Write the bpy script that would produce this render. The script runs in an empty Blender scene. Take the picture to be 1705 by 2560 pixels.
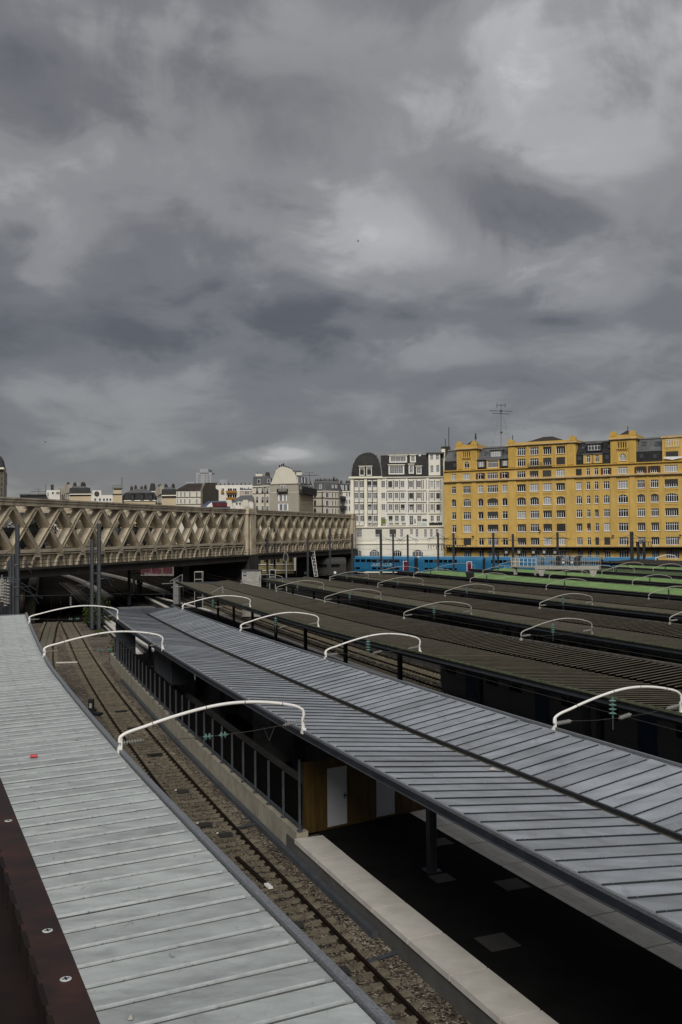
import bpy, math, random
import numpy as np
from mathutils import Vector as V, Matrix
random.seed(7)
rng = np.random.default_rng(11)
S = bpy.context.scene
COL = S.collection
# ------------------------------------------------------------------ camera
F, H, CX, CY = 2400.0, 10.9, 852.5, 1280.0            # focal length and frame centre in photo pixels, eye height (m)
PITCH, ROLL = math.atan(55 / F), math.radians(.5)
cd = bpy.data.cameras.new('camera'); cam = bpy.data.objects.new('camera', cd); COL.objects.link(cam)
cd.sensor_fit = 'VERTICAL'; cd.sensor_height = 36.0; cd.lens = F / 2560 * 36.0
cd.clip_start = .05; cd.clip_end = 6000
cam.matrix_world = Matrix.Translation((0, 0, H)) @ Matrix.Rotation(math.pi / 2 + PITCH, 4, 'X') @ Matrix.Rotation(-ROLL, 4, 'Z')
S.camera = cam
# ------------------------------------------------------------------ exposure, sun, sky
S.view_settings.view_transform = 'Standard'; S.view_settings.look = 'None'
S.view_settings.gamma = 1; S.view_settings.use_curve_mapping = False
S.view_settings.exposure = .8
SUN_EL, SUN_AZ = math.radians(36), math.radians(184)   # azimuth clockwise from +Y: light from behind the camera
sd = bpy.data.lights.new('sun', 'SUN'); sd.energy = 1.5; sd.angle = math.radians(24); sd.color = (1, .95, .87)
sun = bpy.data.objects.new('sun', sd); COL.objects.link(sun)
sdir = V((math.sin(SUN_AZ) * math.cos(SUN_EL), math.cos(SUN_AZ) * math.cos(SUN_EL), math.sin(SUN_EL)))
sun.rotation_euler = sdir.to_track_quat('Z', 'Y').to_euler(); sun.location = sdir * 50

def nd(nt, kind, **kw):
    n = nt.nodes.new(kind)
    for k, v in kw.items():
        if k.startswith('i_'):
            n.inputs[k[2:].replace('_', ' ')].default_value = v
        else: setattr(n, k, v)
    return n
def math_n(nt, op, a, b=None, c=None, clamp=False):
    n = nt.nodes.new('ShaderNodeMath'); n.operation = op; n.use_clamp = clamp
    for i, x in enumerate((a, b, c)):
        if x is None: continue
        if isinstance(x, (int, float)): n.inputs[i].default_value = x
        else: nt.links.new(x, n.inputs[i])
    return n.outputs[0]
def ramp_n(nt, fac, stops, interp='LINEAR'):
    n = nt.nodes.new('ShaderNodeValToRGB'); n.color_ramp.interpolation = interp
    el = n.color_ramp.elements
    while len(el) < len(stops): el.new(.5)
    for e, (p, c) in zip(el, stops):
        e.position = p; e.color = (c, c, c, 1) if isinstance(c, (int, float)) else (*c, 1)
    nt.links.new(fac, n.inputs[0]); return n.outputs[0]
def mix_n(nt, fac, a, b, mode='MIX'):
    n = nt.nodes.new('ShaderNodeMix'); n.data_type = 'RGBA'; n.blend_type = mode
    for i, x in ((0, fac), (6, a), (7, b)):
        if isinstance(x, (int, float)): n.inputs[i].default_value = x if i == 0 else (x, x, x, 1)
        elif isinstance(x, tuple): n.inputs[i].default_value = (*x, 1)
        else: nt.links.new(x, n.inputs[i])
    return n.outputs[2]

W = bpy.data.worlds.new('World'); S.world = W; W.use_nodes = True
nt = W.node_tree; nt.nodes.clear()
SKY_STRENGTH = .1
KD = .26
def build_sky():
    tc = nd(nt, 'ShaderNodeTexCoord')
    sky = nd(nt, 'ShaderNodeTexSky', sky_type='NISHITA', sun_disc=False, sun_elevation=SUN_EL, sun_rotation=SUN_AZ, altitude=60)
    sep = nd(nt, 'ShaderNodeSeparateXYZ'); nt.links.new(tc.outputs['Generated'], sep.inputs[0])
    dx, dy, dz = sep.outputs
    den = math_n(nt, 'ADD', math_n(nt, 'MAXIMUM', dz, 0.0), KD)
    px = math_n(nt, 'DIVIDE', dx, den); py = math_n(nt, 'DIVIDE', dy, den)     # flat cloud deck seen in perspective
    cmb = nd(nt, 'ShaderNodeCombineXYZ'); nt.links.new(px, cmb.inputs[0]); nt.links.new(py, cmb.inputs[1])
    def noise(scale, detail, rough, off, dist=0.0, sy=1.0, lac=2.0):
        mp = nd(nt, 'ShaderNodeMapping'); mp.inputs['Location'].default_value = off; mp.inputs['Scale'].default_value = (1, sy, 1)
        nt.links.new(cmb.outputs[0], mp.inputs[0])
        n = nd(nt, 'ShaderNodeTexNoise', i_Scale=scale, i_Detail=detail, i_Roughness=rough, i_Distortion=dist, i_Lacunarity=lac)
        nt.links.new(mp.outputs[0], n.inputs['Vector']); return n.outputs['Fac']
    big = noise(1.0, 3, .5, (3.1, 7.7, 0), .6, .95)
    mid = noise(2.2, 5, .50, (9.3, 1.2, 0), .5, .9)
    puff = noise(5.5, 7, .57, (4.7, 2.9, 0), .5, .9)
    wisp = noise(3.0, 6, .56, (1.9, 8.3, 0), .8, .62)
    den_ = math_n(nt, 'ADD', math_n(nt, 'ADD', math_n(nt, 'MULTIPLY', big, .55), math_n(nt, 'MULTIPLY', mid, .66)), math_n(nt, 'ADD', math_n(nt, 'MULTIPLY', puff, .44), math_n(nt, 'MULTIPLY', wisp, .28)))
    den_ = math_n(nt, 'ADD', math_n(nt, 'MULTIPLY', math_n(nt, 'SUBTRACT', den_, .955), math_n(nt, 'MULTIPLY_ADD', dz, 2.2, .38, clamp=True)), .955)      # far clouds blend together
    # thin places in the deck where the light comes through, and thick banks: soft ellipses in deck coordinates
    wob = math_n(nt, 'ADD', math_n(nt, 'MULTIPLY', math_n(nt, 'SUBTRACT', mid, .5), 2.2), math_n(nt, 'MULTIPLY', math_n(nt, 'SUBTRACT', puff, .5), 1.2))
    def patch(pu, pv, ru, rv, amp):
        u, v, w = ray(pu, pv)
        k = max(w, 0) + KD; cx_, cy_ = u / k, v / k
        def q(a, b): r = ray(a, b); kk = max(r[2], 0) + KD; return r[0] / kk, r[1] / kk
        ax_ = abs(q(pu + ru, pv)[0] - q(pu - ru, pv)[0]) / 2; ay_ = abs(q(pu, pv + rv)[1] - q(pu, pv - rv)[1]) / 2
        a = math_n(nt, 'DIVIDE', math_n(nt, 'SUBTRACT', px, cx_), ax_); b = math_n(nt, 'DIVIDE', math_n(nt, 'SUBTRACT', py, cy_), ay_)
        a = math_n(nt, 'ADD', a, wob); b = math_n(nt, 'ADD', b, math_n(nt, 'MULTIPLY', math_n(nt, 'SUBTRACT', wisp, .5), 2.4))
        r2 = math_n(nt, 'ADD', math_n(nt, 'MULTIPLY', a, a), math_n(nt, 'MULTIPLY', b, b))
        return math_n(nt, 'MULTIPLY', math_n(nt, 'EXPONENT', math_n(nt, 'MULTIPLY', r2, -1)), amp)
    tot = den_
    for p in PATCHES: tot = math_n(nt, 'ADD', tot, patch(*p))
    lum = ramp_n(nt, math_n(nt, 'SUBTRACT', tot, .505), [(0.0, .034), (.22, .053), (.40, .088), (.56, .135), (.72, .208), (1.0, .40)], 'EASE')
    # a real overcast deck grows brighter towards the zenith
    zen = math_n(nt, 'MULTIPLY_ADD', math_n(nt, 'SMOOTH_MIN', math_n(nt, 'MAXIMUM', math_n(nt, 'SUBTRACT', dz, .42), 0.0), .5, .1), 3.4, 1.0)
    lum = math_n(nt, 'MULTIPLY', lum, zen)
    lum = math_n(nt, 'DIVIDE', lum, SKY_STRENGTH)
    tint = ramp_n(nt, tot, [(.45, (.99, .985, 1.16)), (.8, (1.02, 1.02, 1.13)), (1.0, (1.06, 1.06, 1.09))])
    col = nd(nt, 'ShaderNodeVectorMath', operation='SCALE'); nt.links.new(tint, col.inputs[0]); nt.links.new(lum, col.inputs['Scale'])
    # the deck closes nearly all of the clear sky above it
    mixed = mix_n(nt, .965, sky.outputs[0], col.outputs[0])
    bg = nd(nt, 'ShaderNodeBackground'); bg.inputs['Strength'].default_value = SKY_STRENGTH
    nt.links.new(mixed, bg.inputs[0])
    out = nd(nt, 'ShaderNodeOutputWorld'); nt.links.new(bg.outputs[0], out.inputs[0])

# ------------------------------------------------------------------ photo pixel -> direction, and points on real planes
def ray(x, y):
    u = (x - CX) / F; w = -(y - CY) / F
    c, s = math.cos(ROLL), math.sin(ROLL)
    u, w = c * u + s * w, -s * u + c * w
    cp, sp = math.cos(PITCH), math.sin(PITCH)
    return (u, cp - w * sp, sp + w * cp)
def at_z(x, y, z):
    d = ray(x, y); t = (z - H) / d[2]; return V((d[0] * t, d[1] * t, z))
def at_Y(x, y, Y):
    d = ray(x, y); t = Y / d[1]; return V((d[0] * t, Y, H + d[2] * t))
# (px, py, half width px, half height px, amount)  + thin bright / - thick dark
PATCHES = [(960, 575, 240, 140, .27), (1560, 240, 260, 230, .26), (1450, 680, 150, 85, .22), (400, 250, 300, 230, .17), (110, 540, 120, 110, .18), (600, 20, 420, 90, .12),
           (722, 1130, 90, 20, .30), (1060, 880, 230, 60, .15), (1500, 1080, 260, 24, .08), (230, 1060, 230, 50, .05), (150, 1240, 300, 40, .04), (620, 640, 120, 50, .08),
           (400, 810, 420, 100, -.20), (1280, 480, 240, 110, -.18), (150, 210, 130, 100, -.12), (930, 740, 170, 50, -.11), (650, 330, 240, 90, -.06), (1380, 775, 90, 20, -.18), (1270, 735, 50, 18, -.10), (900, 190, 200, 110, -.03), (60, 520, 60, 30, -.12), (1250, 930, 300, 30, -.08)]
build_sky()

# ------------------------------------------------------------------ materials
def MAT(name, col, rough=.8, metal=0.0, var=.25, scale=1.5, bump=0.0, bscale=30, stretch=(1, 1, 1), spec=.3, rnd=0.0, stain=None, stain_scale=.6, stain_amt=.5, voro=None, rot=0.0, detail=6, marks=None):
    m = bpy.data.materials.new(name); m.use_nodes = True; t = m.node_tree; b = t.nodes['Principled BSDF']
    g = nd(t, 'ShaderNodeNewGeometry')
    mp = nd(t, 'ShaderNodeMapping'); mp.inputs['Scale'].default_value = stretch; mp.inputs['Rotation'].default_value = (0, 0, rot)
    t.links.new(g.outputs['Position'], mp.inputs[0])
    n = nd(t, 'ShaderNodeTexNoise', i_Scale=scale, i_Detail=float(detail), i_Roughness=.62); t.links.new(mp.outputs[0], n.inputs['Vector'])
    f = ramp_n(t, n.outputs['Fac'], [(.28, 1 - var), (.72, 1 + var)])
    c = mix_n(t, 1.0, tuple(col), f, 'MULTIPLY')
    if voro:                                              # stones of their own colours
        v = nd(t, 'ShaderNodeTexVoronoi', i_Scale=voro[0]); t.links.new(g.outputs['Position'], v.inputs['Vector'])
        hs = nd(t, 'ShaderNodeSeparateColor'); t.links.new(v.outputs['Color'], hs.inputs[0])
        cc = ramp_n(t, hs.outputs[0], [(0, voro[1]), (.35, voro[2]), (.7, voro[3]), (1, voro[4])])
        c = mix_n(t, 1.0, cc, f, 'MULTIPLY')
    if stain:
        n2 = nd(t, 'ShaderNodeTexNoise', i_Scale=stain_scale, i_Detail=7.0, i_Roughness=.65, i_Distortion=.4); t.links.new(mp.outputs[0], n2.inputs['Vector'])
        c = mix_n(t, math_n(t, 'MULTIPLY', ramp_n(t, n2.outputs['Fac'], [(.48, 0.0), (.68, 1.0)]), stain_amt), c, tuple(stain))
    for mk in (marks or ()):                              # streaks, splashes and rinsed patches with a shape of their own
        col_, sc_, st_, lo_, hi_, am_, rt_ = mk
        m2 = nd(t, 'ShaderNodeMapping'); m2.inputs['Scale'].default_value = st_; m2.inputs['Rotation'].default_value = (0, 0, rt_); t.links.new(g.outputs['Position'], m2.inputs[0])
        n4 = nd(t, 'ShaderNodeTexNoise', i_Scale=sc_, i_Detail=5.0, i_Roughness=.6, i_Distortion=.6); t.links.new(m2.outputs[0], n4.inputs['Vector'])
        c = mix_n(t, math_n(t, 'MULTIPLY', ramp_n(t, n4.outputs['Fac'], [(lo_, 0.0), (hi_, 1.0)]), am_), c, tuple(col_))
    if rnd:
        oi = nd(t, 'ShaderNodeObjectInfo')
        r = math_n(t, 'MULTIPLY_ADD', oi.outputs['Random'], 2 * rnd, 1 - rnd)
        c = mix_n(t, 1.0, c, r, 'MULTIPLY')
    t.links.new(c, b.inputs['Base Color'])
    rr = math_n(t, 'MULTIPLY_ADD', n.outputs['Fac'], .25, rough - .12, clamp=True); t.links.new(rr, b.inputs['Roughness'])
    b.inputs['Metallic'].default_value = metal
    b.inputs['Specular IOR Level'].default_value = spec
    if bump:
        if voro:
            src = v.outputs['Distance']; bump = -bump
        else:
            n3 = nd(t, 'ShaderNodeTexNoise', i_Scale=float(bscale), i_Detail=4.0); t.links.new(mp.outputs[0], n3.inputs['Vector']); src = n3.outputs['Fac']
        bp = nd(t, 'ShaderNodeBump'); bp.inputs['Strength'].default_value = 1.0; bp.inputs['Distance'].default_value = abs(bump)
        bp.invert = bump < 0
        t.links.new(src, bp.inputs['Height']); t.links.new(bp.outputs[0], b.inputs['Normal'])
    return m
TRK = .39       # heading of the tracks near the camera
M = {}
M['zinc_light'] = MAT('bright zinc', (.360, .388, .378), .42, .15, .24, 1.3, .004, 3, (1, 2.2, 1), .5, .12, (.20, .212, .222), .9, .6, rot=-TRK, marks=[((.15, .16, .165), .9, (1.2, 2.2, 1), .58, .74, .45, -TRK), ((.09, .095, .09), 2.6, (2.6, 1, 1), .645, .72, .6, -TRK + .5), ((.43, .45, .45), .7, (1, 1.6, 1), .55, .75, .5, -TRK)])
M['zinc_cap'] = MAT('zinc batten cap', (.50, .53, .535), .38, .2, .18, 6, spec=.5)
M['zinc_slate'] = MAT('slate grey zinc', (.268, .290, .318), .42, .12, .28, .8, .004, 3, (1, 2.4, 1), .45, .16, (.17, .178, .185), .7, .5, rot=-TRK, marks=[((.13, .135, .15), 1.2, (3, 1, 1), .56, .72, .5, -TRK), ((.36, .375, .39), 1.6, (3.5, 1, 1), .62, .76, .55, -TRK)])
M['batten_dark'] = MAT('dark batten', (.022, .024, .028), .45, .1, .2, 4, spec=.4)
M['galv'] = MAT('galvanised angle', (.16, .17, .185), .5, .3, .45, 30, spec=.4)
M['steel_dark'] = MAT('dark painted steel', (.020, .023, .030), .5, .0, .3, 2, spec=.4)
M['steel_grey'] = MAT('grey painted steel', (.052, .058, .068), .55, .0, .25, 2)
M['gutter'] = MAT('dirty gutter', (.055, .050, .040), .7, .0, .6, 3, stain=(.13, .11, .085), stain_scale=1.5)
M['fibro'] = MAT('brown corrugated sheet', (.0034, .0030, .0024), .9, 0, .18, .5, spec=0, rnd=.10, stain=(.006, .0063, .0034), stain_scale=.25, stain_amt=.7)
M['fibro_ridge'] = MAT('lit sheet ridge', (.088, .080, .063), .9, 0, .25, 1.5, spec=0)  # light on the ribs put into the colour, against near-black troughs
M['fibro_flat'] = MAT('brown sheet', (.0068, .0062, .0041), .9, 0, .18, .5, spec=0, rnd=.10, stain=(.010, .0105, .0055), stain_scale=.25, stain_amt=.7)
M['moss_pipe'] = MAT('mossy gutter pipe', (.055, .062, .036), .9, 0, .6, 3)
M['green'] = MAT('green roof felt', (.150, .250, .088), .85, 0, .25, 1.2, stain=(.085, .150, .050), stain_scale=.35, stain_amt=.6, rnd=.10, spec=.2)
M['green2'] = MAT('dark green roof felt', (.056, .090, .036), .85, 0, .35, 1.2, stain=(.034, .055, .022), stain_scale=.3, rnd=.1, spec=.2)
M['roof_black'] = MAT('black roof felt', (.020, .017, .014), .9, 0, .4, 1)
M['white_paint'] = MAT('white paint', (.74, .73, .70), .4, 0, .06, 5, spec=.5)
M['white_old'] = MAT('old cream paint', (.33, .32, .285), .6, 0, .2, 3)
M['ballast'] = MAT('ballast', (.1, .09, .07), .95, 0, .45, .35, .03, voro=(16, (.014, .012, .010), (.062, .050, .038), (.120, .100, .078), (.27, .24, .20)), spec=.15)
M['ballast_dark'] = MAT('near-black ballast', (.0095, .0085, .0075), .95, 0, .5, .25, spec=.0, stain=(.019, .016, .013), stain_scale=.12)  # one near-black tone for the whole ground sheet
M['stone'] = MAT('ballast stone', (.125, .105, .080), .9, 0, .25, 3, spec=.2, rnd=.0, voro=(9, (.022, .018, .014), (.07, .058, .044), (.12, .10, .077), (.27, .245, .20)))
M['board'] = MAT('concrete board', (.125, .112, .080), .9, 0, .3, 1.5, stain=(.07, .06, .045), stain_scale=.8)
M['sleeper'] = MAT('concrete sleeper', (.145, .128, .094), .9, 0, .35, 4, .01, 20, spec=.15, rnd=.16, stain=(.06, .05, .038), stain_scale=3)
M['sleeper_wood'] = MAT('dark timber sleeper', (.035, .028, .022), .9, 0, .4, 4, rnd=.2)
M['rail'] = MAT('rusty rail', (.0125, .0085, .0055), .8, .0, .4, 6, spec=.1)
M['rail_top'] = MAT('rail head', (.055, .045, .038), .4, .4, .3, 6)
M['rust'] = MAT('weathering steel', (.017, .0062, .0048), .62, .1, .5, 9, .002, 60, stain=(.050, .015, .006), stain_scale=9, stain_amt=.6, spec=.35)
M['rust_dark'] = MAT('weathering steel back', (.009, .0050, .0042), .8, .0, .5, 7, stain=(.026, .008, .003), stain_scale=3, stain_amt=.4, spec=.2)
M['screw'] = MAT('zinc screw', (.62, .63, .64), .3, .4, .1, 50, spec=.5)
M['black'] = MAT('black', (.012, .012, .013), .6, 0, .2, 3)
M['asphalt'] = MAT('asphalt', (.0085, .0083, .0082), .95, 0, .3, 1.2, .004, 80, spec=.02, stain=(.0125, .012, .0118), stain_scale=.5)
M['coping'] = MAT('coping slab', (.48, .462, .425), .8, 0, .12, 1.6, .002, 60, rnd=.05, stain=(.39, .365, .32), stain_scale=1.2, stain_amt=.5)
M['coping_grey'] = MAT('grey edge slab', (.46, .445, .41), .85, 0, .14, 2, rnd=.05)
M['concrete'] = MAT('pale concrete', (.27, .25, .20), .85, 0, .25, 1.5, .003, 20, stain=(.15, .145, .115), stain_scale=.7)
M['concrete_dark'] = MAT('dark concrete', (.075, .074, .070), .9, 0, .3, 1, stain=(.05, .05, .047))
M['plate'] = MAT('manhole plate', (.036, .035, .034), .8, 0, .2, 6)
M['wood'] = MAT('plywood', (.046, .027, .0055), .6, 0, .35, 2, stretch=(3, 3, .35), stain=(.080, .046, .008), stain_scale=2)
M['door_grey'] = MAT('grey door', (.30, .31, .33), .55, 0, .05, 3)
def glass(name, col, rough=.08, spec=.6):
    m = MAT(name, col, rough + .1, 0, .1, 2, spec=spec); return m
M['glass'] = glass('window glass', (.0055, .006, .007), .12, .18)
M['glass_mid'] = glass('lit curtain glass', (.055, .062, .072), .1, .4)
M['glass_fence'] = glass('smoked glass', (.0022, .0023, .0025), .35, .03)
M['curtain'] = MAT('net curtain', (.30, .31, .31), .8, 0, .25, 1.5, stretch=(6, 6, .2))
M['frame_white'] = MAT('white window frame', (.72, .73, .74), .6, 0, .06, 2)
M['blind'] = MAT('grey roller blind', (.045, .0435, .042), .7, 0, .2, 2, stretch=(.2, .2, 8), rnd=.3)
M['shutter_brown'] = MAT('brown shutter', (.085, .030, .014), .7)
M['yellow'] = MAT('ochre render', (.555, .378, .116), .85, 0, .16, .35, .004, 8, stain=(.42, .27, .070), stain_scale=.22, stain_amt=.55, stretch=(1, 1, .55), spec=.15, marks=[((.27, .165, .055), .8, (1.6, 1.6, .16), .57, .76, .40, 0), ((.60, .42, .14), .5, (1, 1, 1), .56, .72, .4, 0)])
M['yellow_trim'] = MAT('ochre trim', (.51, .335, .088), .85, 0, .16, .5, stain=(.36, .20, .045), stain_scale=.5, stain_amt=.5, stretch=(1, 1, .4), spec=.15)
M['yellow_dark'] = MAT('dark ochre render', (.27, .155, .030), .9, 0, .4, .4, stain=(.08, .05, .016), stain_scale=.5, stain_amt=.9)  # darker ochre for the band below the awning
M['ledge'] = MAT('pale ledge', (.48, .36, .20), .85, 0, .3, .6)
M['cream'] = MAT('cream render', (.69, .68, .61), .85, 0, .07, .3, .002, 8, stain=(.62, .58, .46), stain_scale=.25, stain_amt=.45, stretch=(1, 1, .5), spec=.15, marks=[((.40, .38, .30), .9, (1.6, 1.6, .16), .57, .78, .40, 0)])
M['cream_trim'] = MAT('cream trim', (.74, .71, .60), .85, 0, .08, .6)
M['strip'] = MAT('brown timber strip', (.060, .046, .034), .8, 0, .2, 1)
M['slate'] = MAT('slate roof', (.024, .0245, .026), .75, 0, .5, 1.2, .01, 12, stain=(.044, .043, .040), stain_scale=.7, spec=.25)
M['slate_old'] = MAT('weathered zinc roof', (.105, .108, .112), .55, .1, .3, .5, stretch=(1, 1, .3), stain=(.055, .055, .058), stain_scale=.35, stain_amt=.6)
M['zinc_roof'] = MAT('zinc ridge roof', (.20, .205, .21), .5, .15, .25, .7)
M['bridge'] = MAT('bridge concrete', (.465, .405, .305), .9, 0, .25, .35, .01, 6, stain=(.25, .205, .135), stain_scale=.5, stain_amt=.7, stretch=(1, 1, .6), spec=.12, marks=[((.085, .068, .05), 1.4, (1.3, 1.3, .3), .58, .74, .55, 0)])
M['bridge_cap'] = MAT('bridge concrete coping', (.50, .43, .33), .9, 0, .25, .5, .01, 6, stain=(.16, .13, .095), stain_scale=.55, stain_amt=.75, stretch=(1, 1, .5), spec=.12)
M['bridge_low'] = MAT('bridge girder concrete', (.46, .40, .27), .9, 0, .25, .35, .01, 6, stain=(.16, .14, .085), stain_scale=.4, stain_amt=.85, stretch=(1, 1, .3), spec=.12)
M['bridge_dark'] = MAT('near-black concrete', (.040, .036, .032), .9, 0, .4, .5)  # much darker than the other bridge concrete: deck, underside, piers
M['blue'] = MAT('blue train paint', (.018, .13, .26), .35, 0, .12, .6, stain=(.014, .085, .17), stain_scale=.5, spec=.5)
M['blue_roof'] = MAT('blue train roof', (.10, .28, .45), .4, 0, .15, .6)
M['magenta'] = MAT('magenta door', (.13, .012, .030), .45)
M['loco'] = MAT('sooty loco paint', (.030, .030, .029), .6, 0, .3, .5)
M['train_grey'] = MAT('grey train paint', (.16, .16, .157), .5, 0, .15, .5)
M['train_blue'] = MAT('dark blue train door', (.022, .052, .11), .45)
M['leaf'] = MAT('leaves', (.085, .125, .036), .8, 0, .4, 5, rnd=.3)
M['leaf_dark'] = MAT('dark leaves', (.017, .021, .010), .85, 0, .4, 3, rnd=.2, spec=.1)
M['box_white'] = MAT('grubby white box', (.30, .295, .27), .7, 0, .3, 1)
M['stem'] = MAT('stems', (.06, .045, .028), .9)
M['insul_green'] = MAT('green glass insulator', (.10, .20, .17), .2, 0, .2, 8, spec=.8)
M['insul_grey'] = MAT('grey porcelain insulator', (.25, .25, .24), .4, 0, .2, 8, spec=.5)
M['wire'] = MAT('copper wire', (.035, .034, .030), .6)
M['render_white'] = MAT('white render', (.66, .65, .60), .85, 0, .08, .3, stain=(.5, .48, .42), stain_scale=.2)
M['render_beige'] = MAT('beige stone', (.50, .42, .29), .85, 0, .1, .3, stain=(.40, .33, .22), stain_scale=.2)
M['render_grey'] = MAT('grey beige render', (.335, .312, .262), .9, 0, .10, .3, stain=(.28, .26, .22), stain_scale=.15)
M['render_cream'] = MAT('pale cream render', (.60, .575, .49), .85, 0, .06, .3, stain=(.5, .475, .39), stain_scale=.15)
M['gable_dark'] = MAT('weathered gable', (.155, .135, .105), .9, 0, .3, .3, stain=(.09, .08, .065))
M['tile_dark'] = MAT('dark tiles', (.035, .028, .024), .9, 0, .3, .6)
M['chimney'] = MAT('chimney brick', (.055, .032, .025), .9, 0, .3, 1)
M['pot_dark'] = MAT('dark chimney', (.045, .036, .032), .9, 0, .3, 1)
M['orange'] = MAT('orange balcony', (.30, .145, .028), .7)
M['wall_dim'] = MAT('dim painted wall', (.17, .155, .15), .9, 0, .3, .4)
M['tower_far'] = MAT('far tower concrete', (.34, .35, .37), .9, 0, .1, .1)
M['blue_roofing'] = MAT('blue sheet roof', (.075, .10, .15), .6, 0, .1, 1)
M['red_sign'] = MAT('red sign', (.28, .016, .022), .5)
M['iron'] = MAT('wrought iron', (.020, .020, .021), .6)
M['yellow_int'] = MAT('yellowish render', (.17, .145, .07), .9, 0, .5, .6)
M['red_can'] = MAT('red can', (.38, .03, .03), .35, .2)
M['graffiti_red'] = MAT('red spray paint', (.105, .032, .038), .7)
M['graffiti_ink'] = MAT('dark spray paint', (.040, .038, .045), .7)
M['graffiti_green'] = MAT('green spray paint', (.10, .145, .030), .7, 0, .35, 1.5)
M['graffiti_pale'] = MAT('pale blue spray paint', (.42, .55, .56), .7)

# ------------------------------------------------------------------ mesh building
class MB:
    def __init__(s): s.v = []; s.f = []; s.mi = []
    def poly(s, pts, mi=0):
        b = len(s.v); s.v += [tuple(p) for p in pts]; s.f.append(tuple(range(b, b + len(pts)))); s.mi.append(mi)
    def hexa(s, p, mi=0):                                   # 8 points: bottom ring of 4, top ring of 4
        b = len(s.v); s.v += [tuple(q) for q in p]
        for f in ((3, 2, 1, 0), (4, 5, 6, 7), (0, 1, 5, 4), (1, 2, 6, 5), (2, 3, 7, 6), (3, 0, 4, 7)):
            s.f.append(tuple(b + i for i in f)); s.mi.append(mi)
    def box(s, c, size, ax=(1, 0, 0), ay=(0, 1, 0), mi=0):
        c = V(c); ax = V(ax).normalized(); ay = V(ay).normalized(); az = ax.cross(ay)
        x, y, z = ax * size[0] / 2, ay * size[1] / 2, az * size[2] / 2
        s.hexa([c - x - y - z, c + x - y - z, c + x + y - z, c - x + y - z, c - x - y + z, c + x - y + z, c + x + y + z, c - x + y + z], mi)
    def beam(s, p, q, w, h, mi=0, up=(0, 0, 1)):            # w across, h along up, centred
        p, q = V(p), V(q); d = (q - p); L = d.length
        if L < 1e-6: return
        d.normalize(); side = d.cross(V(up))
        if side.length < 1e-4: side = d.cross(V((1, 0, 0)))
        side.normalize()
        s.box((p + q) / 2, (L, w, h), d, -side, mi)
    def tube(s, pts, r, n=8, mi=0, caps=True):
        pts = [V(p) for p in pts]; rings = []
        for i, p in enumerate(pts):
            d = (pts[min(i + 1, len(pts) - 1)] - pts[max(i - 1, 0)]).normalized()
            a = d.cross(V((0, 0, 1)))
            if a.length < 1e-3: a = d.cross(V((1, 0, 0)))
            a.normalize(); b_ = a.cross(d); rr = r[i] if isinstance(r, (list, tuple)) else r
            base = len(s.v)
            s.v += [tuple(p + a * rr * math.cos(2 * math.pi * k / n) + b_ * rr * math.sin(2 * math.pi * k / n)) for k in range(n)]
            rings.append(base)
        for a, b_ in zip(rings, rings[1:]):
            for k in range(n):
                s.f.append((a + k, a + (k + 1) % n, b_ + (k + 1) % n, b_ + k)); s.mi.append(mi)
        if caps:
            s.f.append(tuple(rings[0] + k for k in reversed(range(n)))); s.mi.append(mi)
            s.f.append(tuple(rings[-1] + k for k in range(n))); s.mi.append(mi)
    def prism(s, pts, vec, mi=0):                           # closed polygon pushed along vec
        vec = V(vec); n = len(pts); b = len(s.v)
        s.v += [tuple(p) for p in pts] + [tuple(V(p) + vec) for p in pts]
        s.f.append(tuple(range(b, b + n))); s.f.append(tuple(range(b + 2 * n - 1, b + n - 1, -1))); s.mi += [mi, mi]
        for i in range(n):
            j = (i + 1) % n; s.f.append((b + i, b + n + i, b + n + j, b + j)); s.mi.append(mi)
    def sheet(s, rows, mi=0):                               # grid of points
        b = len(s.v); n = len(rows[0])
        for r in rows: s.v += [tuple(p) for p in r]
        for i in range(len(rows) - 1):
            for j in range(n - 1):
                s.f.append((b + i * n + j, b + i * n + j + 1, b + (i + 1) * n + j + 1, b + (i + 1) * n + j)); s.mi.append(mi)
    def build(s, name, mat, parent=None, smooth=False, kind=None):
        me = bpy.data.meshes.new(name)
        off = wpos(parent) if parent else V((0, 0, 0))
        vs = np.array(s.v, dtype=np.float64).reshape(-1, 3) - np.array(off)
        me.from_pydata(vs.tolist(), [], s.f)
        mats = mat if isinstance(mat, (list, tuple)) else [mat]
        for m in mats: me.materials.append(M[m] if isinstance(m, str) else m)
        if len(mats) > 1: me.polygons.foreach_set('material_index', s.mi)
        if smooth: me.polygons.foreach_set('use_smooth', [True] * len(me.polygons))
        return link(name, me, parent, kind)
WP = {}
def wpos(o): return WP.get(o.name, V((0, 0, 0)))
def link(name, me, parent=None, kind=None):
    o = bpy.data.objects.new(name, me); COL.objects.link(o)
    if parent: o.parent = parent; WP[o.name] = wpos(parent)
    else: WP[o.name] = V((0, 0, 0))
    if kind: o['kind'] = kind
    return o
def place(name, me, parent, loc, rotz=0.0, scale=1.0):      # a piece that shares its mesh, set at a world point
    o = bpy.data.objects.new(name, me); COL.objects.link(o); o.parent = parent
    o.location = V(loc) - wpos(parent); o.rotation_euler = (0, 0, rotz); o.scale = (scale,) * 3 if not isinstance(scale, tuple) else scale
    WP[o.name] = V(loc); return o
def thing(name, label, cat, loc=(0, 0, 0), group=None):
    o = bpy.data.objects.new(name, None); COL.objects.link(o); o.location = loc; o.empty_display_size = .3
    WP[o.name] = V(loc); return tag(o, label, cat, group)
def tag(o, label, cat, group=None):
    o['label'] = label; o['category'] = cat
    if group: o['group'] = group
    return o
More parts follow.
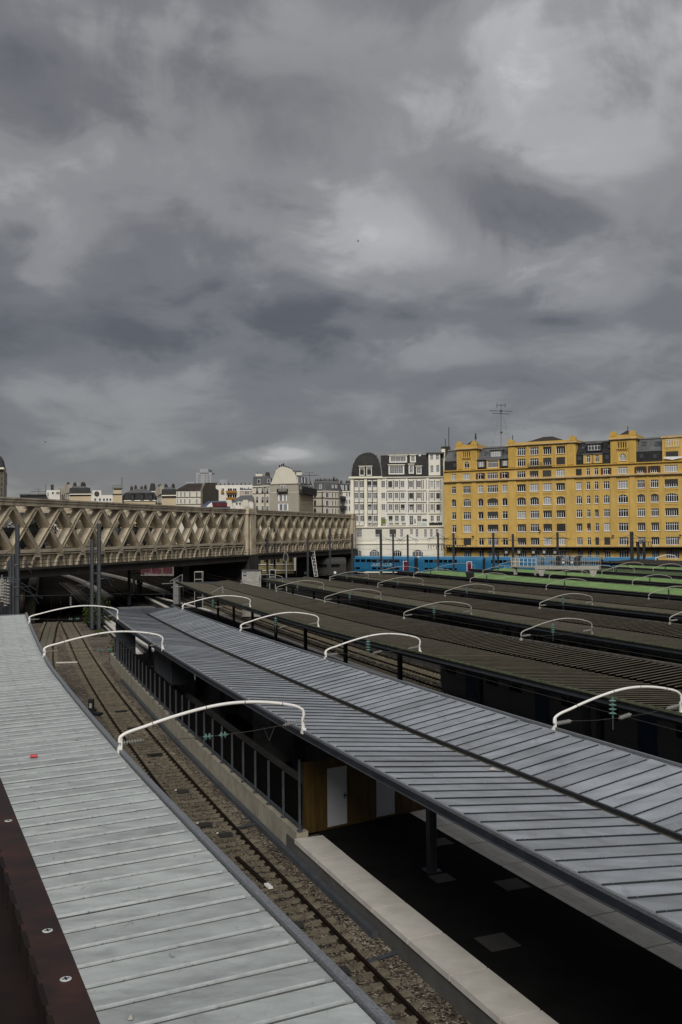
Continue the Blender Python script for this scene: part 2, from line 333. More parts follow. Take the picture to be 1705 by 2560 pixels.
ORD = ['first', 'second', 'third', 'fourth', 'fifth', 'sixth', 'seventh', 'eighth', 'ninth', 'tenth', 'eleventh', 'twelfth', 'thirteenth', 'fourteenth']
# ------------------------------------------------------------------ the curve that every track, platform and canopy of the station follows
def g(y):
    t = (y - 60) / 50.0
    return -18.886 * t + 1.429 * t * t - .27 * t ** 3
LINES = {   # plan offset of each eave / edge at y = 60 and small departures from the common curve
    'L':  (-19.4, [(12, .06), (24, -.08), (44, -.18), (56, .05), (72, .28)]),
    'Ml': (-13.44, [(14, -.15), (30, -.03), (44, .22), (60, .46), (77, .85)]),
    'Mr': (-6.24, [(24, .25), (30, .08), (44, -.12), (59, -.40), (79, -.45)]),
    'B1l': (-.57, [(31, .12), (48, -.25), (61, -.52), (77, -.2), (96, .45), (122, 1.6)]),
    'B1r': (7.47, [(42, .42), (53, -.25), (67, -.5), (84, -.25), (101, .2), (131, .4)]),
    'B2l': (12.78, [(48, -.3), (70, 0), (86, .15), (102, .4), (131, .7)]),
    'B2r': (20.85, [(61, .6), (75, .1), (99, -.25), (123, -.33), (139, -.47)]),
    'B3l': (26.21, [(68, .5), (78, .15), (109, .3), (125, 0)]),
    'B3r': (35.14, [(84, .42), (100, .3), (116, -.1), (130, -1.0), (144, -1.8)]),
    'G1l': (40.65, [(102, .3), (118, -.15), (135, -.3)]),
    'G1r': (48.34, [(107, .6), (123, .15), (140, .1), (156, -1.5)]),
    'G2l': (54.73, [(100, 0)]), 'G2r': (61.8, [(100, 0)]),
    'G3l': (67.6, [(100, 0)]), 'G3r': (75.0, [(100, 0)]),
    'G4l': (80.5, [(100, 0)]), 'G4r': (88.0, [(100, 0)]),
    'Dl': (93.5, [(100, 0)]), 'Dr': (111.0, [(100, 0)]), 'El': (116.5, [(100, 0)]),
    'rail1': (-13.05, [(10, -.75), (60, 0), (105, .68)]),      # right rail of the track in the open
    'platL': (-11.98, [(10, -.75), (60, 0), (105, .68)]),      # platform edge beside it
    'platR': (-5.95, [(20, .1), (60, -.2), (90, -.2)]),
}
def X(name, y):
    c, k = LINES[name]
    return c + g(y) + float(np.interp(y, [a for a, _ in k], [b for _, b in k]))
def tang(fn, y):
    d = (fn(y + .5) - fn(y - .5)); t = V((d, 1, 0)).normalized(); return t, V((t.y, -t.x, 0))   # along (away), to the right
def walk(fn, y0, y1, step):
    ys = [y0]
    while ys[-1] < y1:
        d = fn(ys[-1] + .5) - fn(ys[-1] - .5); ys.append(ys[-1] + step / math.sqrt(1 + d * d))
    return ys
def across(fl, fr, y):                                     # point on the right line square to the left line
    t, n = tang(fl, y); w = (fr(y) - fl(y)) * n.x
    for _ in range(6):
        yy = y + n.y * w; w += (fr(yy) - (fl(y) + n.x * w)) * n.x
    return V((fl(y), y, 0)), V((fl(y) + n.x * w, y + n.y * w, 0)), n, w
def sweep(mb, pts, prof, mi=0, closed=True, caps=True):    # pts: (point, right normal); prof: (right, up)
    rows = []
    for p, n in pts:
        r = [V(p) + V(n) * a + V((0, 0, b)) for a, b in prof]
        if closed: r.append(r[0])
        rows.append(r)
    mb.sheet(rows, mi)
    if caps and closed:
        mb.poly(rows[0][:-1], mi); mb.poly(rows[-1][:-1][::-1], mi)
def line_pts(fn, y0, y1, z, step=2.0):
    out = []
    for y in walk(fn, y0, y1, step):
        t, n = tang(fn, y); out.append((V((fn(y), y, z)), n))
    return out
L_ = lambda nm: (lambda y: X(nm, y))

# ------------------------------------------------------------------ ground
mb = MB(); xs = list(np.linspace(-900, 900, 19)); ys = [-60, -20, 20, 60, 100, 160, 260, 420, 800, 1600, 3200]
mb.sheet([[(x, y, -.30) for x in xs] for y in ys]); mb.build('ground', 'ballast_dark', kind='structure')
mb = MB()                                                  # pale ballast in the open cutting, uneven
fb = lambda y: X('rail1', y)
for_rows = []
for y in walk(fb, 6, 124, 1.0):
    t, n = tang(fb, y); row = []
    for a in np.linspace(-9.0, 1.55, 26):
        p = V((fb(y), y, 0)) + n * float(a)
        bed = -.205 if -1.9 < a < .45 else -.17 - .02 * math.sin(a * 3 + y)
        row.append((p.x, p.y, bed + random.uniform(-.012, .012)))
    for_rows.append(row)
mb.sheet(for_rows); mb.build('ballast_bed', 'ballast', kind='structure', smooth=False)
mb = MB()                                                  # open ballast past the end of the platform wall
rows = []
for y in walk(fb, 62, 112, 2.0):
    t, n = tang(fb, y)
    rows.append([V((fb(y), y, -.17)) + n * float(a) + V((0, 0, random.uniform(-.02, .02))) for a in np.linspace(1.5, 5.5 - (y - 62) * .03, 6)])
mb.sheet(rows); mb.build('gravel_verge', 'ballast', kind='structure')

# ------------------------------------------------------------------ tracks
RP = [(-.07, -.17), (.07, -.17), (.07, -.155), (.012, -.13), (.012, -.045), (.036, -.03), (.036, 0), (-.036, 0), (-.036, -.03), (-.012, -.045), (-.012, -.13), (-.07, -.155)]
def sleeper_mesh(name, mat, w=.27, l=2.4):
    mb = MB(); h = .16
    for s in (-1, 1):                                      # two blocks rising to the rail seats, waist between
        x0, x1 = s * l / 2, s * .42
        mb.hexa([(min(x0, x1), -w / 2, -h), (max(x0, x1), -w / 2, -h), (max(x0, x1), w / 2, -h), (min(x0, x1), w / 2, -h),
                 (min(x0, x1) + .03, -w / 2 + .03, 0), (max(x0, x1) - .03, -w / 2 + .03, 0), (max(x0, x1) - .03, w / 2 - .03, 0), (min(x0, x1) + .03, w / 2 - .03, 0)])
    mb.box((0, 0, -.095), (.86, w * .8, .13))
    me = bpy.data.meshes.new(name); me.from_pydata(mb.v, [], mb.f); me.materials.append(M[mat]); return me
SL = sleeper_mesh('sleeper', 'sleeper'); SW = sleeper_mesh('sleeper', 'sleeper_wood')
def track(label, fc, y0, y1, ys0=None, ys1=None, mesh=SL, zs=-.125, mat='rail', step=.6, z=0.0, name='railway_track', skip=None):
    root = thing(name, label, 'railway track', (fc((y0 + y1) / 2), (y0 + y1) / 2, z))
    for s in (-1, 1):
        mb = MB(); pts = []
        for y in walk(fc, y0, y1, 2.5):
            t, n = tang(fc, y); pts.append((V((fc(y), y, z)) + n * (.75 * s), n))
        sweep(mb, pts, RP); mb.build('rail', mat, root)
    if ys0 is not None:
        for y in walk(fc, ys0, ys1, step)[:299]:
            if skip and skip[0] < y < skip[1]: continue
            t, n = tang(fc, y + random.uniform(-.03, .03))
            place('sleeper', mesh, root, (fc(y) + random.uniform(-.02, .02), y, z + zs + random.uniform(-.012, .008)), math.atan2(n.y, n.x) + random.uniform(-.012, .012))
    return root
def far_sleepers(root, fc, y0, y1, z=0.0):
    mb = MB()
    for y in walk(fc, y0, y1, .62):
        t, n = tang(fc, y); mb.box((fc(y), y, z - .23), (2.4, .26, .12), n, t)
    mb.build('sleepers', 'sleeper_wood', root, kind='stuff')
f1 = lambda y: X('rail1', y) - .815
T1 = track('rusty railway track on pale ballast between the two bright grey zinc roofs', f1, 8, 150, 13, 122)
def f0(y):
    d = float(np.interp(y, [40, 75, 84, 95, 110, 125, 140, 155, 170], [3.6, 3.6, 3.5, 3.15, 2.4, 1.5, .75, .2, 0])); return f1(y) - d / .93
T0 = track('rusty branch track curving out from under the light zinc roof to meet the open track', f0, 50, 168, 50, 124)
# concrete infill boards at the points
mb0 = None
for fc, own in ((f1, T1), (f0, T0)):
    for y in walk(fc, 96, 121, 2.4):
        for a in (-.32, .32):
            mb = MB(); t, n = tang(fc, y); mb.box(V((fc(y), y, -.10)) + n * a, (.60, 2.3, .16), n, t)
            mb.build('infill_board', 'board', own)
f2 = lambda y: -4.1 + g(y)
T2 = track('dark track against the platform behind the slate grey zinc roof', f2, 15, 300, 84, 150, SW)
f2b = lambda y: -.75 + g(y) + float(np.interp(y, [60, 120], [0, .8])); T2B = track('dark track before the platform of the nearest brown roof', f2b, 15, 300, 95, 160, SW)
f3 = lambda y: 9.15 + g(y); f4 = lambda y: 22.5 + g(y); f5 = lambda y: 37.0 + g(y); f6 = lambda y: 51.5 + g(y); f7 = lambda y: 64.8 + g(y)
T3 = track('dark track in the slot between the first and second brown corrugated roofs', f3, 15, 300, 60, 150)
f3b = lambda y: 12.5 + g(y); T3B = track('track with dirty stony ballast before the platform of the second brown roof', f3b, 30, 300, 60, 150)
T4 = track('dark track in the slot between the second and third brown corrugated roofs', f4, 35, 300, 100, 170, SW)
f4b = lambda y: 25.9 + g(y); T4B = track('dark track before the platform of the third brown corrugated roof', f4b, 60, 300, 100, 170, SW)
T5 = track('dark track in the slot before the nearest green roof', f5, 85, 300); far_sleepers(T5, f5, 140, 200)
T6 = track('dark track in the slot between the two nearest green roofs', f6, 100, 300); far_sleepers(T6, f6, 150, 200)
fs = [(-8.2, 100, 300, 'dark track beyond the end of the slate grey zinc roof, running under the bridge'),
      (-19.5, 128, 300, 'leftmost dark curved track running under the bridge'), (-24.0, 150, 300, 'track with reddish rusty ballast under the left half of the bridge')]
for c, a, b, lab in fs:
    fn = (lambda c: (lambda y: c + g(y)))(c); r = track(lab, fn, a, b); far_sleepers(r, fn, a, min(b, 230))
mb = MB(); fr_ = lambda y: -21.7 + g(y)
sweep(mb, line_pts(fr_, 140, 300, -.27, 4), [(-1.6, -.02), (1.6, -.02), (1.3, .02), (-1.3, .02)]); mb.build('rusty_ballast', MAT('rusty ballast', (.10, .038, .022), .95, var=.4), kind='structure')
# ballast of the tracks between the brown roofs
mb = MB(); rows = []
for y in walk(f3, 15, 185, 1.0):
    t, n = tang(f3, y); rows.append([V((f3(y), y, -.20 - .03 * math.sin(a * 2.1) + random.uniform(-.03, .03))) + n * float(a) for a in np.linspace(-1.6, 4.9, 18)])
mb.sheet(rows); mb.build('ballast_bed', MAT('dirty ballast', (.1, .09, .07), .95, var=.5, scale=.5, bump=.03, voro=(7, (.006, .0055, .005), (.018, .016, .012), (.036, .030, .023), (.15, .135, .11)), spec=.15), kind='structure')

# loose stones over the bed of the open track
def stones(n=20000):
    ico = [(0, 0, 1), (.9, 0, .1), (-.4, .8, .15), (-.45, -.8, .1), (.1, .1, -.8)]
    tri = [(0, 1, 2), (0, 2, 3), (0, 3, 1), (4, 2, 1), (4, 3, 2), (4, 1, 3)]
    vs, fs_ = [], []
    while len(vs) < n * 5:
        y = 14 + 42 * rng.random() ** 1.5; a = rng.uniform(-2.6, 1.45)
        u = abs(a + .815)
        if abs(u - .75) < .09: continue
        t, n_ = tang(fb, y); s = rng.uniform(.016, .036) * (1 + .006 * y)
        z = -.185 if u > 1.2 else (-.185 if rng.random() < .8 else -.14)
        if u < 1.2 and rng.random() < .35: continue
        c = V((fb(y), y, z)) + n_ * float(a); th = rng.uniform(0, 6.28); ct, st = math.cos(th), math.sin(th); b = len(vs)
        sx, sy, sz = s * rng.uniform(.7, 1.3), s * rng.uniform(.7, 1.2), s * rng.uniform(.5, 1.0)
        for (x, yy, zz) in ico:
            vs.append((c.x + (x * ct - yy * st) * sx, c.y + (x * st + yy * ct) * sy, c.z + zz * sz))
        fs_ += [tuple(b + i for i in f) for f in tri]
    mb = MB(); mb.v = vs; mb.f = fs_; mb.mi = [0] * len(fs_); o = mb.build('gravel', 'stone', kind='stuff')
    tag(o, 'loose brown ballast stones round the open railway track', 'gravel')
stones()

# ------------------------------------------------------------------ canopies
ZE = 4.95
def columns(root, fl, fr, y0, y1, step, frac, zv, zp, mat='steel_dark', arms=True, r=.19):
    for y in walk(fl, y0, y1, step)[:-1]:
        a, b, n, w = across(fl, fr, y); c = a + n * w * frac; t = V((-n.y, n.x, 0)); mb = MB()
        for s in (-1, 1):
            mb.beam(c + n * (.09 * s) + V((0, 0, zp)), c + n * (.09 * s) + V((0, 0, zv - .25)), .06, .26, up=t)
        mb.beam(c + V((0, 0, zp)), c + V((0, 0, zv - .25)), .16, .20, up=t)
        mb.box(c + V((0, 0, zp + .02)), (.46, .46, .04), n, t)
        col = mb.build('column', mat, root)
        if arms:
            for s, e in ((-1, frac), (1, 1 - frac)):
                mb = MB(); q = c + n * (s * w * e * .94)
                top0, top1 = zv - .20, ZE - .24
                mb.hexa([c + t * .07 + V((0, 0, top0 - .32)), c - t * .07 + V((0, 0, top0 - .32)), c - t * .07 + V((0, 0, top0)), c + t * .07 + V((0, 0, top0)),
                         q + t * .06 + V((0, 0, top1 - .12)), q - t * .06 + V((0, 0, top1 - .12)), q - t * .06 + V((0, 0, top1)), q + t * .06 + V((0, 0, top1))])
                mb.build('bracket_arm', mat, root)
def eaves(root, fl, y0, y1, side, z, style):
    pts = line_pts(fl, y0, y1, z, 2.0); s = side
    def P(lst): return [(a * s, b) for a, b in (lst if s > 0 else lst[::-1])]
    if style == 'zinc':                                    # outward is +a
        mb = MB(); sweep(mb, pts, P([(-.02, -.02), (.05, -.02), (.05, .05), (-.02, .05)])); mb.build('edge_trim', 'galv', root)
        mb = MB(); sweep(mb, pts, P([(-.10, -.17), (.05, -.17), (.05, -.025), (-.10, -.025)])); mb.build('fascia', 'steel_dark', root)
        mb = MB(); sweep(mb, pts, P([(-.20, -.205), (.065, -.205), (.065, -.175), (-.20, -.175)])); mb.build('eave_angle', 'steel_grey', root)
        mb = MB(); sweep(mb, pts, P([(-.75, -.42), (-.60, -.42), (-.60, -.23), (-.75, -.23)])); mb.build('eave_beam', 'steel_dark', root)
    elif style == 'light':
        mb = MB(); sweep(mb, pts, P([(-.03, -.03), (.10, -.03), (.10, .06), (-.03, .06)])); mb.build('edge_trim', 'galv', root)
        mb = MB(); sweep(mb, pts, P([(-.10, -.36), (.06, -.36), (.06, -.035), (-.10, -.035)])); mb.build('fascia', 'steel_grey', root)
    else:
        mb = MB(); sweep(mb, pts, P([(-.05, -.24), (.07, -.24), (.07, -.01), (-.05, -.01)])); mb.build('fascia', 'steel_grey' if style != 'black' else 'steel_dark', root)
        mb = MB(); sweep(mb, pts, P([(-.45, -.46), (-.32, -.46), (-.32, -.24), (-.45, -.24)])); mb.build('eave_beam', 'steel_dark', root)
        mb = MB(); mb.tube([V(p) + V(n) * (.10 * s) + V((0, 0, .015)) for p, n in pts], .075, 6); mb.build('gutter_pipe', 'moss_pipe' if style == 'fibro' else 'gutter', root)
def soffit(root, fl, fr, y0, y1, frac, zv, step=4.0):
    mb = MB(); rows = []
    for y in walk(fl, y0, y1, step):
        a, b, n, w = across(fl, fr, y)
        rows.append([a + V((0, 0, ZE - .22)), a + n * w * frac + V((0, 0, zv - .20)), b + V((0, 0, ZE - .22))])
    mb.sheet(rows); mb.build('soffit', 'steel_dark', root)

def zinc_canopy(label, ln, rn, y0, y1, frac, zv, panel, cap, cap_h=.045, cap_w=.042, jo=0.0, joint=.012, halves=(0, 1), taper=None, ze=(ZE, ZE)):
    fl, fr = L_(ln), L_(rn) if rn else None
    root = thing('platform_canopy', label, 'station canopy', (fl(y0), y0, ZE))
    st = [across(fl, fr, y) for y in walk(fl, y0, y1, .65)]
    gw = .17
    for h in halves:
        for k in range(len(st) - 1):
            q = []
            for (a, b, n, w) in (st[k], st[k + 1]):
                if h == 0: p0, p1, z0, z1 = a + n * .06, a + n * (w * frac - gw), ze[0], zv + .06
                else: p0, p1, z0, z1 = a + n * (w * frac + gw - .06), b - n * .06, zv + .04, ze[1]
                q.append((p0 + V((0, 0, z0)), p1 + V((0, 0, z1))))
            (a0, b0), (a1, b1) = q; d = V((0, 0, .03)); jz = V((0, 0, random.uniform(-.004, .004))); t = (a1 - a0).normalized() * joint
            mb = MB(); mid0, mid1 = (a0 + b0) / 2 + V((0, 0, random.uniform(-.008, .008))), (a1 + b1) / 2 + V((0, 0, random.uniform(-.008, .008)))
            for u0, u1, w0, w1 in ((a0 + t, a1 - t, mid0 + t, mid1 - t), (mid0 + t, mid1 - t, b0 + t, b1 - t)):
                mb.hexa([u0 - d, w0 - d, w1 - d, u1 - d, u0 + jz, w0 + jz, w1 + jz, u1 + jz])
            o = mb.build('roof_panel', panel, root)
            e0, e1 = ((.10, .0) if h == 0 else (.0, .10)); dv = (b0 - a0).normalized(); tj = (a1 - a0).normalized()
            mb = MB(); mb.beam(a0 + dv * (e0 + random.uniform(0, .03)) + V((0, 0, cap_h / 2)) + tj * jo, b0 - dv * (e1 + random.uniform(0, .03)) + V((0, 0, cap_h / 2)) + tj * jo, cap_w, cap_h)
            LN = (b0 - a0).length
            for ss in range(int(LN / .95)):                # fixing clips
                c = a0 + dv * (.3 + ss * .95 + random.uniform(-.03, .03)) + V((0, 0, cap_h)); mb.box(c, (.022, .042, .014), dv, V((-dv.y, dv.x, 0)).normalized())
            mb.mi = [0] * 6 + [1] * (len(mb.f) - 6); mb.build('seam_batten', [cap, 'galv' if cap == 'batten_dark' else 'zinc_cap'], o)
    return root, st, fl, fr
MC, st, fl, fr = zinc_canopy('slate grey zinc canopy with a central gutter, over the middle platform', 'Ml', 'Mr', 8, 76.5, .565, 4.52, 'zinc_slate', 'batten_dark', .026, .030, ze=(4.93, 5.02))
mb = MB(); rows = []
for a, b, n, w in st[::3] + [st[-1]]:
    c = a + n * w * .565; rows.append([c - n * .21 + V((0, 0, 4.58)), c - n * .15 + V((0, 0, 4.49)), c + n * .10 + V((0, 0, 4.49)), c + n * .12 + V((0, 0, 4.55))])
mb.sheet(rows); mb.build('valley_gutter', 'gutter', MC)
mb = MB()                                                  # rolled edge of the right half over the gutter
sweep(mb, [(a + n * w * .565 + V((0, 0, 4.555)), n) for a, b, n, w in st[::3] + [st[-1]]], [(.09, -.035), (.16, -.035), (.16, .05), (.09, .05)]); mb.build('gutter_edge', 'batten_dark', MC)
for yy in (20.3, 25.2, 31.0, 36.3, 42, 47.5, 53, 59, 65):   # debris lying in the gutter
    a, b, n, w = across(fl, fr, yy); c = a + n * (w * .565 - .05) + V((0, 0, 4.50)); mb = MB()
    mb.tube([c + V((-n.y, n.x, 0)) * s for s in (-.25, -.1, .12, .3)], [.01, .045, .04, .01], 5); mb.build('leaf_litter', 'black', MC)
eaves(MC, fl, 8, 77.0, -1, 4.96, 'zinc'); eaves(MC, fr, 10.5, 80.0, 1, 5.04, 'zinc'); soffit(MC, fl, fr, 8.5, 76.0, .565, 4.5)
columns(MC, fl, fr, 16.75, 76, 12.5, .565, 4.5, .55)
mb = MB(); a, b, n, w = across(fl, fr, 77.0); t = V((-n.y, n.x, 0))
mb.beam(a + V((0, 0, 4.80)), b + V((0, 0, 4.80)), .10, .42); mb.build('end_beam', 'steel_grey', MC)
# small flat roof with three sheets beyond its far end
kc = at_z(298, 1529, 4.0); kr = thing('platform_hut', 'low dark hut with three flat grey roof sheets beyond the slate zinc canopy', 'hut', (kc.x, kc.y, 0)); n, t = V((.93, .33, 0)).normalized(), V((-.33, .93, 0)).normalized()
kc = at_z(341, 1519, 3.2); kc.z = 0
mb = MB(); mb.box(kc + V((0, 0, 1.5)), (3.5, 2.2, 3.0), n, t); mb.build('wall', 'steel_dark', kr)
for k in (-1, 0, 1):
    mb = MB(); mb.box(kc + n * (1.26 * k) + V((0, 0, 3.12 + .01 * k)), (1.22, 2.6, .2), n, t); mb.build('roof_sheet', 'slate_old', kr)

LINES['Lw'] = (-19.4 - 5.5, LINES['L'][1])
flw = L_('Lw')
LC, st, fl_, fr_2 = zinc_canopy('bright zinc canopy curving along the left, below the rusty handrail', 'Lw', 'L', 5, 71.6, .02, 4.80, 'zinc_light', 'zinc_cap', .034, .040, .028, .034, halves=(1,), ze=(4.80, 4.95))
eaves(LC, L_('L'), 8, 74.6, 1, 4.96, 'light'); soffit(LC, flw, L_('L'), 6, 72, .03, 4.75)
columns(LC, flw, L_('L'), 12, 70, 11, .45, 4.8, .55, arms=False)
mb = MB(); a, b, n, w = across(flw, L_('L'), 72.2); mb.beam(a + V((0, 0, 4.72)), b + V((0, 0, 4.78)), .10, .40); mb.build('end_beam', 'galv', LC)

def corr_canopy(label, ln, rn, y0, y1, frac, zv, ysheet=2.25, rib=.45, sheetmat='fibro', style='fibro'):
    fl, fr = L_(ln), L_(rn); root = thing('platform_canopy', label, 'station canopy', (fl(y0), y0, ZE))
    prof = [(0, 0), (.30, .0), (.315, .016), (.36, .020), (.375, 0.0)]
    yy = walk(fl, y0, y1, ysheet); nr = int(round(ysheet / rib))
    for h in (0, 1):
        for k in range(len(yy) - 1):
            rows = []; lift = random.uniform(-.008, .008)
            for r in range(nr):
                for pa, pz in prof:
                    y = yy[k] + (yy[k + 1] - yy[k]) * ((r * rib + pa) / ysheet)
                    a, b, n, w = across(fl, fr, y)
                    if h == 0: p, q, z0, z1 = a + n * .04, a + n * (w * frac - .10), ZE, zv + .04
                    else: p, q, z0, z1 = a + n * (w * frac - .04), b - n * .04, zv + .09, ZE
                    rows.append([p + V((0, 0, z0 + pz + lift)), q + V((0, 0, z1 + pz + lift))])
            a, b, n, w = across(fl, fr, yy[k + 1])
            p, q, z0, z1 = (a + n * .04, a + n * (w * frac - .10), ZE, zv + .04) if h == 0 else (a + n * (w * frac - .04), b - n * .04, zv + .09, ZE)
            rows.append([p + V((0, 0, z0 + lift)), q + V((0, 0, z1 + lift))])
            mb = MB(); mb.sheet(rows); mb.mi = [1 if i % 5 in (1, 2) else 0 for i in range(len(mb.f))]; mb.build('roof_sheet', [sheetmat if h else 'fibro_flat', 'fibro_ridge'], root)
    mb = MB(); rows = []
    for y in walk(fl, y0, y1, 3):
        a, b, n, w = across(fl, fr, y); c = a + n * w * frac; rows.append([c - n * .2 + V((0, 0, zv - .02)), c + n * .1 + V((0, 0, zv - .02))])
    mb.sheet(rows); mb.build('valley_gutter', 'gutter', root)
    a, b, n, w = across(fl, fr, y1); eaves(root, fl, y0, y1, -1, ZE + .02, style); eaves(root, fr, y0 + 2, b.y, 1, ZE + .02, style if style != 'fibro' else 'plain')
    soffit(root, fl, fr, y0, y1, frac, zv)
    mb = MB(); mb.beam(a + V((0, 0, 4.76)), b + V((0, 0, 4.76)), .10, .34); mb.build('end_beam', 'steel_grey', root)
    return root, fl, fr
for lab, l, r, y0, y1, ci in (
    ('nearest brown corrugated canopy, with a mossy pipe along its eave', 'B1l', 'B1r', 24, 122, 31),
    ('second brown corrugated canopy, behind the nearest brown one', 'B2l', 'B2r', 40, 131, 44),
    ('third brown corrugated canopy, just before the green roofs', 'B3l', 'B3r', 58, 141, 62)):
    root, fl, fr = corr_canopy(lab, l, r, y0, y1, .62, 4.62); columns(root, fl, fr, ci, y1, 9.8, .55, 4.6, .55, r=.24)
def felt_canopy(label, ln, rn, y0, y1, mat, style='plain', frac=.62, zv=4.66):
    fl, fr = L_(ln), L_(rn); root = thing('platform_canopy', label, 'station canopy', (fl(y0), y0, ZE))
    yy = walk(fl, y0, y1, 1.9)
    for h in (0, 1):
        for k in range(len(yy) - 1):
            q = []
            for y in (yy[k], yy[k + 1]):
                a, b, n, w = across(fl, fr, y)
                q.append((a + n * .03 + V((0, 0, ZE)), a + n * w * frac + V((0, 0, zv))) if h == 0 else (a + n * (w * frac + .002) + V((0, 0, zv)), b - n * .03 + V((0, 0, ZE))))
            (a0, b0), (a1, b1) = q; t = (a1 - a0).normalized() * .012; d = V((0, 0, .05)); l0 = V((0, 0, .025)); mb = MB()
            mb.hexa([a0 + t - d, b0 + t - d, b1 - t - d, a1 - t - d, a0 + t, b0 + t, b1 - t + l0, a1 - t + l0]); mb.build('roof_sheet', mat, root)
    a, b, n, w = across(fl, fr, y1); eaves(root, fl, y0, y1, -1, ZE + .02, style); eaves(root, fr, y0 + 2, b.y, 1, ZE + .02, style)
    soffit(root, fl, fr, y0, y1, frac, zv); columns(root, fl, fr, y0 + 4, y1, 12, .55, 4.55, .4)
for lab, l, r, y0, y1, mat, sty in (
    ('nearest green canopy, the widest pale green strip', 'G1l', 'G1r', 76, 150, 'green', 'plain'),
    ('second green canopy, under the white signal platform', 'G2l', 'G2r', 92, 157, 'green', 'plain'),
    ('third green canopy, a darker mossy strip behind the white signal platform', 'G3l', 'G3r', 108, 160, 'green2', 'plain'),
    ('farthest green canopy, a thin strip before the black one', 'G4l', 'G4r', 120, 168, 'green', 'plain'),
    ('black felt canopy farthest away, below the blue train roof', 'Dl', 'Dr', 135, 198, 'roof_black', 'black')):
    felt_canopy(lab, l, r, y0, y1, mat, sty)

# ------------------------------------------------------------------ platforms
def platform(label, fl, fr, y0, y1, top='asphalt', edge='coping_grey', ztop=.55, edges=(1, 1), slab=None):
    root = thing('station_platform', label, 'platform', (fl(y0), y0, 0)); rows = []
    mb = MB(); yy = walk(fl, y0, y1, 3)
    for y in yy:
        a, b, n, w = across(fl, fr, y); rows.append([a + n * .12 + V((0, 0, -.3)), a + n * .12 + V((0, 0, ztop - .13)), b - n * .12 + V((0, 0, ztop - .13)), b - n * .12 + V((0, 0, -.3))])
    mb.sheet(rows); mb.poly([rows[0][0], rows[0][1], rows[0][2], rows[0][3]]); mb.poly([rows[-1][3], rows[-1][2], rows[-1][1], rows[-1][0]]); mb.build('body', 'concrete_dark', root)
    mb = MB(); rows = []
    for y in yy:
        a, b, n, w = across(fl, fr, y); rows.append([a + n * (1.0 if edges[0] else .1) + V((0, 0, ztop - .012)), b - n * (.95 if edges[1] else .1) + V((0, 0, ztop - .012))])
    mb.sheet(rows); mb.build('surface', top, root)
    for s, e in zip((0, 1), edges):
        if not e: continue
        if slab is None:
            pts = []
            for y in yy:
                a, b, n, w = across(fl, fr, y); pts.append(((a if s == 0 else b) + V((0, 0, ztop)), n if s == 0 else -n))
            mb = MB(); sweep(mb, pts, [(0, -.12), (.55, -.12), (.55, 0), (0, 0)]); mb.build('edge', edge, root)
    return root
PL, PR = L_('platL'), L_('platR')
MP = platform('dark asphalt platform with pale stone edge slabs under the slate zinc canopy', PL, PR, 9, 84, slab=True)
platform('narrow dark platform end with pale kerbs past the far end of the slate zinc roof', lambda y: PL(y) + 2.5, lambda y: PR(y) - float(np.interp(y, [84, 130], [.3, 2.2])), 84.2, 140)
for s, wd, lo, hi, mat, pitch in ((0, 1.02, 10, 32.9, 'coping', 2.2), (1, .98, 14, 83, 'coping_grey', 2.2)):
    yy = walk(PL, lo, hi, pitch)
    if s == 0: yy = [32.9 - (yy[-1] - y) for y in yy]
    for k in range(len(yy) - 1):
        (a0, b0, n0, w0), (a1, b1, n1, w1) = across(PL, PR, yy[k]), across(PL, PR, yy[k + 1])
        if s == 0: c = [a0, a0 + n0 * wd, a1 + n1 * wd, a1]
        else: c = [b0 - n0 * wd, b0, b1, b1 - n1 * wd]
        t = (c[3] - c[0]).normalized() * .026; c = [c[0] + t, c[1] + t, c[2] - t, c[3] - t]; zz = .552 + random.uniform(-.004, .004)
        mb = MB(); mb.hexa([p + V((0, 0, .40)) for p in c] + [p + V((0, 0, zz)) for p in c])
        o = mb.build('edge_slab', mat, MP)
        if s == 1 and yy[k] < 60:                          # ribbed warning strip
            mb = MB()
            for j in range(22):
                u = (j + .5) / 22; p = c[0].lerp(c[3], u); n = n0; mb.box(p + n * .40 + V((0, 0, zz + .004)), (.42, .035, .012), n, t.normalized())
            mb.build('tactile_strip', 'coping_grey', o)
for px_, py_, sz in ((1244, 2355, .86), (1280, 2211, .80), (1105, 2195, .62), (1100, 2105, .7)):     # service plates in the asphalt
    p = at_z(px_, py_, .545); t, n = tang(PL, p.y); mb = MB(); mb.box(p, (sz, sz, .02), n, t); mb.build('service_plate', 'plate', MP)
platform('dark platform with pale edges under the nearest brown canopy', lambda y: 1.0 + g(y) + float(np.interp(y, [60, 120], [0, .8])), lambda y: g(y) + float(np.interp(y, [60, 115, 135, 162], [7.3, 7.5, 7.2, 4.2])), 22, 162)
platform('dark platform with pale edges under the second brown canopy', lambda y: 14.3 + g(y), lambda y: 20.6 + g(y), 40, 170)
platform('dark platform with pale edges under the third brown canopy', lambda y: 27.7 + g(y), lambda y: 35.0 + g(y), 58, 176)
platform('platform under the nearest green canopy', lambda y: 42.0 + g(y), lambda y: 48.2 + g(y), 76, 175)
M['concrete_far'] = MAT('dusty concrete', (.16, .15, .135), .9, var=.5, scale=.4)
for cc, ya_, wd, lab in ((-3.6, 168, .7, 'left one of two long pale concrete strips between tracks under the bridge'), (8.6, 182, .6, 'right one of two long pale concrete strips between tracks under the bridge')):
    mb = MB(); sweep(mb, line_pts((lambda c: (lambda y: c + g(y)))(cc), ya_, 300, -.05, 4), [(-wd, -.2), (wd, -.2), (wd * .9, .3), (-wd * .9, .3)]); tag(mb.build('platform_edge', 'concrete_far'), lab, 'platform')
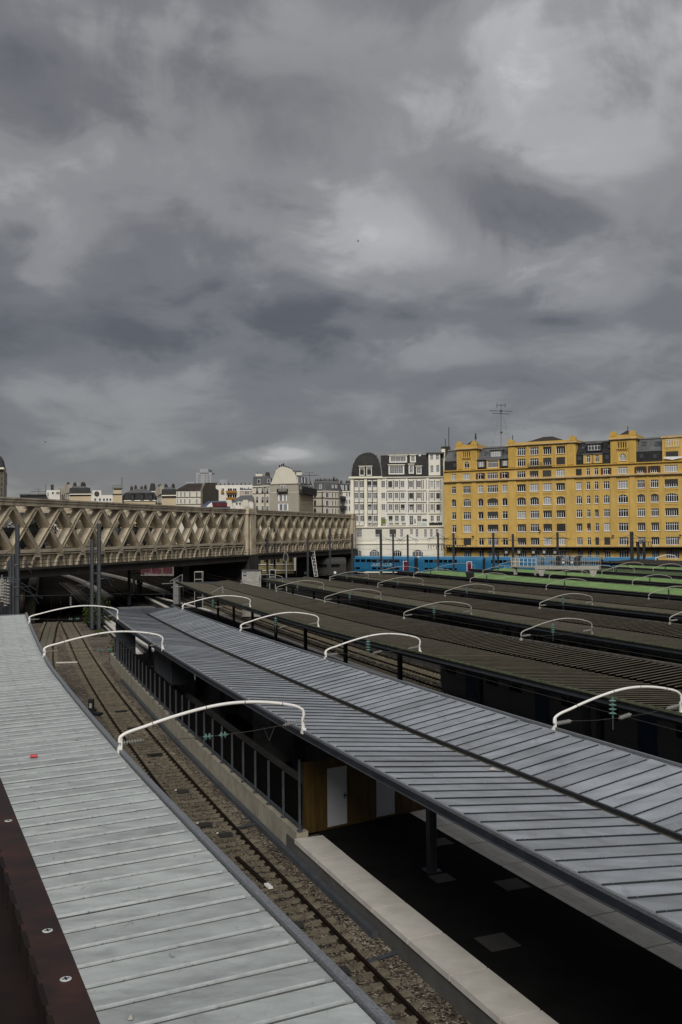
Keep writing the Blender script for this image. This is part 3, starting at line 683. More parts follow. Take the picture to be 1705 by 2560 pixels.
# ------------------------------------------------------------------ catenary arches over the slots
ARCH = [(0, 0), (0, .34), (.012, .44), (.05, .53), (.12, .62), (.22, .76), (.35, .91), (.48, 1.02), (.60, 1.06), (.72, 1.03), (.83, .95), (.91, .86), (.955, .79), (.985, .70), (1, .56), (1, 0)]
def smooth(pts, k=4):
    out = []
    for i in range(len(pts) - 1):
        p0, p1, p2, p3 = pts[max(i - 1, 0)], pts[i], pts[i + 1], pts[min(i + 2, len(pts) - 1)]
        for j in range(k):
            t = j / k; out.append(.5 * ((2 * p1) + (-p0 + p2) * t + (2 * p0 - 5 * p1 + 4 * p2 - p3) * t * t + (-p0 + 3 * p1 - 3 * p2 + p3) * t ** 3))
    return out + [pts[-1]]
def insulator(name, root, p, q, n, r, mat, rod='steel_grey'):
    p, q = V(p), V(q); mb = MB(); d = (q - p); mb.tube([p - d * .12, q + d * .12], r * .22, 6)
    for k in range(n):
        c = p + d * ((k + .5) / n); h = d.normalized() * (d.length / n * .30)
        mb.tube([c - h, c - h * .2, c + h], [r * .35, r, r * .45], 10)
    return mb.build(name, mat, root, smooth=False)
def arch(lab, ln, rn, yl, r=.05, detail=2, mat='white_paint', hang=None, grp='white catenary arches over the track slots', yr=None):
    fl, fr = L_(ln), L_(rn); t, n = tang(fl, yl); a = V((fl(yl), yl, ZE)); w = 5.2
    for _ in range(8):
        y = a.y + n.y * w + .35; w += (fr(y) - (a.x + n.x * w)) * n.x
    b = V((fr(a.y + n.y * w + .35), a.y + n.y * w + .35, ZE))
    if yr is not None: b = V((fr(yr), yr, ZE))
    a = a + V((0, 0, .0)); d = b - a; side = V((-d.y, d.x, 0)).normalized()
    root = thing('catenary_arch', lab, 'catenary arch', a, grp)
    pts = smooth([a + d * s + V((0, 0, z)) for s, z in ARCH], 4); mb = MB(); mb.tube(pts, r, 10 if detail else 6); mb.build('arch_tube', mat, root, smooth=True)
    u = d.normalized()
    for p, s in ((a, 1), (b, -1)):
        mb = MB()
        mb.hexa([p + u * .07 + side * .09 + V((0, 0, -.05)), p - u * .07 + side * .09 + V((0, 0, -.05)), p - u * .07 - side * .09 + V((0, 0, -.05)), p + u * .07 - side * .09 + V((0, 0, -.05)),
                 p + u * .05 + side * .055 + V((0, 0, .12)), p - u * .05 + side * .055 + V((0, 0, .12)), p - u * .05 - side * .055 + V((0, 0, .12)), p + u * .05 - side * .055 + V((0, 0, .12))])
        mb.build('foot', mat, root)
        if detail > 1:
            mb = MB(); mb.box(p + u * (.05 * s) + V((0, 0, .26)), (.04, .05, .36), u, side); mb.build('foot_plate', mat, root)
    if detail > 1:                                         # joints of the tube
        for i in (18, 27, 34, 42):
            mb = MB(); e = (pts[i + 1] - pts[i]).normalized() * .012; mb.tube([pts[i] - e, pts[i] + e], r * 1.07, 10); mb.build('joint_ring', 'galv', root)
    zz = .24
    l0, l1 = a + u * .1 + V((0, 0, zz)), a + u * .62 + V((0, 0, zz + .02)); r0, r1 = b - u * .62 + V((0, 0, zz + .03)), b - u * .1 + V((0, 0, zz + .08))
    if detail > 0:
        for p, q in ((l0, l1), (r0, r1)):
            insulator('insulator', root, p, q, 7 if detail > 1 else 5, .065, 'insul_grey')
        mid = (l1 + r0) / 2 + V((0, 0, -.10)); mb = MB(); mb.tube([l1, l1.lerp(mid, .5) - V((0, 0, .03)), mid, mid.lerp(r0, .5) - V((0, 0, .03)), r0], .010 if detail > 1 else .014, 5); mb.build('cross_wire', 'wire', root)
    if hang == 'string':
        top = a + d * .44 + V((0, 0, .98)); insulator('insulator_string', root, top - V((0, 0, .20)), top - V((0, 0, .72)), 4, .12, 'insul_green' if detail > 1 else ('insul_green' if detail == 1 else 'steel_dark'))
        mb = MB(); mb.tube([top, top - V((0, 0, 1.15))], .016, 6); mb.build('hanger_rod', 'steel_grey', root)
        if detail > 1:
            c = top - V((0, 0, .82)); insulator('insulator', root, c + u * .28, c + u * .72 + V((0, 0, .07)), 6, .07, 'insul_grey')
    elif hang == 'line':
        m = (l1 + r0) / 2 + V((0, 0, -.10))
        for s in (-.35, .12):
            insulator('insulator', root, m + u * s, m + u * (s + .22), 2, .10, 'insul_green')
        mb = MB(); p = r0 - u * .5
        for s in (-.18, .18): mb.tube([p + u * s, p - V((0, 0, .42))], .010, 5)
        mb.build('dropper', 'wire', root)
    return root
def Y0(px, py): return at_z(px, py, ZE).y
AR = [('L', 'Ml', [((302, 1880), 'nearest and largest white arch over the open track, before the glazed fence'), ((112.7, 1641.7), 'middle of the three white arches over the open track, by the hanging cabinet'), ((77.4, 1558), 'farthest white arch over the open track, at the far zinc roof ends')], .047, 2, 'line'),
      ('Mr', 'B1l', [((1391, 1829.6), 'nearest white arch from slate zinc to brown roof, with green discs'), ((813.5, 1650), 'second nearest white arch from slate zinc to brown roof'), ((602.6, 1580.5), 'third white arch from slate zinc to brown roof, above empty ballast'), ((459.6, 1526.7), 'farthest white arch from slate zinc to brown roof, by the two thin posts')], .041, 2, 'string'),
      ('B1r', 'B2l', [((1304.8, 1601), 'nearest thin arch between first and second brown roofs, above a dark train'), ((1012, 1547), 'second thin arch between first and second brown roofs'), ((815, 1506), 'third thin arch between first and second brown roofs'), ((690, 1479), 'fourth thin arch between first and second brown roofs'), ((609, 1459.7), 'farthest thin arch between first and second brown roofs, by the white box')], .033, 1, 'string'),
      ('B2r', 'B3l', [((1684, 1561), 'thin arch between second and third brown roofs, cut by the picture edge'), ((1348.5, 1521.6), 'nearest whole thin arch between second and third brown roofs'), ((1111, 1491), 'middle thin arch between second and third brown roofs'), ((945, 1468.4), 'second farthest thin arch between second and third brown roofs'), ((824, 1451.6), 'farthest thin arch from second to third brown roof, by the lattice mast')], .035, 1, 'string'),
      ('B3r', 'G1l', [((1622, 1498.7), 'nearest thin arch between third brown and first green roof, cut by the picture edge'), ((1368, 1474), 'second thin arch between third brown and first green roof'), ((1176, 1456), 'third thin arch between third brown and first green roof'), ((1027, 1443.5), 'fourth thin arch between third brown and first green roof'), ((903, 1436), 'farthest thin arch from third brown to first green roof')], .037, 0, 'string'),
      ('G1r', 'G2l', [((1582.8, 1462.6), 'nearest thin arch between the two nearest green roofs'), ((1373, 1447), 'second thin arch between the two nearest green roofs, right below the white signal platform'), ((1208, 1433.8), 'third thin arch between the two nearest green roofs'), ((1080, 1426.3), 'farthest thin arch between the two nearest green roofs, before a magenta door')], .037, 0, 'string'),
      ('G2r', 'G3l', [((1686.8, 1431), 'nearest thin arch between second and third green roofs, at the picture edge'), ((1539.5, 1436), 'middle thin arch between second and third green roofs'), ((1214.6, 1419.5), 'farthest thin arch between second and third green roofs, before the blue train')], .042, 0, 'string')]
for ln, rn, lst, r, det, hang in AR:
    for (p, lab) in lst: arch(lab, ln, rn, Y0(*p), r, det, 'white_paint' if det > 1 else 'white_old', hang)
for yl, lab, mt in ((152, 'thin arch beside the right end of the white signal platform', 'white_old'), (143, 'thin arch rising from the dark green roof left of the bright white arch', 'white_old')):
    arch(lab, 'G3r', 'G4l', yl, .05, 0, mt, 'string')
arch('bright white short arch before the ochre facade at the far right', 'Dr', 'El', 197, .08, 0, 'white_paint', None)
def contact_wire(lab, fc, y0, y1, z=5.0, r=.011):
    mb = MB(); pts = [V((fc(y), y, z)) for y in walk(fc, y0, y1, 4)]; mb.tube(pts, r, 4)
    for i in range(0, len(pts) - 1): mb.tube([pts[i], pts[i] - V((0, 0, .5))], r * .5, 3)
    mb.tube([p - V((0, 0, .5)) for p in pts], r, 4); tag(mb.build('overhead_wire', 'wire'), lab, 'overhead wire')
contact_wire('thin overhead wire in front of the parked grey train', f2b, 18, 150); contact_wire('thin overhead wire between the first two brown roofs', f3, 40, 150)

# ------------------------------------------------------------------ the concrete lattice bridge
BA, BB = V((-40.9, 119.5, 0)), V((3.0, 260.0, 0))          # near truss: a node at the left, the right abutment
bd = (BB - BA).normalized(); bn = V((bd.y, -bd.x, 0)); LT = (BB - BA).length      # bn points to the camera side
PYL = 75.6
br = thing('concrete_bridge', 'long beige concrete lattice truss bridge crossing all the tracks', 'bridge', (BA.x, BA.y, 0))
def bp(s, o, z): return BA + bd * s + bn * o + V((0, 0, z))
def bbox(s0, s1, o0, o1, z0, z1, name=None, mat='bridge', parent=None, mb=None):
    m = mb or MB(); m.hexa([bp(s0, o0, z0), bp(s1, o0, z0), bp(s1, o1, z0), bp(s0, o1, z0), bp(s0, o0, z1), bp(s1, o0, z1), bp(s1, o1, z1), bp(s0, o1, z1)])
    if mb is None: return m.build(name, mat, parent or br)
def dz(s): return .0022 * s                                # the bridge climbs a little
S0 = -34.0
def truss(off, spans, depth, full=True):
    for (a, b, n) in spans:
        p = (b - a) / n
        for i in range(n):
            s = a + p * i
            for (sa, sb) in ((s, s + p), (s + p, s)):      # one full diagonal each way, crossing in the middle
                inn = 1 if sa < sb else 0
                pa, pb = bp(sa, off - inn * .012, 9.28 + dz(sa)), bp(sb, off - inn * .012, 14.80 + dz(sb)); d = (pb - pa).normalized(); mb = MB()
                mb.box((pa + pb) / 2 - bn * (depth / 2), ((pb - pa).length, depth, .60), d, bn)
                if full:                                   # raised edge bands leave a sunk channel on the outer face
                    q = d.cross(bn)
                    for k in (-1, 1): mb.box((pa + pb) / 2 + q * (.24 * k) + bn * .04, ((pb - pa).length - .3, .08, .12), d, bn)
                mb.build('diagonal', 'bridge', br)
        for i in range(n + 1):
            s = a + p * i
            if full:
                mb = MB(); bbox(s - .42, s + .42, off + .08, off - depth, 8.62 + dz(s), 9.66 + dz(s), mb=mb)
                bbox(s - .55, s + .55, off + .06, off - depth, 14.30 + dz(s), 14.82 + dz(s), mb=mb); mb.build('node_block', 'bridge', br)
SP = [(-36.65, 73.3, 21), (PYL + 2.1, LT - 1.6, 13)]
truss(0.0, SP, 1.15); truss(-15.0, SP, .8, False)
for off, dpt in ((0.0, 1.25), (-15.0, .9)):
    for (a, b, n) in SP:
        mb = MB()
        for k in range(n):
            s0, s1 = a + (b - a) * k / n, a + (b - a) * (k + 1) / n
            if off == 0:
                q = MB(); bbox(s0 + .01, s1 - .01, .14, -dpt, 14.82 + dz(s0), 15.30 + dz(s0), mb=q); bbox(s0 + .01, s1 - .01, .24, -dpt - .1, 15.305 + dz(s0), 15.62 + dz(s0), mb=q); q.build('top_chord', 'bridge_cap', br)
                q = MB(); bbox(s0 + .01, s1 - .01, .34, -dpt - .2, 15.625 + dz(s0), 15.82 + dz(s0), mb=q); q.build('coping', 'bridge_cap', br)
                q = MB(); bbox(s0 + .43, s1 - .43, .10, -dpt, 8.84 + dz(s0), 9.26 + dz(s0), mb=q); q.build('bottom_chord', 'bridge', br)
            else: bbox(s0, s1, off, off - dpt, 14.8 + dz(s0), 15.7 + dz(s0), mb=mb); bbox(s0, s1, off, off - dpt, 8.8 + dz(s0), 9.3 + dz(s0), mb=mb)
        if off: mb.build('far_chord', 'bridge', br)
for (a, b, n) in SP:                                       # girder under the chord: wall, ribs, arched brackets
    p = (b - a) / n
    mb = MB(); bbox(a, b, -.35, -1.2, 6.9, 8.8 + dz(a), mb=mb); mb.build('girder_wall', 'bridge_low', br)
    mb = MB(); bbox(a, b, .02, -1.3, 8.66 + dz(a), 8.835 + dz(a), mb=mb); mb.build('girder_lip', 'bridge_cap', br)
    for i in range(n + 1):
        s = a + p * i; q = MB()
        for k in (-1, 1):
            c = [bp(s + .32 * k, 0, 8.64), bp(s + .62 * k, 0, 8.64), bp(s + 1.35 * k, 0, 6.95), bp(s + .98 * k, 0, 6.95)]
            c = [v + V((0, 0, dz(s))) for v in c]; q.prism(c, bn * -.34)
        bbox(s - .62, s + .62, .03, -.34, 8.25 + dz(s), 8.65 + dz(s), mb=q); q.build('arched_bracket', 'bridge_cap', br)
        if i < n:
            q = MB(); bbox(s + p / 2 - .22, s + p / 2 + .22, -.10, -.34, 6.95, 8.65 + dz(s), mb=q); q.build('rib', 'bridge_cap', br)
    mb = MB()
    for k in range(n): bbox(a + p * k, a + p * (k + 1), -.9, -15.2, 8.3, 9.0 + dz(s), mb=mb)
    mb.build('deck', 'bridge_dark', br)
    for k in range(n + 1):                                 # cross beams between the two trusses
        q = MB(); s = a + p * k; bbox(s - .3, s + .3, -.9, -15.1, 14.5 + dz(s), 15.2 + dz(s), mb=q); q.build('cross_beam', 'bridge', br)
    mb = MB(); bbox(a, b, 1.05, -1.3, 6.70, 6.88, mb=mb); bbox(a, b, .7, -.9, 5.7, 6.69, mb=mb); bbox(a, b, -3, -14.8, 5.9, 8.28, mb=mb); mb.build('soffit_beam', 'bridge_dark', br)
    wr = thing('walkway_railing', 'dark iron railing of the bridge walkway, %s the fluted middle pylon' % ('left of' if a < 0 else 'right of'), 'railing', bp(a, 1, 6.9))
    mb = MB()
    for z in (7.95, 7.45, 7.0): mb.beam(bp(a, 1.0, z), bp(b, 1.0, z), .05, .06)
    mb.build('rail_bar', 'iron', wr); post = None
    for k in range(int((b - a) / 1.8) + 1):
        if post is None:
            q = MB(); q.box((0, 0, .52), (.08, .08, 1.06)); me = bpy.data.meshes.new('post'); me.from_pydata(q.v, [], q.f); me.materials.append(M['iron']); post = me
        place('post', post, wr, bp(a + 1.8 * k, 1.0, 6.9))
for s, w, top in ((PYL, 2.0, 15.95), (LT, 1.5, 16.2)):     # pylons
    mb = MB(); bbox(s - w, s + w, .62, -1.6, 6.9, 15.0, mb=mb); mb.build('pylon', 'bridge', br)
    mb = MB(); bbox(s - w - .25, s + w + .25, .85, -1.8, 15.0, 15.5, mb=mb); bbox(s - w - .1, s + w + .1, .75, -1.8, 15.505, top, mb=mb); bbox(s - w * .6, s + w * .6, .6, -1.5, top + .005, top + .2, mb=mb); mb.build('pylon_cap', 'bridge_cap', br)
    for k in (-.35, 0, .35, .7):
        q = MB(); bbox(s + k * w - .10 * w, s + k * w + .10 * w, .80, .60, 6.95, 14.98, mb=q); q.build('flute', 'bridge', br)
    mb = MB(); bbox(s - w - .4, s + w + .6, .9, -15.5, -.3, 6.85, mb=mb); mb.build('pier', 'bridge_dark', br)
def road_vehicle(lab, s, o, big):
    c = bp(s, o, 9.1 + dz(s)); L, Wd, Hh = (11, 2.5, 3.0) if big else (4.2, 1.75, 1.45); r = thing('bus' if big else 'car', lab, 'bus' if big else 'car', c)
    mb = MB(); mb.box(c + V((0, 0, .35 + (Hh - .35) * (.5 if big else .28))), (L, Wd, (Hh - .35) * (1 if big else .56)), bd, bn); mb.build('body', 'steel_grey' if big else 'train_grey', r)
    mb = MB()
    if big: mb.box(c + V((0, 0, Hh * .62)), (L - .5, Wd + .03, .95), bd, bn)
    else:
        z0, z1 = .35 + (Hh - .35) * .56, Hh
        mb.hexa([c + bd * x + bn * y + V((0, 0, z)) for x, y, z in ((-1.6, -.8, z0), (1.2, -.8, z0), (1.2, .8, z0), (-1.6, .8, z0), (-1.2, -.65, z1), (.5, -.65, z1), (.5, .65, z1), (-1.2, .65, z1))])
    mb.build('window_band' if big else 'cabin', 'glass', r)
    for sx in (-.3, .3):
        for sy in (-1, 1):
            mb = MB(); p = c + bd * (L * sx) + bn * (Wd / 2 * sy) + V((0, 0, .34)); mb.tube([p - bn * .1, p + bn * .1], .34, 10); mb.build('wheel', 'black', r)
for a in (('dark bus on the bridge deck, behind the leftmost lattice panels', 5, -4, True), ('grey car on the bridge behind the second lattice panels from the left', 17, -9, False), ('grey car on the bridge, left of the two tall masts', 28, -4, False), ('dark bus on the bridge deck, midway to the pylon', 44, -9, True), ('grey car on the bridge close left of the pylon', 61, -4, False), ('grey car on the bridge right of the pylon', 96, -5, False)): road_vehicle(*a)
# ------------------------------------------------------------------ facades: a wall plane, its openings and windows
class Plane:
    def __init__(s, Q, d):
        s.Q = V((Q[0], Q[1], 0)); s.d = V((d[0], d[1], 0)).normalized(); s.n = V((s.d.y, -s.d.x, 0))
    def hit(s, px, py):
        r = V(ray(px, py)); t = s.Q.dot(s.n) / (r.x * s.n.x + r.y * s.n.y); p = V((r.x * t, r.y * t, H + r.z * t)); return (p - s.Q).dot(s.d), p.z
    def P(s, u, z, o=0.0): return s.Q + s.d * u + s.n * o + V((0, 0, z))
    def box(s, mb, u0, u1, z0, z1, o0, o1, mi=0):
        mb.hexa([s.P(u0, z0, o0), s.P(u1, z0, o0), s.P(u1, z0, o1), s.P(u0, z0, o1), s.P(u0, z1, o0), s.P(u1, z1, o0), s.P(u1, z1, o1), s.P(u0, z1, o1)], mi)
    def part(s, name, mat, root, u0, u1, z0, z1, o0, o1):
        mb = MB(); s.box(mb, u0, u1, z0, z1, o0, o1); return mb.build(name, mat, root)
def wall_holes(pl, mb, U0, U1, Z0, Z1, holes, o=0.0, rev=.22):
    holes = [h for h in holes if h[0] > U0 and h[1] < U1 and h[2] >= Z0 and h[3] <= Z1]
    us = sorted({U0, U1} | {h[0] for h in holes} | {h[1] for h in holes}); zs = sorted({Z0, Z1} | {h[2] for h in holes} | {h[3] for h in holes})
    for a, b in zip(us, us[1:]):
        col = [h for h in holes if h[0] <= a + 1e-6 and h[1] >= b - 1e-6]; z = Z0
        for h in sorted(col, key=lambda h: h[2]) + [(0, 0, Z1, Z1)]:
            if h[2] > z + 1e-6: mb.poly([pl.P(a, z, o), pl.P(b, z, o), pl.P(b, h[2], o), pl.P(a, h[2], o)])
            z = max(z, h[3])
    for u0, u1, z0, z1 in holes:
        for (a, b, c, d) in ((u0, z0, u1, z0), (u1, z0, u1, z1), (u1, z1, u0, z1), (u0, z1, u0, z0)):
            mb.poly([pl.P(a, b, o), pl.P(c, d, o), pl.P(c, d, o - rev), pl.P(a, b, o - rev)])
def window(pl, root, u0, u1, z0, z1, n=2, state='o', transom=True, o=0.0, rev=.20, arch=0.0, fw=.075, bars=0, frame='frame_white', wall='yellow', balcony=False):
    mb = MB(); f = o - rev
    def b(a, c, d, e, q0=-.05, q1=.05): pl.box(mb, a, c, d, e, f + q0, f + q1)
    b(u0, u0 + fw, z0, z1); b(u1 - fw, u1, z0, z1); b(u0 + fw, u1 - fw, z0, z0 + fw * 1.3); b(u0 + fw, u1 - fw, z1 - fw, z1)
    w = (u1 - u0) / n
    for i in range(1, n):
        c = u0 + w * i; k = fw * (.75 if i % 2 == 0 or n == 3 else .6); b(c - k, c + k, z0 + fw * 1.3, z1 - fw, -.04, .055)
    if transom: zt = z0 + (z1 - z0) * .74; b(u0 + fw, u1 - fw, zt - .04, zt + .04, -.035, .045)
    for i in range(bars):
        zt = z0 + (z1 - z0) * (i + 1) / (bars + 1); b(u0 + fw, u1 - fw, zt - .022, zt + .022, -.03, .03)
    if bars:
        for i in range(n): c = u0 + w * (i + .5); b(c - .02, c + .02, z0 + fw, z1 - fw, -.03, .03)
    wo = mb.build('window', frame, root)
    pl.part('pane', 'curtain' if state == 'c' else ('glass_mid' if state == 'm' else 'glass'), wo, u0 + .03, u1 - .03, z0 + .03, z1 - .03, f - .10, f - .055)
    k = {'q': .28, 'h': .58, 'f': .97}.get(state, 0)
    if k:
        mb = MB(); zb = z1 - (z1 - z0) * k; m = max(2, int((z1 - zb) / .16))
        for i in range(m): pl.box(mb, u0 + .02, u1 - .02, zb + (z1 - zb) * i / m + .01, zb + (z1 - zb) * (i + 1) / m - .004, f + .065, f + .10)
        mb.build('roller_blind', 'blind', wo)
    if arch:                                               # segmental head: two spandrels closing the corners of the opening
        mb = MB(); N = 6
        for sgn in (-1, 1):
            pts = []
            for i in range(N + 1):
                x = i / N; uu = (u0 + u1) / 2 + sgn * (u1 - u0) / 2 * (1 - x) ; zz = z1 - arch * ((1 - x) ** 2)
                pts.append((uu, zz))
            c = (u0 if sgn < 0 else u1, z1)
            mb.prism([pl.P(*c, o + .004)] + [pl.P(a, b_, o + .004) for a, b_ in pts[:-1]] + [pl.P(pts[-1][0], z1, o + .004)], pl.n * -(rev + .09))
        mb.build('arch_head', wall, wo)
    return wo
def sill(pl, root, u0, u1, z, mat, o=.0, name='sill', h=.14, d=.16): return pl.part(name, mat, root, u0 - .08, u1 + .08, z - h, z, o + .001, o + d)

# ------------------------------------------------------------------ the ochre office building
ya, yb = 31.45, 258.0
Y = Plane((ya, yb), (.867, -.498))
r2 = lambda x, y: (1100 + x / 4.9, 1070 + y / 4.9)
r3 = lambda x, y: (1400 + x / 5.1409, 1060 + y / 5.1409)
def zz(px_): return Y.hit(*px_)[1]
def uu(px_): return Y.hit(*px_)[0]
U0 = uu(r2(50, 900)); U1 = uu(r3(1568, 900)) + 16
yl = thing('office_building', 'long ochre yellow building with grey roofs and two square towers', 'building', Y.P(0, 0))
cols = [(r2, 143, 195, 2), (r2, 282, 376, 4), (r2, 468, 530, 2), (r2, 580, 710, 6), (r2, 762, 826, 2), (r2, 945, 1050, 4), (r2, 1103, 1210, 4), (r2, 1262, 1368, 4), (r2, 1425, 1533, 4),
        (r3, 208, 283, 3), (r3, 342, 390, 2), (r3, 445, 495, 2), (r3, 560, 637, 3), (r3, 747, 873, 4), (r3, 992, 1092, 4), (r3, 1166, 1268, 4), (r3, 1348, 1520, 6)]
cu = [(uu(f(a, 900 if f is r2 else 950)), uu(f(b, 900 if f is r2 else 950)), n) for f, a, b, n in cols]
w_ = cu[16][1] - cu[16][0]
cu += [(cu[16][1] + 2.2, cu[16][1] + 2.2 + w_, 6), (cu[16][1] + 5 + w_, cu[16][1] + 7 + w_, 3)]
rows = {k: (zz(r2(330, b)), zz(r2(330, a))) for k, (a, b) in {'r6': (558, 635), 'r5': (712, 800), 'r4': (868, 962), 'r3': (1030, 1118), 'r2': (1187, 1278), 'r1': (1348, 1437), 'r0': (1500, 1585)}.items()}
STATE = {'r6': 'qooooohfcfoocchhcco', 'r5': 'oococqccqcooocoohoo', 'r4': 'qoqhqqqcqoooooqqoqo', 'r3': 'ooqhoccqqoqooccocco', 'r2': 'ocqhqqohfqhocoqqoho', 'r1': 'ofooohqccmoffmoqmoo', 'r0': 'mmmmmmmmmmmmmmmmmmm'}
STATE['r6'] = 'ccoooohfcfooochhcco'; STATE['r3'] = 'ooqhocmqqooqoomoqco'
z_c = zz(r2(330, 650)); z_l2 = zz(r2(330, 519)); z_aw = zz(r2(600, 1455))
holes = []
for rk, (z0, z1) in rows.items():
    for k, (a, b, n) in enumerate(cu): holes.append((a, b, z0, z1))
mb = MB(); wall_holes(Y, mb, U0, U1, 0, z_l2, holes); mb.poly([Y.P(U0, 0), Y.P(U0, z_l2), Y.P(U0, z_l2, -14), Y.P(U0, 0, -14)]); mb.poly([Y.P(U1, 0), Y.P(U1, 0, -14), Y.P(U1, z_l2, -14), Y.P(U1, z_l2)])
mb.poly([Y.P(U0, 0, -14), Y.P(U0, z_l2, -14), Y.P(U1, z_l2, -14), Y.P(U1, 0, -14)]); mb.poly([Y.P(U0, z_l2, -14), Y.P(U0, z_l2, 0), Y.P(U1, z_l2, 0), Y.P(U1, z_l2, -14)])
mb.build('wall', 'yellow', yl)
for rk, (z0, z1) in rows.items():
    for k, (a, b, n) in enumerate(cu):
        st_ = STATE[rk][k]
        w = window(Y, yl, a, b, z0, z1, n, st_, transom=rk != 'r0', arch=(.42 if rk == 'r4' else 0) * min(1, (b - a) / 1.8))
        if rk not in ('r0', 'r1'): sill(Y, w, a, b, z0, 'frame_white' if rk in ('r5', 'r4', 'r3', 'r2') else 'yellow_trim', h=.10)
        if rk in ('r5', 'r4') and n >= 4:                  # moulded bands over and under the arched windows
            q = MB(); Y.box(q, a - .05, b + .05, z0 - .62, z0 - .50, .002, .09); Y.box(q, a - .05, b + .05, z0 - .95, z0 - .86, .002, .07); q.build('moulding', 'yellow_trim', yl)
        if rk == 'r6' and k in (2, 4, 12, 14, 15):
            for s in (-1, 1):
                c = a if s < 0 else b; Y.part('shutter', 'shutter_brown', w, min(c, c + s * .55), max(c, c + s * .55), z0 + .05, z1 - .05, .003, .07)
def pil(x0, x1, f, z0, z1, d=.22, mat='yellow', root=yl, y=900): Y.part('pilaster', mat, root, uu(f(x0, y)), uu(f(x1, y)), z0, z1, .002, d)
for f, a, b in ((r2, 395, 447), (r2, 205, 262), (r2, 838, 935), (r3, 82, 190), (r3, 652, 728), (r3, 895, 968)): pil(a, b, f, z_aw, z_c - .25)
for f, a, b in ((r2, 545, 568), (r2, 722, 745), (r2, 1062, 1090), (r2, 1222, 1250), (r2, 1380, 1412), (r3, 300, 325), (r3, 512, 540), (r3, 1112, 1145), (r3, 1285, 1325)): pil(a, b, f, z_aw, z_c - .3, .12)
mb = MB(); Y.box(mb, U0, U1, z_c - .16, z_c + .18, .004, .75); mb.build('cornice', 'ledge', yl)
mb = MB(); Y.box(mb, U0, U1, z_c - .42, z_c - .165, .006, .38); mb.build('cornice_moulding', 'yellow_trim', yl)
mb = MB(); Y.box(mb, U0, U1, z_l2 - .12, z_l2 + .12, .004, .5); mb.build('upper_cornice', 'yellow_trim', yl)
mb = MB(); Y.box(mb, U0 + 1, U1, z_aw - .18, z_aw, .01, 2.4); mb.build('awning', 'gutter', yl)
Y.part('ground_storey', 'yellow_dark', yl, U0, U1, rows['r0'][1] + .05, z_aw - .3, .004, .06)
for k in range(int((U1 - U0) / 3.2)):
    mb = MB(); u = U0 + 1.5 + 3.2 * k; mb.prism([Y.P(u, z_aw - .2, .05), Y.P(u, z_aw - .2, 2.2), Y.P(u, z_aw - .35, 2.2), Y.P(u, z_aw - 1.3, .05)], Y.d * .16); mb.build('awning_bracket', 'iron', yl)
for a_, b_ in ((r2(1235, 1255), 1), (r3(692, 1436), 1), (r3(1555, 1430), 1), (r2(417, 1327), 1)):
    u, z = Y.hit(*a_); mb = MB(); mb.beam(Y.P(u, z, .02), Y.P(u, z + .1, .8), .08, .08); mb.box(Y.P(u, z, .85), (.5, .3, .3), Y.d, Y.n); mb.build('wall_lamp', 'iron', yl)
# towers and the tall attic block
def attic(u0, u1, z1, zp, wins, depth=9, over=.5, knobs=True, name='tower'):
    hs = [h[:4] for h in wins]; mb = MB(); wall_holes(Y, mb, u0, u1, z_l2 + .12, z1, hs)
    for a in (u0, u1): mb.poly([Y.P(a, z_l2, 0), Y.P(a, z1, 0), Y.P(a, z1, -depth), Y.P(a, z_l2, -depth)])
    mb.poly([Y.P(u0, z_l2, -depth), Y.P(u1, z_l2, -depth), Y.P(u1, z1, -depth), Y.P(u0, z1, -depth)])
    o = mb.build(name, 'yellow', yl)
    mb = MB(); Y.box(mb, u0 - over, u1 + over, z1, z1 + .32, -depth - over, over + .15); mb.build('crown_cornice', 'ledge', o)
    mb = MB(); Y.box(mb, u0 - .1, u1 + .1, z1 + .325, zp, -.5, .12); Y.box(mb, u0 - .1, u0 + .4, z1 + .325, zp, -depth, -.51); Y.box(mb, u1 - .4, u1 + .1, z1 + .325, zp, -depth, -.51); mb.build('parapet', 'yellow_trim', o)
    if knobs:
        for a in (u0 - .1, u1 - 1.6):
            mb = MB(); Y.box(mb, a, a + 1.7, zp - .2, zp + .55, -.75, .2)
            pts = [Y.P(a + .85 + .62 * math.cos(t), zp + .55 + .45 * math.sin(t), .15) for t in np.linspace(0, math.pi, 8)]; mb.prism(pts, Y.n * -.8); mb.build('corner_block', 'yellow_trim', o)
    return o
def tw(f, x0, x1, y0, y1): return (uu(f(x0, (y0 + y1) / 2)), uu(f(x1, (y0 + y1) / 2)), zz(f((x0 + x1) / 2, y1)), zz(f((x0 + x1) / 2, y0)))
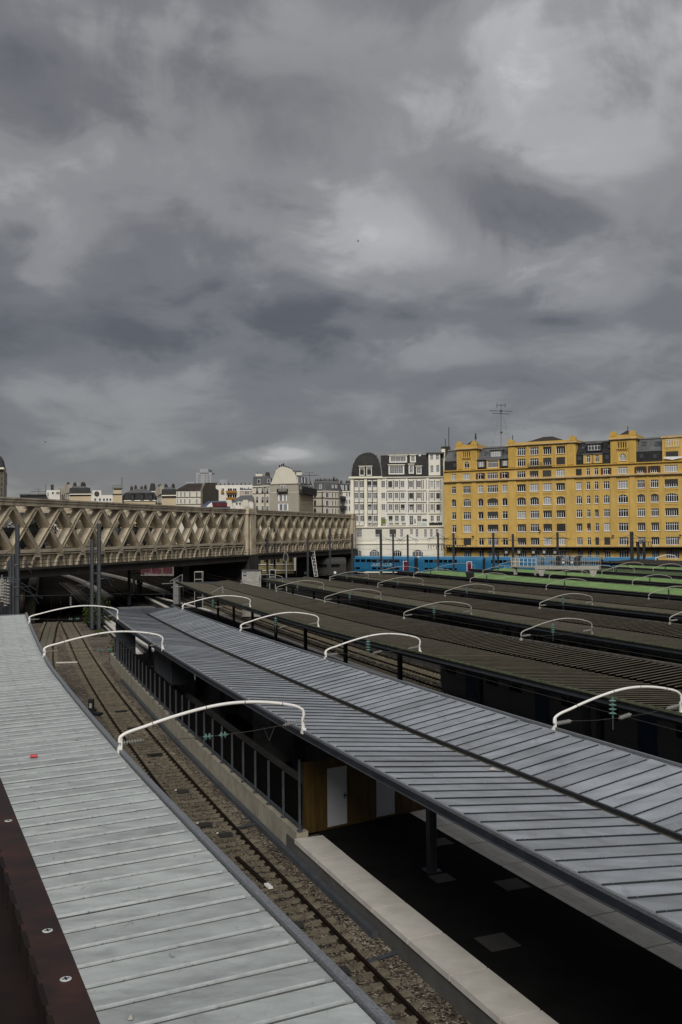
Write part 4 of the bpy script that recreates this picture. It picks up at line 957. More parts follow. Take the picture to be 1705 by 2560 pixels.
for f, xs_, yt, yp, x_win, rnd, slots in ((r2, (204, 452), 262, 205, (297, 357), (412, 490), (280, 372, 288, 355)), (r3, (650, 975), 195, 138, (762, 850), (378, 472), (740, 862, 232, 305))):
    u0, u1 = uu(f(xs_[0], 380)), uu(f(xs_[1], 380)); z1, zp = zz(f((xs_[0] + xs_[1]) / 2, yt)), zz(f((xs_[0] + xs_[1]) / 2, yp))
    a = tw(f, *x_win, *rnd); s = tw(f, *slots)
    n4 = [(s[0] + (s[1] - s[0]) * (k + .2) / 4, s[0] + (s[1] - s[0]) * (k + .75) / 4, s[2], s[3]) for k in range(4)]
    o = attic(u0, u1, z1, zp, [a] + n4, name='tower')
    window(Y, o, *a, 2, 'c' if f is r3 else 'o', arch=(a[1] - a[0]) * .45); sill(Y, o, a[0], a[1], a[2], 'yellow_trim')
    for q in n4: Y.part('slot_pane', 'glass', o, q[0], q[1], q[2], q[3], -.35, -.23)
    Y.part('slot_ledge', 'yellow_trim', o, s[0] - .2, s[1] + .2, s[2] - .3, s[2] - .05, .004, .45)
    for k in range(5): Y.part('corbel', 'yellow_trim', o, s[0] + (s[1] - s[0]) * k / 4 - .12, s[0] + (s[1] - s[0]) * k / 4 + .12, s[2] - .62, s[2] - .305, .004, .35)
    for x in (u0 + .35, u1 - 1.75): Y.part('corner_strip', 'yellow_trim', o, x, x + 1.4, z_l2 + .3, z1 - .5, .003, .16)
    mb = MB(); c = Y.P((u0 + u1) / 2, zp + 1.5, -4.5); q = [Y.P(u0 + .5, z1 + .33, -.55), Y.P(u1 - .5, z1 + .33, -.55), Y.P(u1 - .5, z1 + .33, -8.4), Y.P(u0 + .5, z1 + .33, -8.4)]
    for i in range(4): mb.poly([q[i], q[(i + 1) % 4], c])
    mb.build('tower_roof', 'tile_dark', o)
u0, u1 = uu(r2(835, 380)), uu(r3(200, 380)); z1, zp = zz(r2(1200, 203)), zz(r2(1200, 165)); ws = []
for x0, x1 in ((945, 1048), (1100, 1208), (1262, 1366), (1424, 1533)):
    d = (x0 - 945) / 480 * -22; ws.append(tw(r2, x0, x1, 243 + d, 338 + d)); ws.append(tw(r2, x0, x1, 378 + d, 470 + d))
o = attic(u0, u1, z1, zp, ws, name='attic_storey')
for k, q in enumerate(ws): window(Y, o, *q, 4, 'momoqoqf'[k] if k != 5 else 'h'); sill(Y, o, q[0], q[1], q[2], 'yellow_trim')
for x0, x1 in ((835, 930), (1058, 1092), (1216, 1254), (1376, 1414)): Y.part('pilaster', 'yellow_trim', o, uu(r2(x0 + 8, 380)), uu(r2(x1 - 4, 380)), z_l2 + .3, z1 - .3, .003, .16)
Y.part('pilaster', 'yellow_trim', o, uu(r3(95, 380)), uu(r3(180, 380)), z_l2 + .3, z1 - .3, .003, .2)
mb = MB(); A_, B_, C_, D_ = Y.P(u0 + 2.5, zp - .3, -1.5), Y.P(u1 - 2.5, zp - .3, -1.5), Y.P(u1 - 2.5, zp - .3, -9), Y.P(u0 + 2.5, zp - .3, -9); e, f_ = Y.P(u0 + 8, zp + 1.6, -5), Y.P(u1 - 7.5, zp + 1.6, -5)
mb.poly([A_, B_, f_, e]); mb.poly([B_, C_, f_]); mb.poly([C_, D_, e, f_]); mb.poly([D_, A_, e]); mb.build('roof', 'tile_dark', o)
q = MB(); uA, uB = ws[3][0] - .4, ws[5][1] + .4; z = ws[1][2]
for k in range(int((uB - uA) / .22)): Y.box(q, uA + .22 * k, uA + .22 * k + .03, z - .3, z + .7, .55, .58)
Y.box(q, uA, uB, z + .7, z + .76, .53, .60); Y.box(q, uA, uB, z - .42, z - .3, .01, .65); q.build('balcony', 'steel_grey', o)
# mansards between them
def mansard(u0, u1, zb, zt, low='slate', up='slate_old', set_=.5, back=2.6, ridge='zinc_roof'):
    r_ = MB(); Y.box(r_, u0, u1, z_l2 + .121, zb, -11, -set_); lo = r_.build('roof_lower', low, yl)
    npan = max(1, int((u1 - u0) / .75)); ro = None; mb = MB()
    for k in range(npan):
        a, b = u0 + (u1 - u0) * k / npan, u0 + (u1 - u0) * (k + 1) / npan
        mb.hexa([Y.P(a + .02, zb + .005, -11), Y.P(b - .02, zb + .005, -11), Y.P(b - .02, zb + .005, -set_ + .12), Y.P(a + .02, zb + .005, -set_ + .12), Y.P(a + .02, zt, -11), Y.P(b - .02, zt, -11), Y.P(b - .02, zt, -set_ - back), Y.P(a + .02, zt, -set_ - back)])
        mb.box(Y.P(a, (zb + zt) / 2, -set_ - back / 2 + .1), (.06, .12, (zt - zb) * 1.05), Y.d, (Y.n * back + V((0, 0, -(zt - zb)))).cross(Y.d)) if False else None
    ro = mb.build('roof_upper', up, yl)
    Y.part('ridge', ridge, yl, u0, u1, zt + .003, zt + .35, -9.5, -set_ - back + .3)
    return lo, ro
def skylight(root, f, x0, x1, y0, y1, o0, zb, zt, back=2.6, set_=.5, mat='glass_mid'):
    a, b, c, d = tw(f, x0, x1, y0, y1); q = MB()
    def off(z): return -set_ if z < zb else -set_ + .12 - (back + .12) * (z - zb) / (zt - zb)
    w = .07
    q.hexa([Y.P(a, c, off(c) - .05), Y.P(b, c, off(c) - .05), Y.P(b, c, off(c) + .10), Y.P(a, c, off(c) + .10), Y.P(a, d, off(d) - .05), Y.P(b, d, off(d) - .05), Y.P(b, d, off(d) + .10), Y.P(a, d, off(d) + .10)]); so = q.build('skylight', 'steel_dark', root)
    q = MB(); q.hexa([Y.P(a + w, c + w, off(c) + .09), Y.P(b - w, c + w, off(c) + .09), Y.P(b - w, c + w, off(c) + .125), Y.P(a + w, c + w, off(c) + .125), Y.P(a + w, d - w, off(d) + .09), Y.P(b - w, d - w, off(d) + .09), Y.P(b - w, d - w, off(d) + .125), Y.P(a + w, d - w, off(d) + .125)]); q.build('pane', mat, so)
def dormer(root, f, x0, x1, y0, y1, n, state='o', o=-.25, mat='yellow', sunk=3.0, roofm='zinc_roof', pad=.35, **kw):
    a, b, c, d = tw(f, x0, x1, y0, y1); mb = MB(); wall_holes(Y, mb, a - pad, b + pad, c - .25, d + .25, [(a, b, c, d)], o)
    for e in (a - pad, b + pad): mb.poly([Y.P(e, c - .25, o), Y.P(e, d + .25, o), Y.P(e, d + .25, o - sunk), Y.P(e, c - .25, o - sunk)])
    mb.poly([Y.P(a - pad, c - .25, o), Y.P(b + pad, c - .25, o), Y.P(b + pad, c - .25, o - sunk), Y.P(a - pad, c - .25, o - sunk)])
    do = mb.build('dormer', mat, root); window(Y, do, a, b, c, d, n, state, o=o, **kw)
    Y.part('dormer_roof', roofm, do, a - pad - .15, b + pad + .15, d + .253, d + .42, o - sunk, o + .25); return do
# left strip by the white building
zb, zt = zz(r2(120, 408)), zz(r2(120, 270)); lo, ro = mansard(U0, uu(r2(204, 380)) - .01, zb, zt); skylight(lo, r2, 152, 193, 432, 478, 0, zb, zt); skylight(ro, r2, 176, 200, 300, 345, 0, zb, zt)
zb, zt = zz(r2(640, 385)), zz(r2(640, 232)); lo, ro = mansard(uu(r2(452, 380)) + .01, uu(r2(835, 380)) - .01, zb, zt)
dormer(lo, r2, 585, 708, 402, 485, 5, 'm', o=.0); dormer(lo, r2, 470, 533, 408, 472, 3, 'c', o=-.15, mat='slate_old', roofm='slate'); dormer(lo, r2, 765, 822, 395, 458, 3, 'c', o=-.15, mat='slate_old', roofm='slate')
dormer(ro, r2, 605, 735, 278, 345, 6, 'c', o=-.9, mat='slate_old'); skylight(ro, r2, 512, 548, 282, 328, 0, zb, zt); skylight(ro, r2, 800, 828, 265, 305, 0, zb, zt)
zb, zt = zz(r3(420, 385)), zz(r3(420, 225)); lo, ro = mansard(uu(r3(200, 380)) + .01, uu(r3(650, 380)) - .01, zb, zt, up='slate', ridge='slate_old')
dormer(lo, r3, 340, 388, 405, 495, 2, 'm', o=.0, pad=.8); dormer(lo, r3, 450, 498, 400, 490, 2, 'm', o=.0, pad=.8); skylight(lo, r3, 215, 272, 415, 470, 0, zb, zt); skylight(lo, r3, 570, 625, 395, 455, 0, zb, zt)
dormer(ro, r3, 350, 510, 260, 335, 4, 'm', o=-.6, mat='slate'); skylight(ro, r3, 248, 290, 270, 315, 0, zb, zt); skylight(ro, r3, 585, 630, 250, 300, 0, zb, zt)
zb, zt = zz(r3(1130, 350)), zz(r3(1130, 178)); lo, ro = mansard(uu(r3(975, 380)) + .01, uu(r3(1310, 380)), zb, zt)
for x0, x1 in ((1015, 1070), (1185, 1242)): skylight(lo, r3, x0, x1, 382, 442, 0, zb, zt); skylight(ro, r3, x0 + 12, x1 + 15, 215, 275, 0, zb, zt)
q = MB(); q = attic(uu(r3(1315, 380)), U1, zz(r3(1450, 175)), zz(r3(1450, 150)), [], knobs=False, over=.2, name='attic_storey')
for y0, y1, s in ((198, 290, 'm'), (350, 440, 'f')):
    a, b, c, d = tw(r3, 1362, 1525, y0, y1); Y.part('window_recess', 'yellow_trim', q, a - .3, b + .3, c - .3, d + .2, .003, .06); window(Y, q, a, b, c, d, 5, s, o=.30)
a, b, c, d = tw(r3, 1340, 1568, 418, 462); ban = MB(); ban.prism([Y.P(a, c + .4, .62), Y.P(a, d, .62), Y.P(b + 1, d - .1, .62), Y.P(b + 1, c + .6, .62), Y.P((a + b) / 2, c, .66)], Y.n * .04)
tag(ban.build('banner', 'frame_white'), 'white banner with red lettering hung below an attic window of the ochre building', 'banner')
def text(body, size, mat, loc, xdir, up=(0, 0, 1), parent=None, name='lettering', ext=.01, align='CENTER'):
    c = bpy.data.curves.new(name, 'FONT'); c.body = body; c.size = size; c.extrude = ext; c.align_x = align; c.align_y = 'CENTER'; c.resolution_u = 3
    o = bpy.data.objects.new(name, c); me = None
    x = V(xdir).normalized(); y = V(up).normalized(); z = x.cross(y)
    COL.objects.link(o); o.data.materials.append(M[mat]); mw = Matrix(((x.x, y.x, z.x, loc[0]), (x.y, y.y, z.y, loc[1]), (x.z, y.z, z.z, loc[2]), (0, 0, 0, 1)))
    dg = bpy.context.evaluated_depsgraph_get(); me = bpy.data.meshes.new_from_object(o.evaluated_get(dg)); nm_ = name; bpy.data.objects.remove(o); bpy.data.curves.remove(c)
    me.transform(Matrix.Translation(-wpos(parent)) @ mw if parent else mw); me.materials.clear(); me.materials.append(M[mat])
    return link(name, me, parent)
# ------------------------------------------------------------------ the cream apartment block with the black mansard
w1 = lambda x, y: (860 + x / 6.0308, 1100 + y / 6.0308)
C = Plane((at_Y(878, 1300, 268.5).x, 268.5), (1, -.035))
def ch(x, y): return C.hit(*w1(x, y))
def crect(x0, x1, y0, y1): return (ch(x0, (y0 + y1) / 2)[0], ch(x1, (y0 + y1) / 2)[0], ch((x0 + x1) / 2, y1)[1], ch((x0 + x1) / 2, y0)[1])
cr = thing('apartment_building', 'cream apartment building with a rounded black mansard and brown timber strips', 'building', C.P(0, 0))
c0, c1 = ch(100, 800)[0], ch(1500, 800)[0]; zt_ = ch(800, 555)[1]; zg = ch(800, 1305)[1]; zq = ch(800, 1560)[1]
wins = []
rws = [(620, 715), (798, 885), (970, 1060), (1143, 1232)]
ccs = [(158, 216), (238, 300), (358, 415), (438, 500), (563, 622), (668, 730), (762, 822), (854, 914), (982, 1043), (1100, 1163), (1300, 1352), (1390, 1446)]
CS = ['ooqqofoooocc'.replace('qq', 'hh'), 'ooccoooofoof', 'ooqoooohhooh', 'ooho.hoooooo']
CS[1] = 'oommoooofoof'; CS[0] = 'oohhofoooocc'; CS[2] = 'ooqooooHqoof'.lower()
for r, (y0, y1) in enumerate(rws):
    for k, (x0, x1) in enumerate(ccs):
        if CS[r][k] == '.': continue
        yy1 = y1 + 45 if (r == 3 and k == 8) else y1
        wins.append((crect(x0 + (3 - r) * -2 + 4, x1 + (3 - r) * -2 + 4, y0, yy1), 2, CS[r][k], 3))
for x0, x1, y0, y1, n, s in ((186, 270, 1345, 1465, 4, 'o'), (472, 574, 1345, 1465, 4, 'h'), (686, 786, 1345, 1465, 4, 'h'), (848, 890, 1345, 1465, 2, 'o'), (997, 1040, 1345, 1425, 2, 'o'), (1080, 1122, 1345, 1462, 2, 'o'), (1208, 1250, 1345, 1465, 2, 'o'), (1296, 1338, 1345, 1465, 2, 'o'), (1382, 1426, 1345, 1465, 2, 'o')):
    wins.append((crect(x0, x1, y0, y1), n, s, 2))
arch_w = [(crect(385, 535, 1655, 1760), 6, 'm', 1), (crect(1032, 1192, 1655, 1760), 7, 'o', 2), (crect(196, 264, 1665, 1760), 3, 'm', 1), (crect(740, 870, 1665, 1760), 4, 'o', 2)]
hs = [w[0] for w in wins + arch_w]
def depth_box(pl, mb, u0, u1, z0, z1, dep):
    for a in (u0, u1): mb.poly([pl.P(a, z0), pl.P(a, z1), pl.P(a, z1, -dep), pl.P(a, z0, -dep)])
    mb.poly([pl.P(u0, z0, -dep), pl.P(u0, z1, -dep), pl.P(u1, z1, -dep), pl.P(u1, z0, -dep)]); mb.poly([pl.P(u0, z1), pl.P(u1, z1), pl.P(u1, z1, -dep), pl.P(u0, z1, -dep)])
mb = MB(); wall_holes(C, mb, c0, c1, 0, zt_, hs); depth_box(C, mb, c0, c1, 0, zt_, 13); mb.build('wall', 'cream', cr)
for q, n, s, b in wins:
    w = window(C, cr, *q, n, s, transom=False, bars=b, rev=.18, fw=.07); sill(C, w, q[0], q[1], q[2], 'frame_white', h=.07, d=.08)
for q, n, s, b in arch_w:
    window(C, cr, *q, n, s, transom=True, bars=0, arch=.9 if n > 4 else .4, wall='cream', rev=.3)
C.part('string_course', 'cream_trim', cr, c0 - .2, c1 + .3, zg - .25, zg + .12, .003, .45); C.part('string_course', 'cream_trim', cr, c0 - .2, c1 + .2, zq - .12, zq + .12, .003, .3)
C.part('eave_cornice', 'cream_trim', cr, c0 - .5, ch(575, 550)[0], zt_ - .35, zt_ + .16, .003, .6); C.part('eave_gutter', 'cream_trim', cr, ch(578, 550)[0], c1, zt_ - .25, zt_ - .02, .003, .35)
for k in range(5):                                         # grooved lower storey
    z = zg - .9 - k * .85; C.part('groove_band', 'cream_trim', cr, c0, c1, z, z + .62, .002, .05) if False else None
for y in (1370, 1395, 1425, 1480, 1500):
    z = ch(800, y)[1]; mb = MB()
    for a, b in ((275, 466), (580, 680), (792, 842), (896, 990), (1048, 1074), (1128, 1202), (1256, 1290), (1344, 1376), (1432, 1495)): C.box(mb, ch(a, y)[0], ch(b, y)[0], z - .03, z + .05, -.02, .05)
    mb.build('grooved_course', 'cream_trim', cr)
mb = MB()                                                  # brown timber strips
def strip(x0, x1, y0, y1):
    a, b, c, d = crect(x0, x1, y0, y1); C.box(mb, a, b, c, d, -.02, .045)
for y in (770, 943, 1118, 1296):
    for a, b in ((152, 302), (352, 502), (645, 940), (955, 1250), (1280, 1462)): strip(a, b, y - 6, y + 5)
for a, b, ys_ in ((152, 302, 592), (352, 502, 592), (645, 940, 575), (955, 1250, 575), (1280, 1462, 575)): strip(a, b, ys_ - 2, ys_ + 8)
for x in (152, 227, 302, 352, 428, 502): strip(x - 6, x + 5, 598, 766); strip(x - 6, x + 5, 780, 940); strip(x - 6, x + 5, 950, 1115); strip(x - 2, x + 5, 1125, 1292)
for x in (645, 745, 838, 940, 972, 1050, 1092, 1172, 1197, 1243, 1282, 1366, 1460):
    for y0, y1 in ((600, 735), (790, 915), (960, 1090)): strip(x - 5, x + 5, y0, y1)
mb.build('timber_strips', 'strip', cr)
mb = MB()
for x in (634, 945, 1255): a, b, _, _ = crect(x - 7, x + 5, 560, 1290); C.box(mb, a, b, zg, zt_ - .3, .003, .14)
mb.build('downpipe', 'frame_white', cr)
for a, b in ((305, 350), (506, 556), (103, 148)): x0, x1, _, _ = crect(a, b, 590, 1290); C.part('pilaster', 'cream_trim', cr, x0, x1, zg + .13, zt_ - .36, .003, .14)
# rounded mansard of the corner pavilion: lofted rings
pu0, pu1 = ch(105, 540)[0], ch(570, 540)[0]; zp1 = ch(380, 172)[1]; mb = MB(); rings = []
for f, i in ((0, 0), (.18, .12), (.36, .35), (.54, .75), (.72, 1.5), (.86, 2.6), (.95, 3.9), (1, 5.2)):
    z = zt_ + .16 + (zp1 - zt_ - .16) * f; ins = i * .82; rings.append([C.P(pu0 + ins, z, -ins * .8), C.P(pu1 - ins * .72, z, -ins * .8), C.P(pu1 - ins * .72, z, -11 + ins * .6), C.P(pu0 + ins, z, -11 + ins * .6)])
mb.sheet([r + [r[0]] for r in rings]); mb.poly(rings[-1]); pv = mb.build('pavilion_roof', 'slate', cr)
for cidx in (0, 1):
    q = MB(); q.tube([r[cidx] for r in rings], .16, 6); q.build('hip_trim', 'zinc_roof', pv)
# long mansard
mu0, mu1 = pu1 - .25, c1; zb, zt2 = ch(800, 225)[1], ch(900, 145)[1]
mb = MB(); mb.sheet([[C.P(u, z, o) for u in (mu0, mu1)] for z, o in ((zt_, -.05), (zt_ + 2.5, -.35), (zb - 1, -.9), (zb, -1.5))]); mb.poly([C.P(mu0, zb, -1.5), C.P(mu1, zb, -1.5), C.P(mu1, zb, -11), C.P(mu0, zb, -11)])
mb.poly([C.P(mu1, zt_, -.05), C.P(mu1, zb, -1.5), C.P(mu1, zb, -11), C.P(mu1, zt_, -11)]); mr = mb.build('mansard_roof', 'slate', cr)
mu0b = ch(470, 190)[0]
for k in range(24):
    a, b = mu0b + (mu1 - mu0b) * k / 24, mu0b + (mu1 - mu0b) * (k + 1) / 24; q = MB()
    q.hexa([C.P(a + .02, zb - .02, -1.25), C.P(b - .02, zb - .02, -1.25), C.P(b - .02, zb + .05, -1.25), C.P(a + .02, zb + .05, -1.25), C.P(a + .02, zt2 - .1, -7), C.P(b - .02, zt2 - .1, -7), C.P(b - .02, zt2, -7), C.P(a + .02, zt2, -7)]); q.build('roof_sheet', 'zinc_roof', mr)
def cdormer(x0, x1, y0, y1, n, s='o', o=.0, bars=3, sunk=2.2, pad=.35):
    a, b, c, d = crect(x0, x1, y0, y1); q = MB(); wall_holes(C, q, a - pad, b + pad, c - .25, d + .3, [(a, b, c, d)], o)
    for e in (a - pad, b + pad): q.poly([C.P(e, c - .25, o), C.P(e, d + .3, o), C.P(e, d + .3, o - sunk), C.P(e, c - .25, o - sunk)])
    do = q.build('dormer', 'cream', mr); window(C, do, a, b, c, d, n, s, o=o, transom=False, bars=bars, fw=.07)
    C.part('dormer_roof', 'cream_trim', do, a - pad - .2, b + pad + .2, d + .303, d + .5, o - sunk, o + .3)
cdormer(242, 300, 418, 525, 2, pad=.2); cdormer(348, 408, 416, 525, 2, 'c', pad=.2); cdormer(690, 890, 395, 505, 6, 'm'); cdormer(988, 1040, 385, 495, 2, 'm', pad=.25); cdormer(1095, 1160, 415, 503, 2, 'm', pad=.15)
cdormer(702, 932, 248, 325, 6, 'm', o=-.55); cdormer(1012, 1068, 240, 322, 2, 'm', o=-.55, pad=.3)
a, b, c, d = crect(1275, 1450, 205, 535); q = MB(); hb = [crect(x0, x1, y0, y1) for x0, x1, y0, y1 in ((1300, 1345, 222, 302), (1384, 1432, 220, 300), (1303, 1348, 385, 492), (1390, 1436, 380, 486))]
wall_holes(C, q, a, b, c, d, hb, .05); depth_box(C, q, a, b, c, d, 4); bay = q.build('gabled_bay', 'cream', mr)
for h in hb: window(C, bay, *h, 2, 'm', o=.05, transom=False, bars=2, fw=.06)
C.part('bay_roof', 'slate_old', bay, a - .5, b + 1.2, d + .01, d + .35, -5, .5)
C.part('party_wall', 'cream_trim', cr, c1 - .3, c1 + .7, zt_ - .3, zt2 + .2, -10, -1.6)
a, b, c, d = crect(1130, 1160, 215, 240); C.part('roof_hatch', 'frame_white', mr, a, b, c, d, -1.2, -.9)
for x in (1515, 1560, 1600):
    p = ch(x, 110); q = MB(); C.box(q, p[0] - .5, p[0] + .45, zt2 - 2, zt2 + 1.2, -7, -5); q.build('chimney', 'pot_dark', cr)
# spray-paint tags (unreadable scrawls) along the string course, and the green panel
def tags(root, pl, u0, u1, z0, z1, mat, n, o=.012, th=.10, name='graffiti_tag'):
    q = MB()
    for k in range(n):
        uc = u0 + (u1 - u0) * (k + .5) / n; w = (u1 - u0) / n * .75; pts = []
        ph = random.uniform(0, 6.28); m = random.choice((5, 6, 8))
        for j in range(m + 1):
            t = j / m; pts.append((uc - w / 2 + w * t + random.uniform(-.12, .12) * w, z0 + (z1 - z0) * (.5 + .48 * math.sin(ph + j * 2.3))))
        for (a, b), (c, d) in zip(pts, pts[1:]): q.beam(pl.P(a, b, o), pl.P(c, d, o), th, .02, up=pl.n)
    return q.build(name, mat, root)
for x0, x1, y0, y1, mat, n in ((362, 420, 1245, 1285, 'graffiti_red', 3), (438, 505, 1245, 1285, 'graffiti_ink', 3), (515, 640, 1262, 1298, 'graffiti_ink', 6), (530, 620, 1165, 1188, 'graffiti_ink', 5), (670, 745, 1245, 1280, 'graffiti_ink', 3), (765, 830, 1245, 1278, 'graffiti_ink', 3), (870, 930, 1245, 1280, 'graffiti_ink', 3),
                               (990, 1040, 1240, 1275, 'graffiti_ink', 2), (1180, 1248, 1185, 1230, 'graffiti_ink', 5), (1102, 1250, 1245, 1285, 'graffiti_pale', 7), (1285, 1480, 1240, 1288, 'graffiti_ink', 14), (1062, 1080, 1180, 1270, 'graffiti_ink', 1)):
    a, b, c, d = crect(x0, x1, y0, y1); tags(cr, C, a, b, c, d, mat, n, th=.16 if x0 == 1285 else .09)
a, b, c, d = crect(510, 648, 1190, 1262); gp = C.part('graffiti_panel', 'graffiti_green', cr, a, b, c, d, .003, .02); tags(gp, C, a, b, c + .3, d - .3, MAT('yellow spray', (.24, .26, .05)), 6, .025, .16)

# ------------------------------------------------------------------ houses behind the bridge
class House:
    def __init__(s, label, cat, pts, ztop, mat, zb=0.0, name='house', group=None):
        s.p = [V((at_Y(px, 1330, Yd).x, Yd, 0)) for px, Yd in pts]; s.zt = at_Y(pts[0][0], ztop[1], ztop[0]).z if isinstance(ztop, tuple) else ztop
        s.root = thing(name, label, cat, s.p[0], group); mb = MB(); mb.prism([p + V((0, 0, zb)) for p in s.p], (0, 0, s.zt - zb)); s.wall = mb.build('wall', mat, s.root)
        s.pl = [Plane(a, b - a) for a, b in zip(s.p, s.p[1:])]
        s.cen = sum(s.p, V()) / len(s.p)
    def win(s, i, x0, x1, y0, y1, n=2, state='o', shut=None, frame='frame_white', rail=False):
        pl = s.pl[i]; a, z1 = pl.hit(x0, (y0)); b, z0 = pl.hit(x1, y1); mb = MB(); t = .10
        for (q0, q1, r0, r1) in ((a - t, a, z0 - t, z1 + t), (b, b + t, z0 - t, z1 + t), (a, b, z1, z1 + t), (a, b, z0 - t, z0)): pl.box(mb, q0, q1, r0, r1, -.05, .09)
        if n > 1:
            for k in range(1, n): u = a + (b - a) * k / n; pl.box(mb, u - .05, u + .05, z0, z1, .032, .07)
        w = mb.build('window', frame, s.root); pl.part('pane', {'o': 'glass', 'c': 'curtain', 'm': 'glass_mid'}[state], w, a, b, z0, z1, -.04, .03)
        if shut:
            for e, f in ((a - (b - a) * .55 - t, a - t - .02), (b + t + .02, b + (b - a) * .55 + t)): pl.part('shutter', shut, w, e, f, z0 - t, z1 + t, .005, .10)
        if rail: pl.part('guard_rail', 'iron', w, a, b, z0, z0 + (z1 - z0) * .35, .10, .16)
        return w
    def band(s, i, x0, x1, y, h, d, mat, name='string_course'):
        pl = s.pl[i]; a, z = pl.hit(x0, y); b, _ = pl.hit(x1, y); return pl.part(name, mat, s.root, a, b, z - h / 2, z + h / 2, .003, d)
    def roof(s, steps, mat, name='roof', cap='slate_old', over=.3):
        rings = []
        for dz_, f in steps: rings.append([s.cen + (p - s.cen) * f + V((0, 0, s.zt + dz_)) for p in s.p])
        o = None
        for k in range(len(rings) - 1):
            mb = MB(); n = len(s.p)
            for i in range(n): j = (i + 1) % n; mb.poly([rings[k][i], rings[k][j], rings[k + 1][j], rings[k + 1][i]])
            if k == len(rings) - 2: mb.poly(rings[-1])
            o = mb.build(name if k == 0 else 'roof_top', mat if k == 0 else cap, s.root)
        mb = MB(); mb.prism([s.cen + (p - s.cen) * 1.03 + V((0, 0, s.zt - .3)) for p in s.p], (0, 0, .32)); mb.build('cornice', 'cream_trim', s.root)
        return o
    def chimney(s, px, Yd, y0, y1, wd=1.0, dp=1.2, pots=4, mat='pot_dark', pot='pot_dark'):
        a, b = at_Y(px, y0, Yd), at_Y(px, y1, Yd); mb = MB(); mb.box((a.x, Yd, (a.z + b.z) / 2), (wd, dp, abs(a.z - b.z))); c = mb.build('chimney', mat, s.root)
        for k in range(pots):
            q = MB(); x = a.x + wd * ((k + .5) / pots - .5) * .9; q.tube([(x, Yd, a.z - .02), (x, Yd, a.z + random.uniform(.35, .7))], [.13, .10], 6); q.build('chimney_pot', pot, c)
# zoom frames used below: k1 = left strip (5.227 px per photo px), k2, k3
k1 = lambda x, y: (x / 5.227, 1130 + y / 5.227)
k2 = lambda x, y: (280 + x / 4.3556, 1150 + y / 4.3556)
k3 = lambda x, y: (610 + x / 5.4069, 1150 + y / 5.4069)
# glass block at the left edge
h = House('weathered glass and concrete block cut by the left picture edge', 'building', [(-60, 175), (9, 175), (17, 190), (17, 230), (-60, 230)], (175, 1170), 'render_grey', name='office_block')
for k in range(5):
    z0 = 1178 + k * 14
    for x0, x1 in ((-14, -8), (-5, 0.5), (3, 7)): h.win(0, x0, x1, z0, z0 + 10, 1, 'm', frame='gable_dark')
h.roof([(0, 1), (2.5, .8)], 'slate')
h = House('long low dark flat-roofed block behind the left end of the bridge', 'building', [(50, 330), (116, 330), (118, 345), (52, 345)], (330, 1237), 'steel_dark', name='flat_roofed_block'); h.band(0, 50, 116, 1236.5, .5, .6, 'slate_old', 'roof_edge')
h = House('low white rooftop storey beside a grey slate mansard, behind the bridge', 'building', [(116, 335), (150, 335), (152, 350), (118, 350)], (335, 1225.5), 'render_white', name='white_block')
for x0, x1, y0, y1 in ((130, 134.5, 1230, 1235), (141, 143, 1230, 1235), (144, 146, 1230, 1235), (147, 149, 1230, 1235), (119, 121.5, 1231, 1240)): h.win(0, x0, x1, y0, y1, 1)
def mast_thing(lab, px, y0, y1, Yd, kind, name='antenna'):
    a, b = at_Y(px, y1, Yd), at_Y(px, y0, Yd); r = thing(name, lab, 'antenna', a); mb = MB(); mb.tube([a, (b.x, Yd, b.z)], .06 if kind != 'pole' else .10, 5); mb.build('pole', 'pot_dark', r)
    mb = MB(); X1, Z = V((1, 0, 0)), V((0, 0, 1))
    if kind == 'panel': mb.box((b.x, Yd, b.z - 1.2), (.9, .5, 2.2))
    elif kind == 'yagi':
        for z, L in ((-.1, 1.6), (-.9, 2.6), (-1.1, 3.4)): mb.tube([V((b.x - L, Yd, b.z + z)), V((b.x + L, Yd, b.z + z))], .045, 4)
        for k in range(-3, 4): mb.tube([V((b.x + k * .5, Yd - .6, b.z - .1)), V((b.x + k * .5, Yd + .6, b.z - .1))], .03, 4)
    elif kind == 'big':
        for z, L in ((-1.9, 3.0), (-2.6, 2.3)): mb.tube([V((b.x - L, Yd, b.z + z + .15)), V((b.x + L, Yd, b.z + z - .05))], .07, 4)
        mb.tube([V((b.x - 1.1, Yd, b.z - .3)), V((b.x + 1.1, Yd, b.z - .3))], .07, 4)
        for s in (-1, 1): mb.tube([V((b.x + s * 1.1, Yd, b.z - 1.0)), V((b.x + s * 1.1, Yd, b.z + .2))], .06, 4); mb.tube([V((b.x, Yd, b.z - 1.2)), V((b.x + s * 3, Yd, b.z - 13))], .018, 3)
        for z in (-1.9, -7.5): mb.box((b.x, Yd, b.z + z), (.5, .4, .4))
    elif kind == 'top': mb.tube([V((b.x, Yd, b.z - 1.6)), V((b.x, Yd, b.z))], [.28, .16], 6)
    if mb.v: mb.build('aerial', 'pot_dark', r)
    return r
mast_thing('tall rooftop panel antenna left of the white rooftop storey', 114.5, 1211, 1238, 338, 'pole'); mast_thing('short panel antenna standing on the white rooftop storey', 130.5, 1211, 1226, 338, 'panel'); mast_thing('thin aerial on the long dark flat roof', 97, 1222, 1237, 336, 'yagi')
h = House('beige stone house with a dark slate mansard, leftmost of the mansards behind the bridge', 'house', [(149, 362), (174, 330), (228, 330), (226, 360), (152, 380)], (330, 1235), 'render_beige')
h.roof([(0, 1.0), (2.1, .95), (3.2, .55)], 'slate', cap='slate_old')
h.band(1, 174, 228, 1236.5, .9, .25, 'tile_dark', 'brick_band')
for k in range(5): x = 153 + k * 4.6; h.win(0, x, x + 2, 1237, 1246, 1)
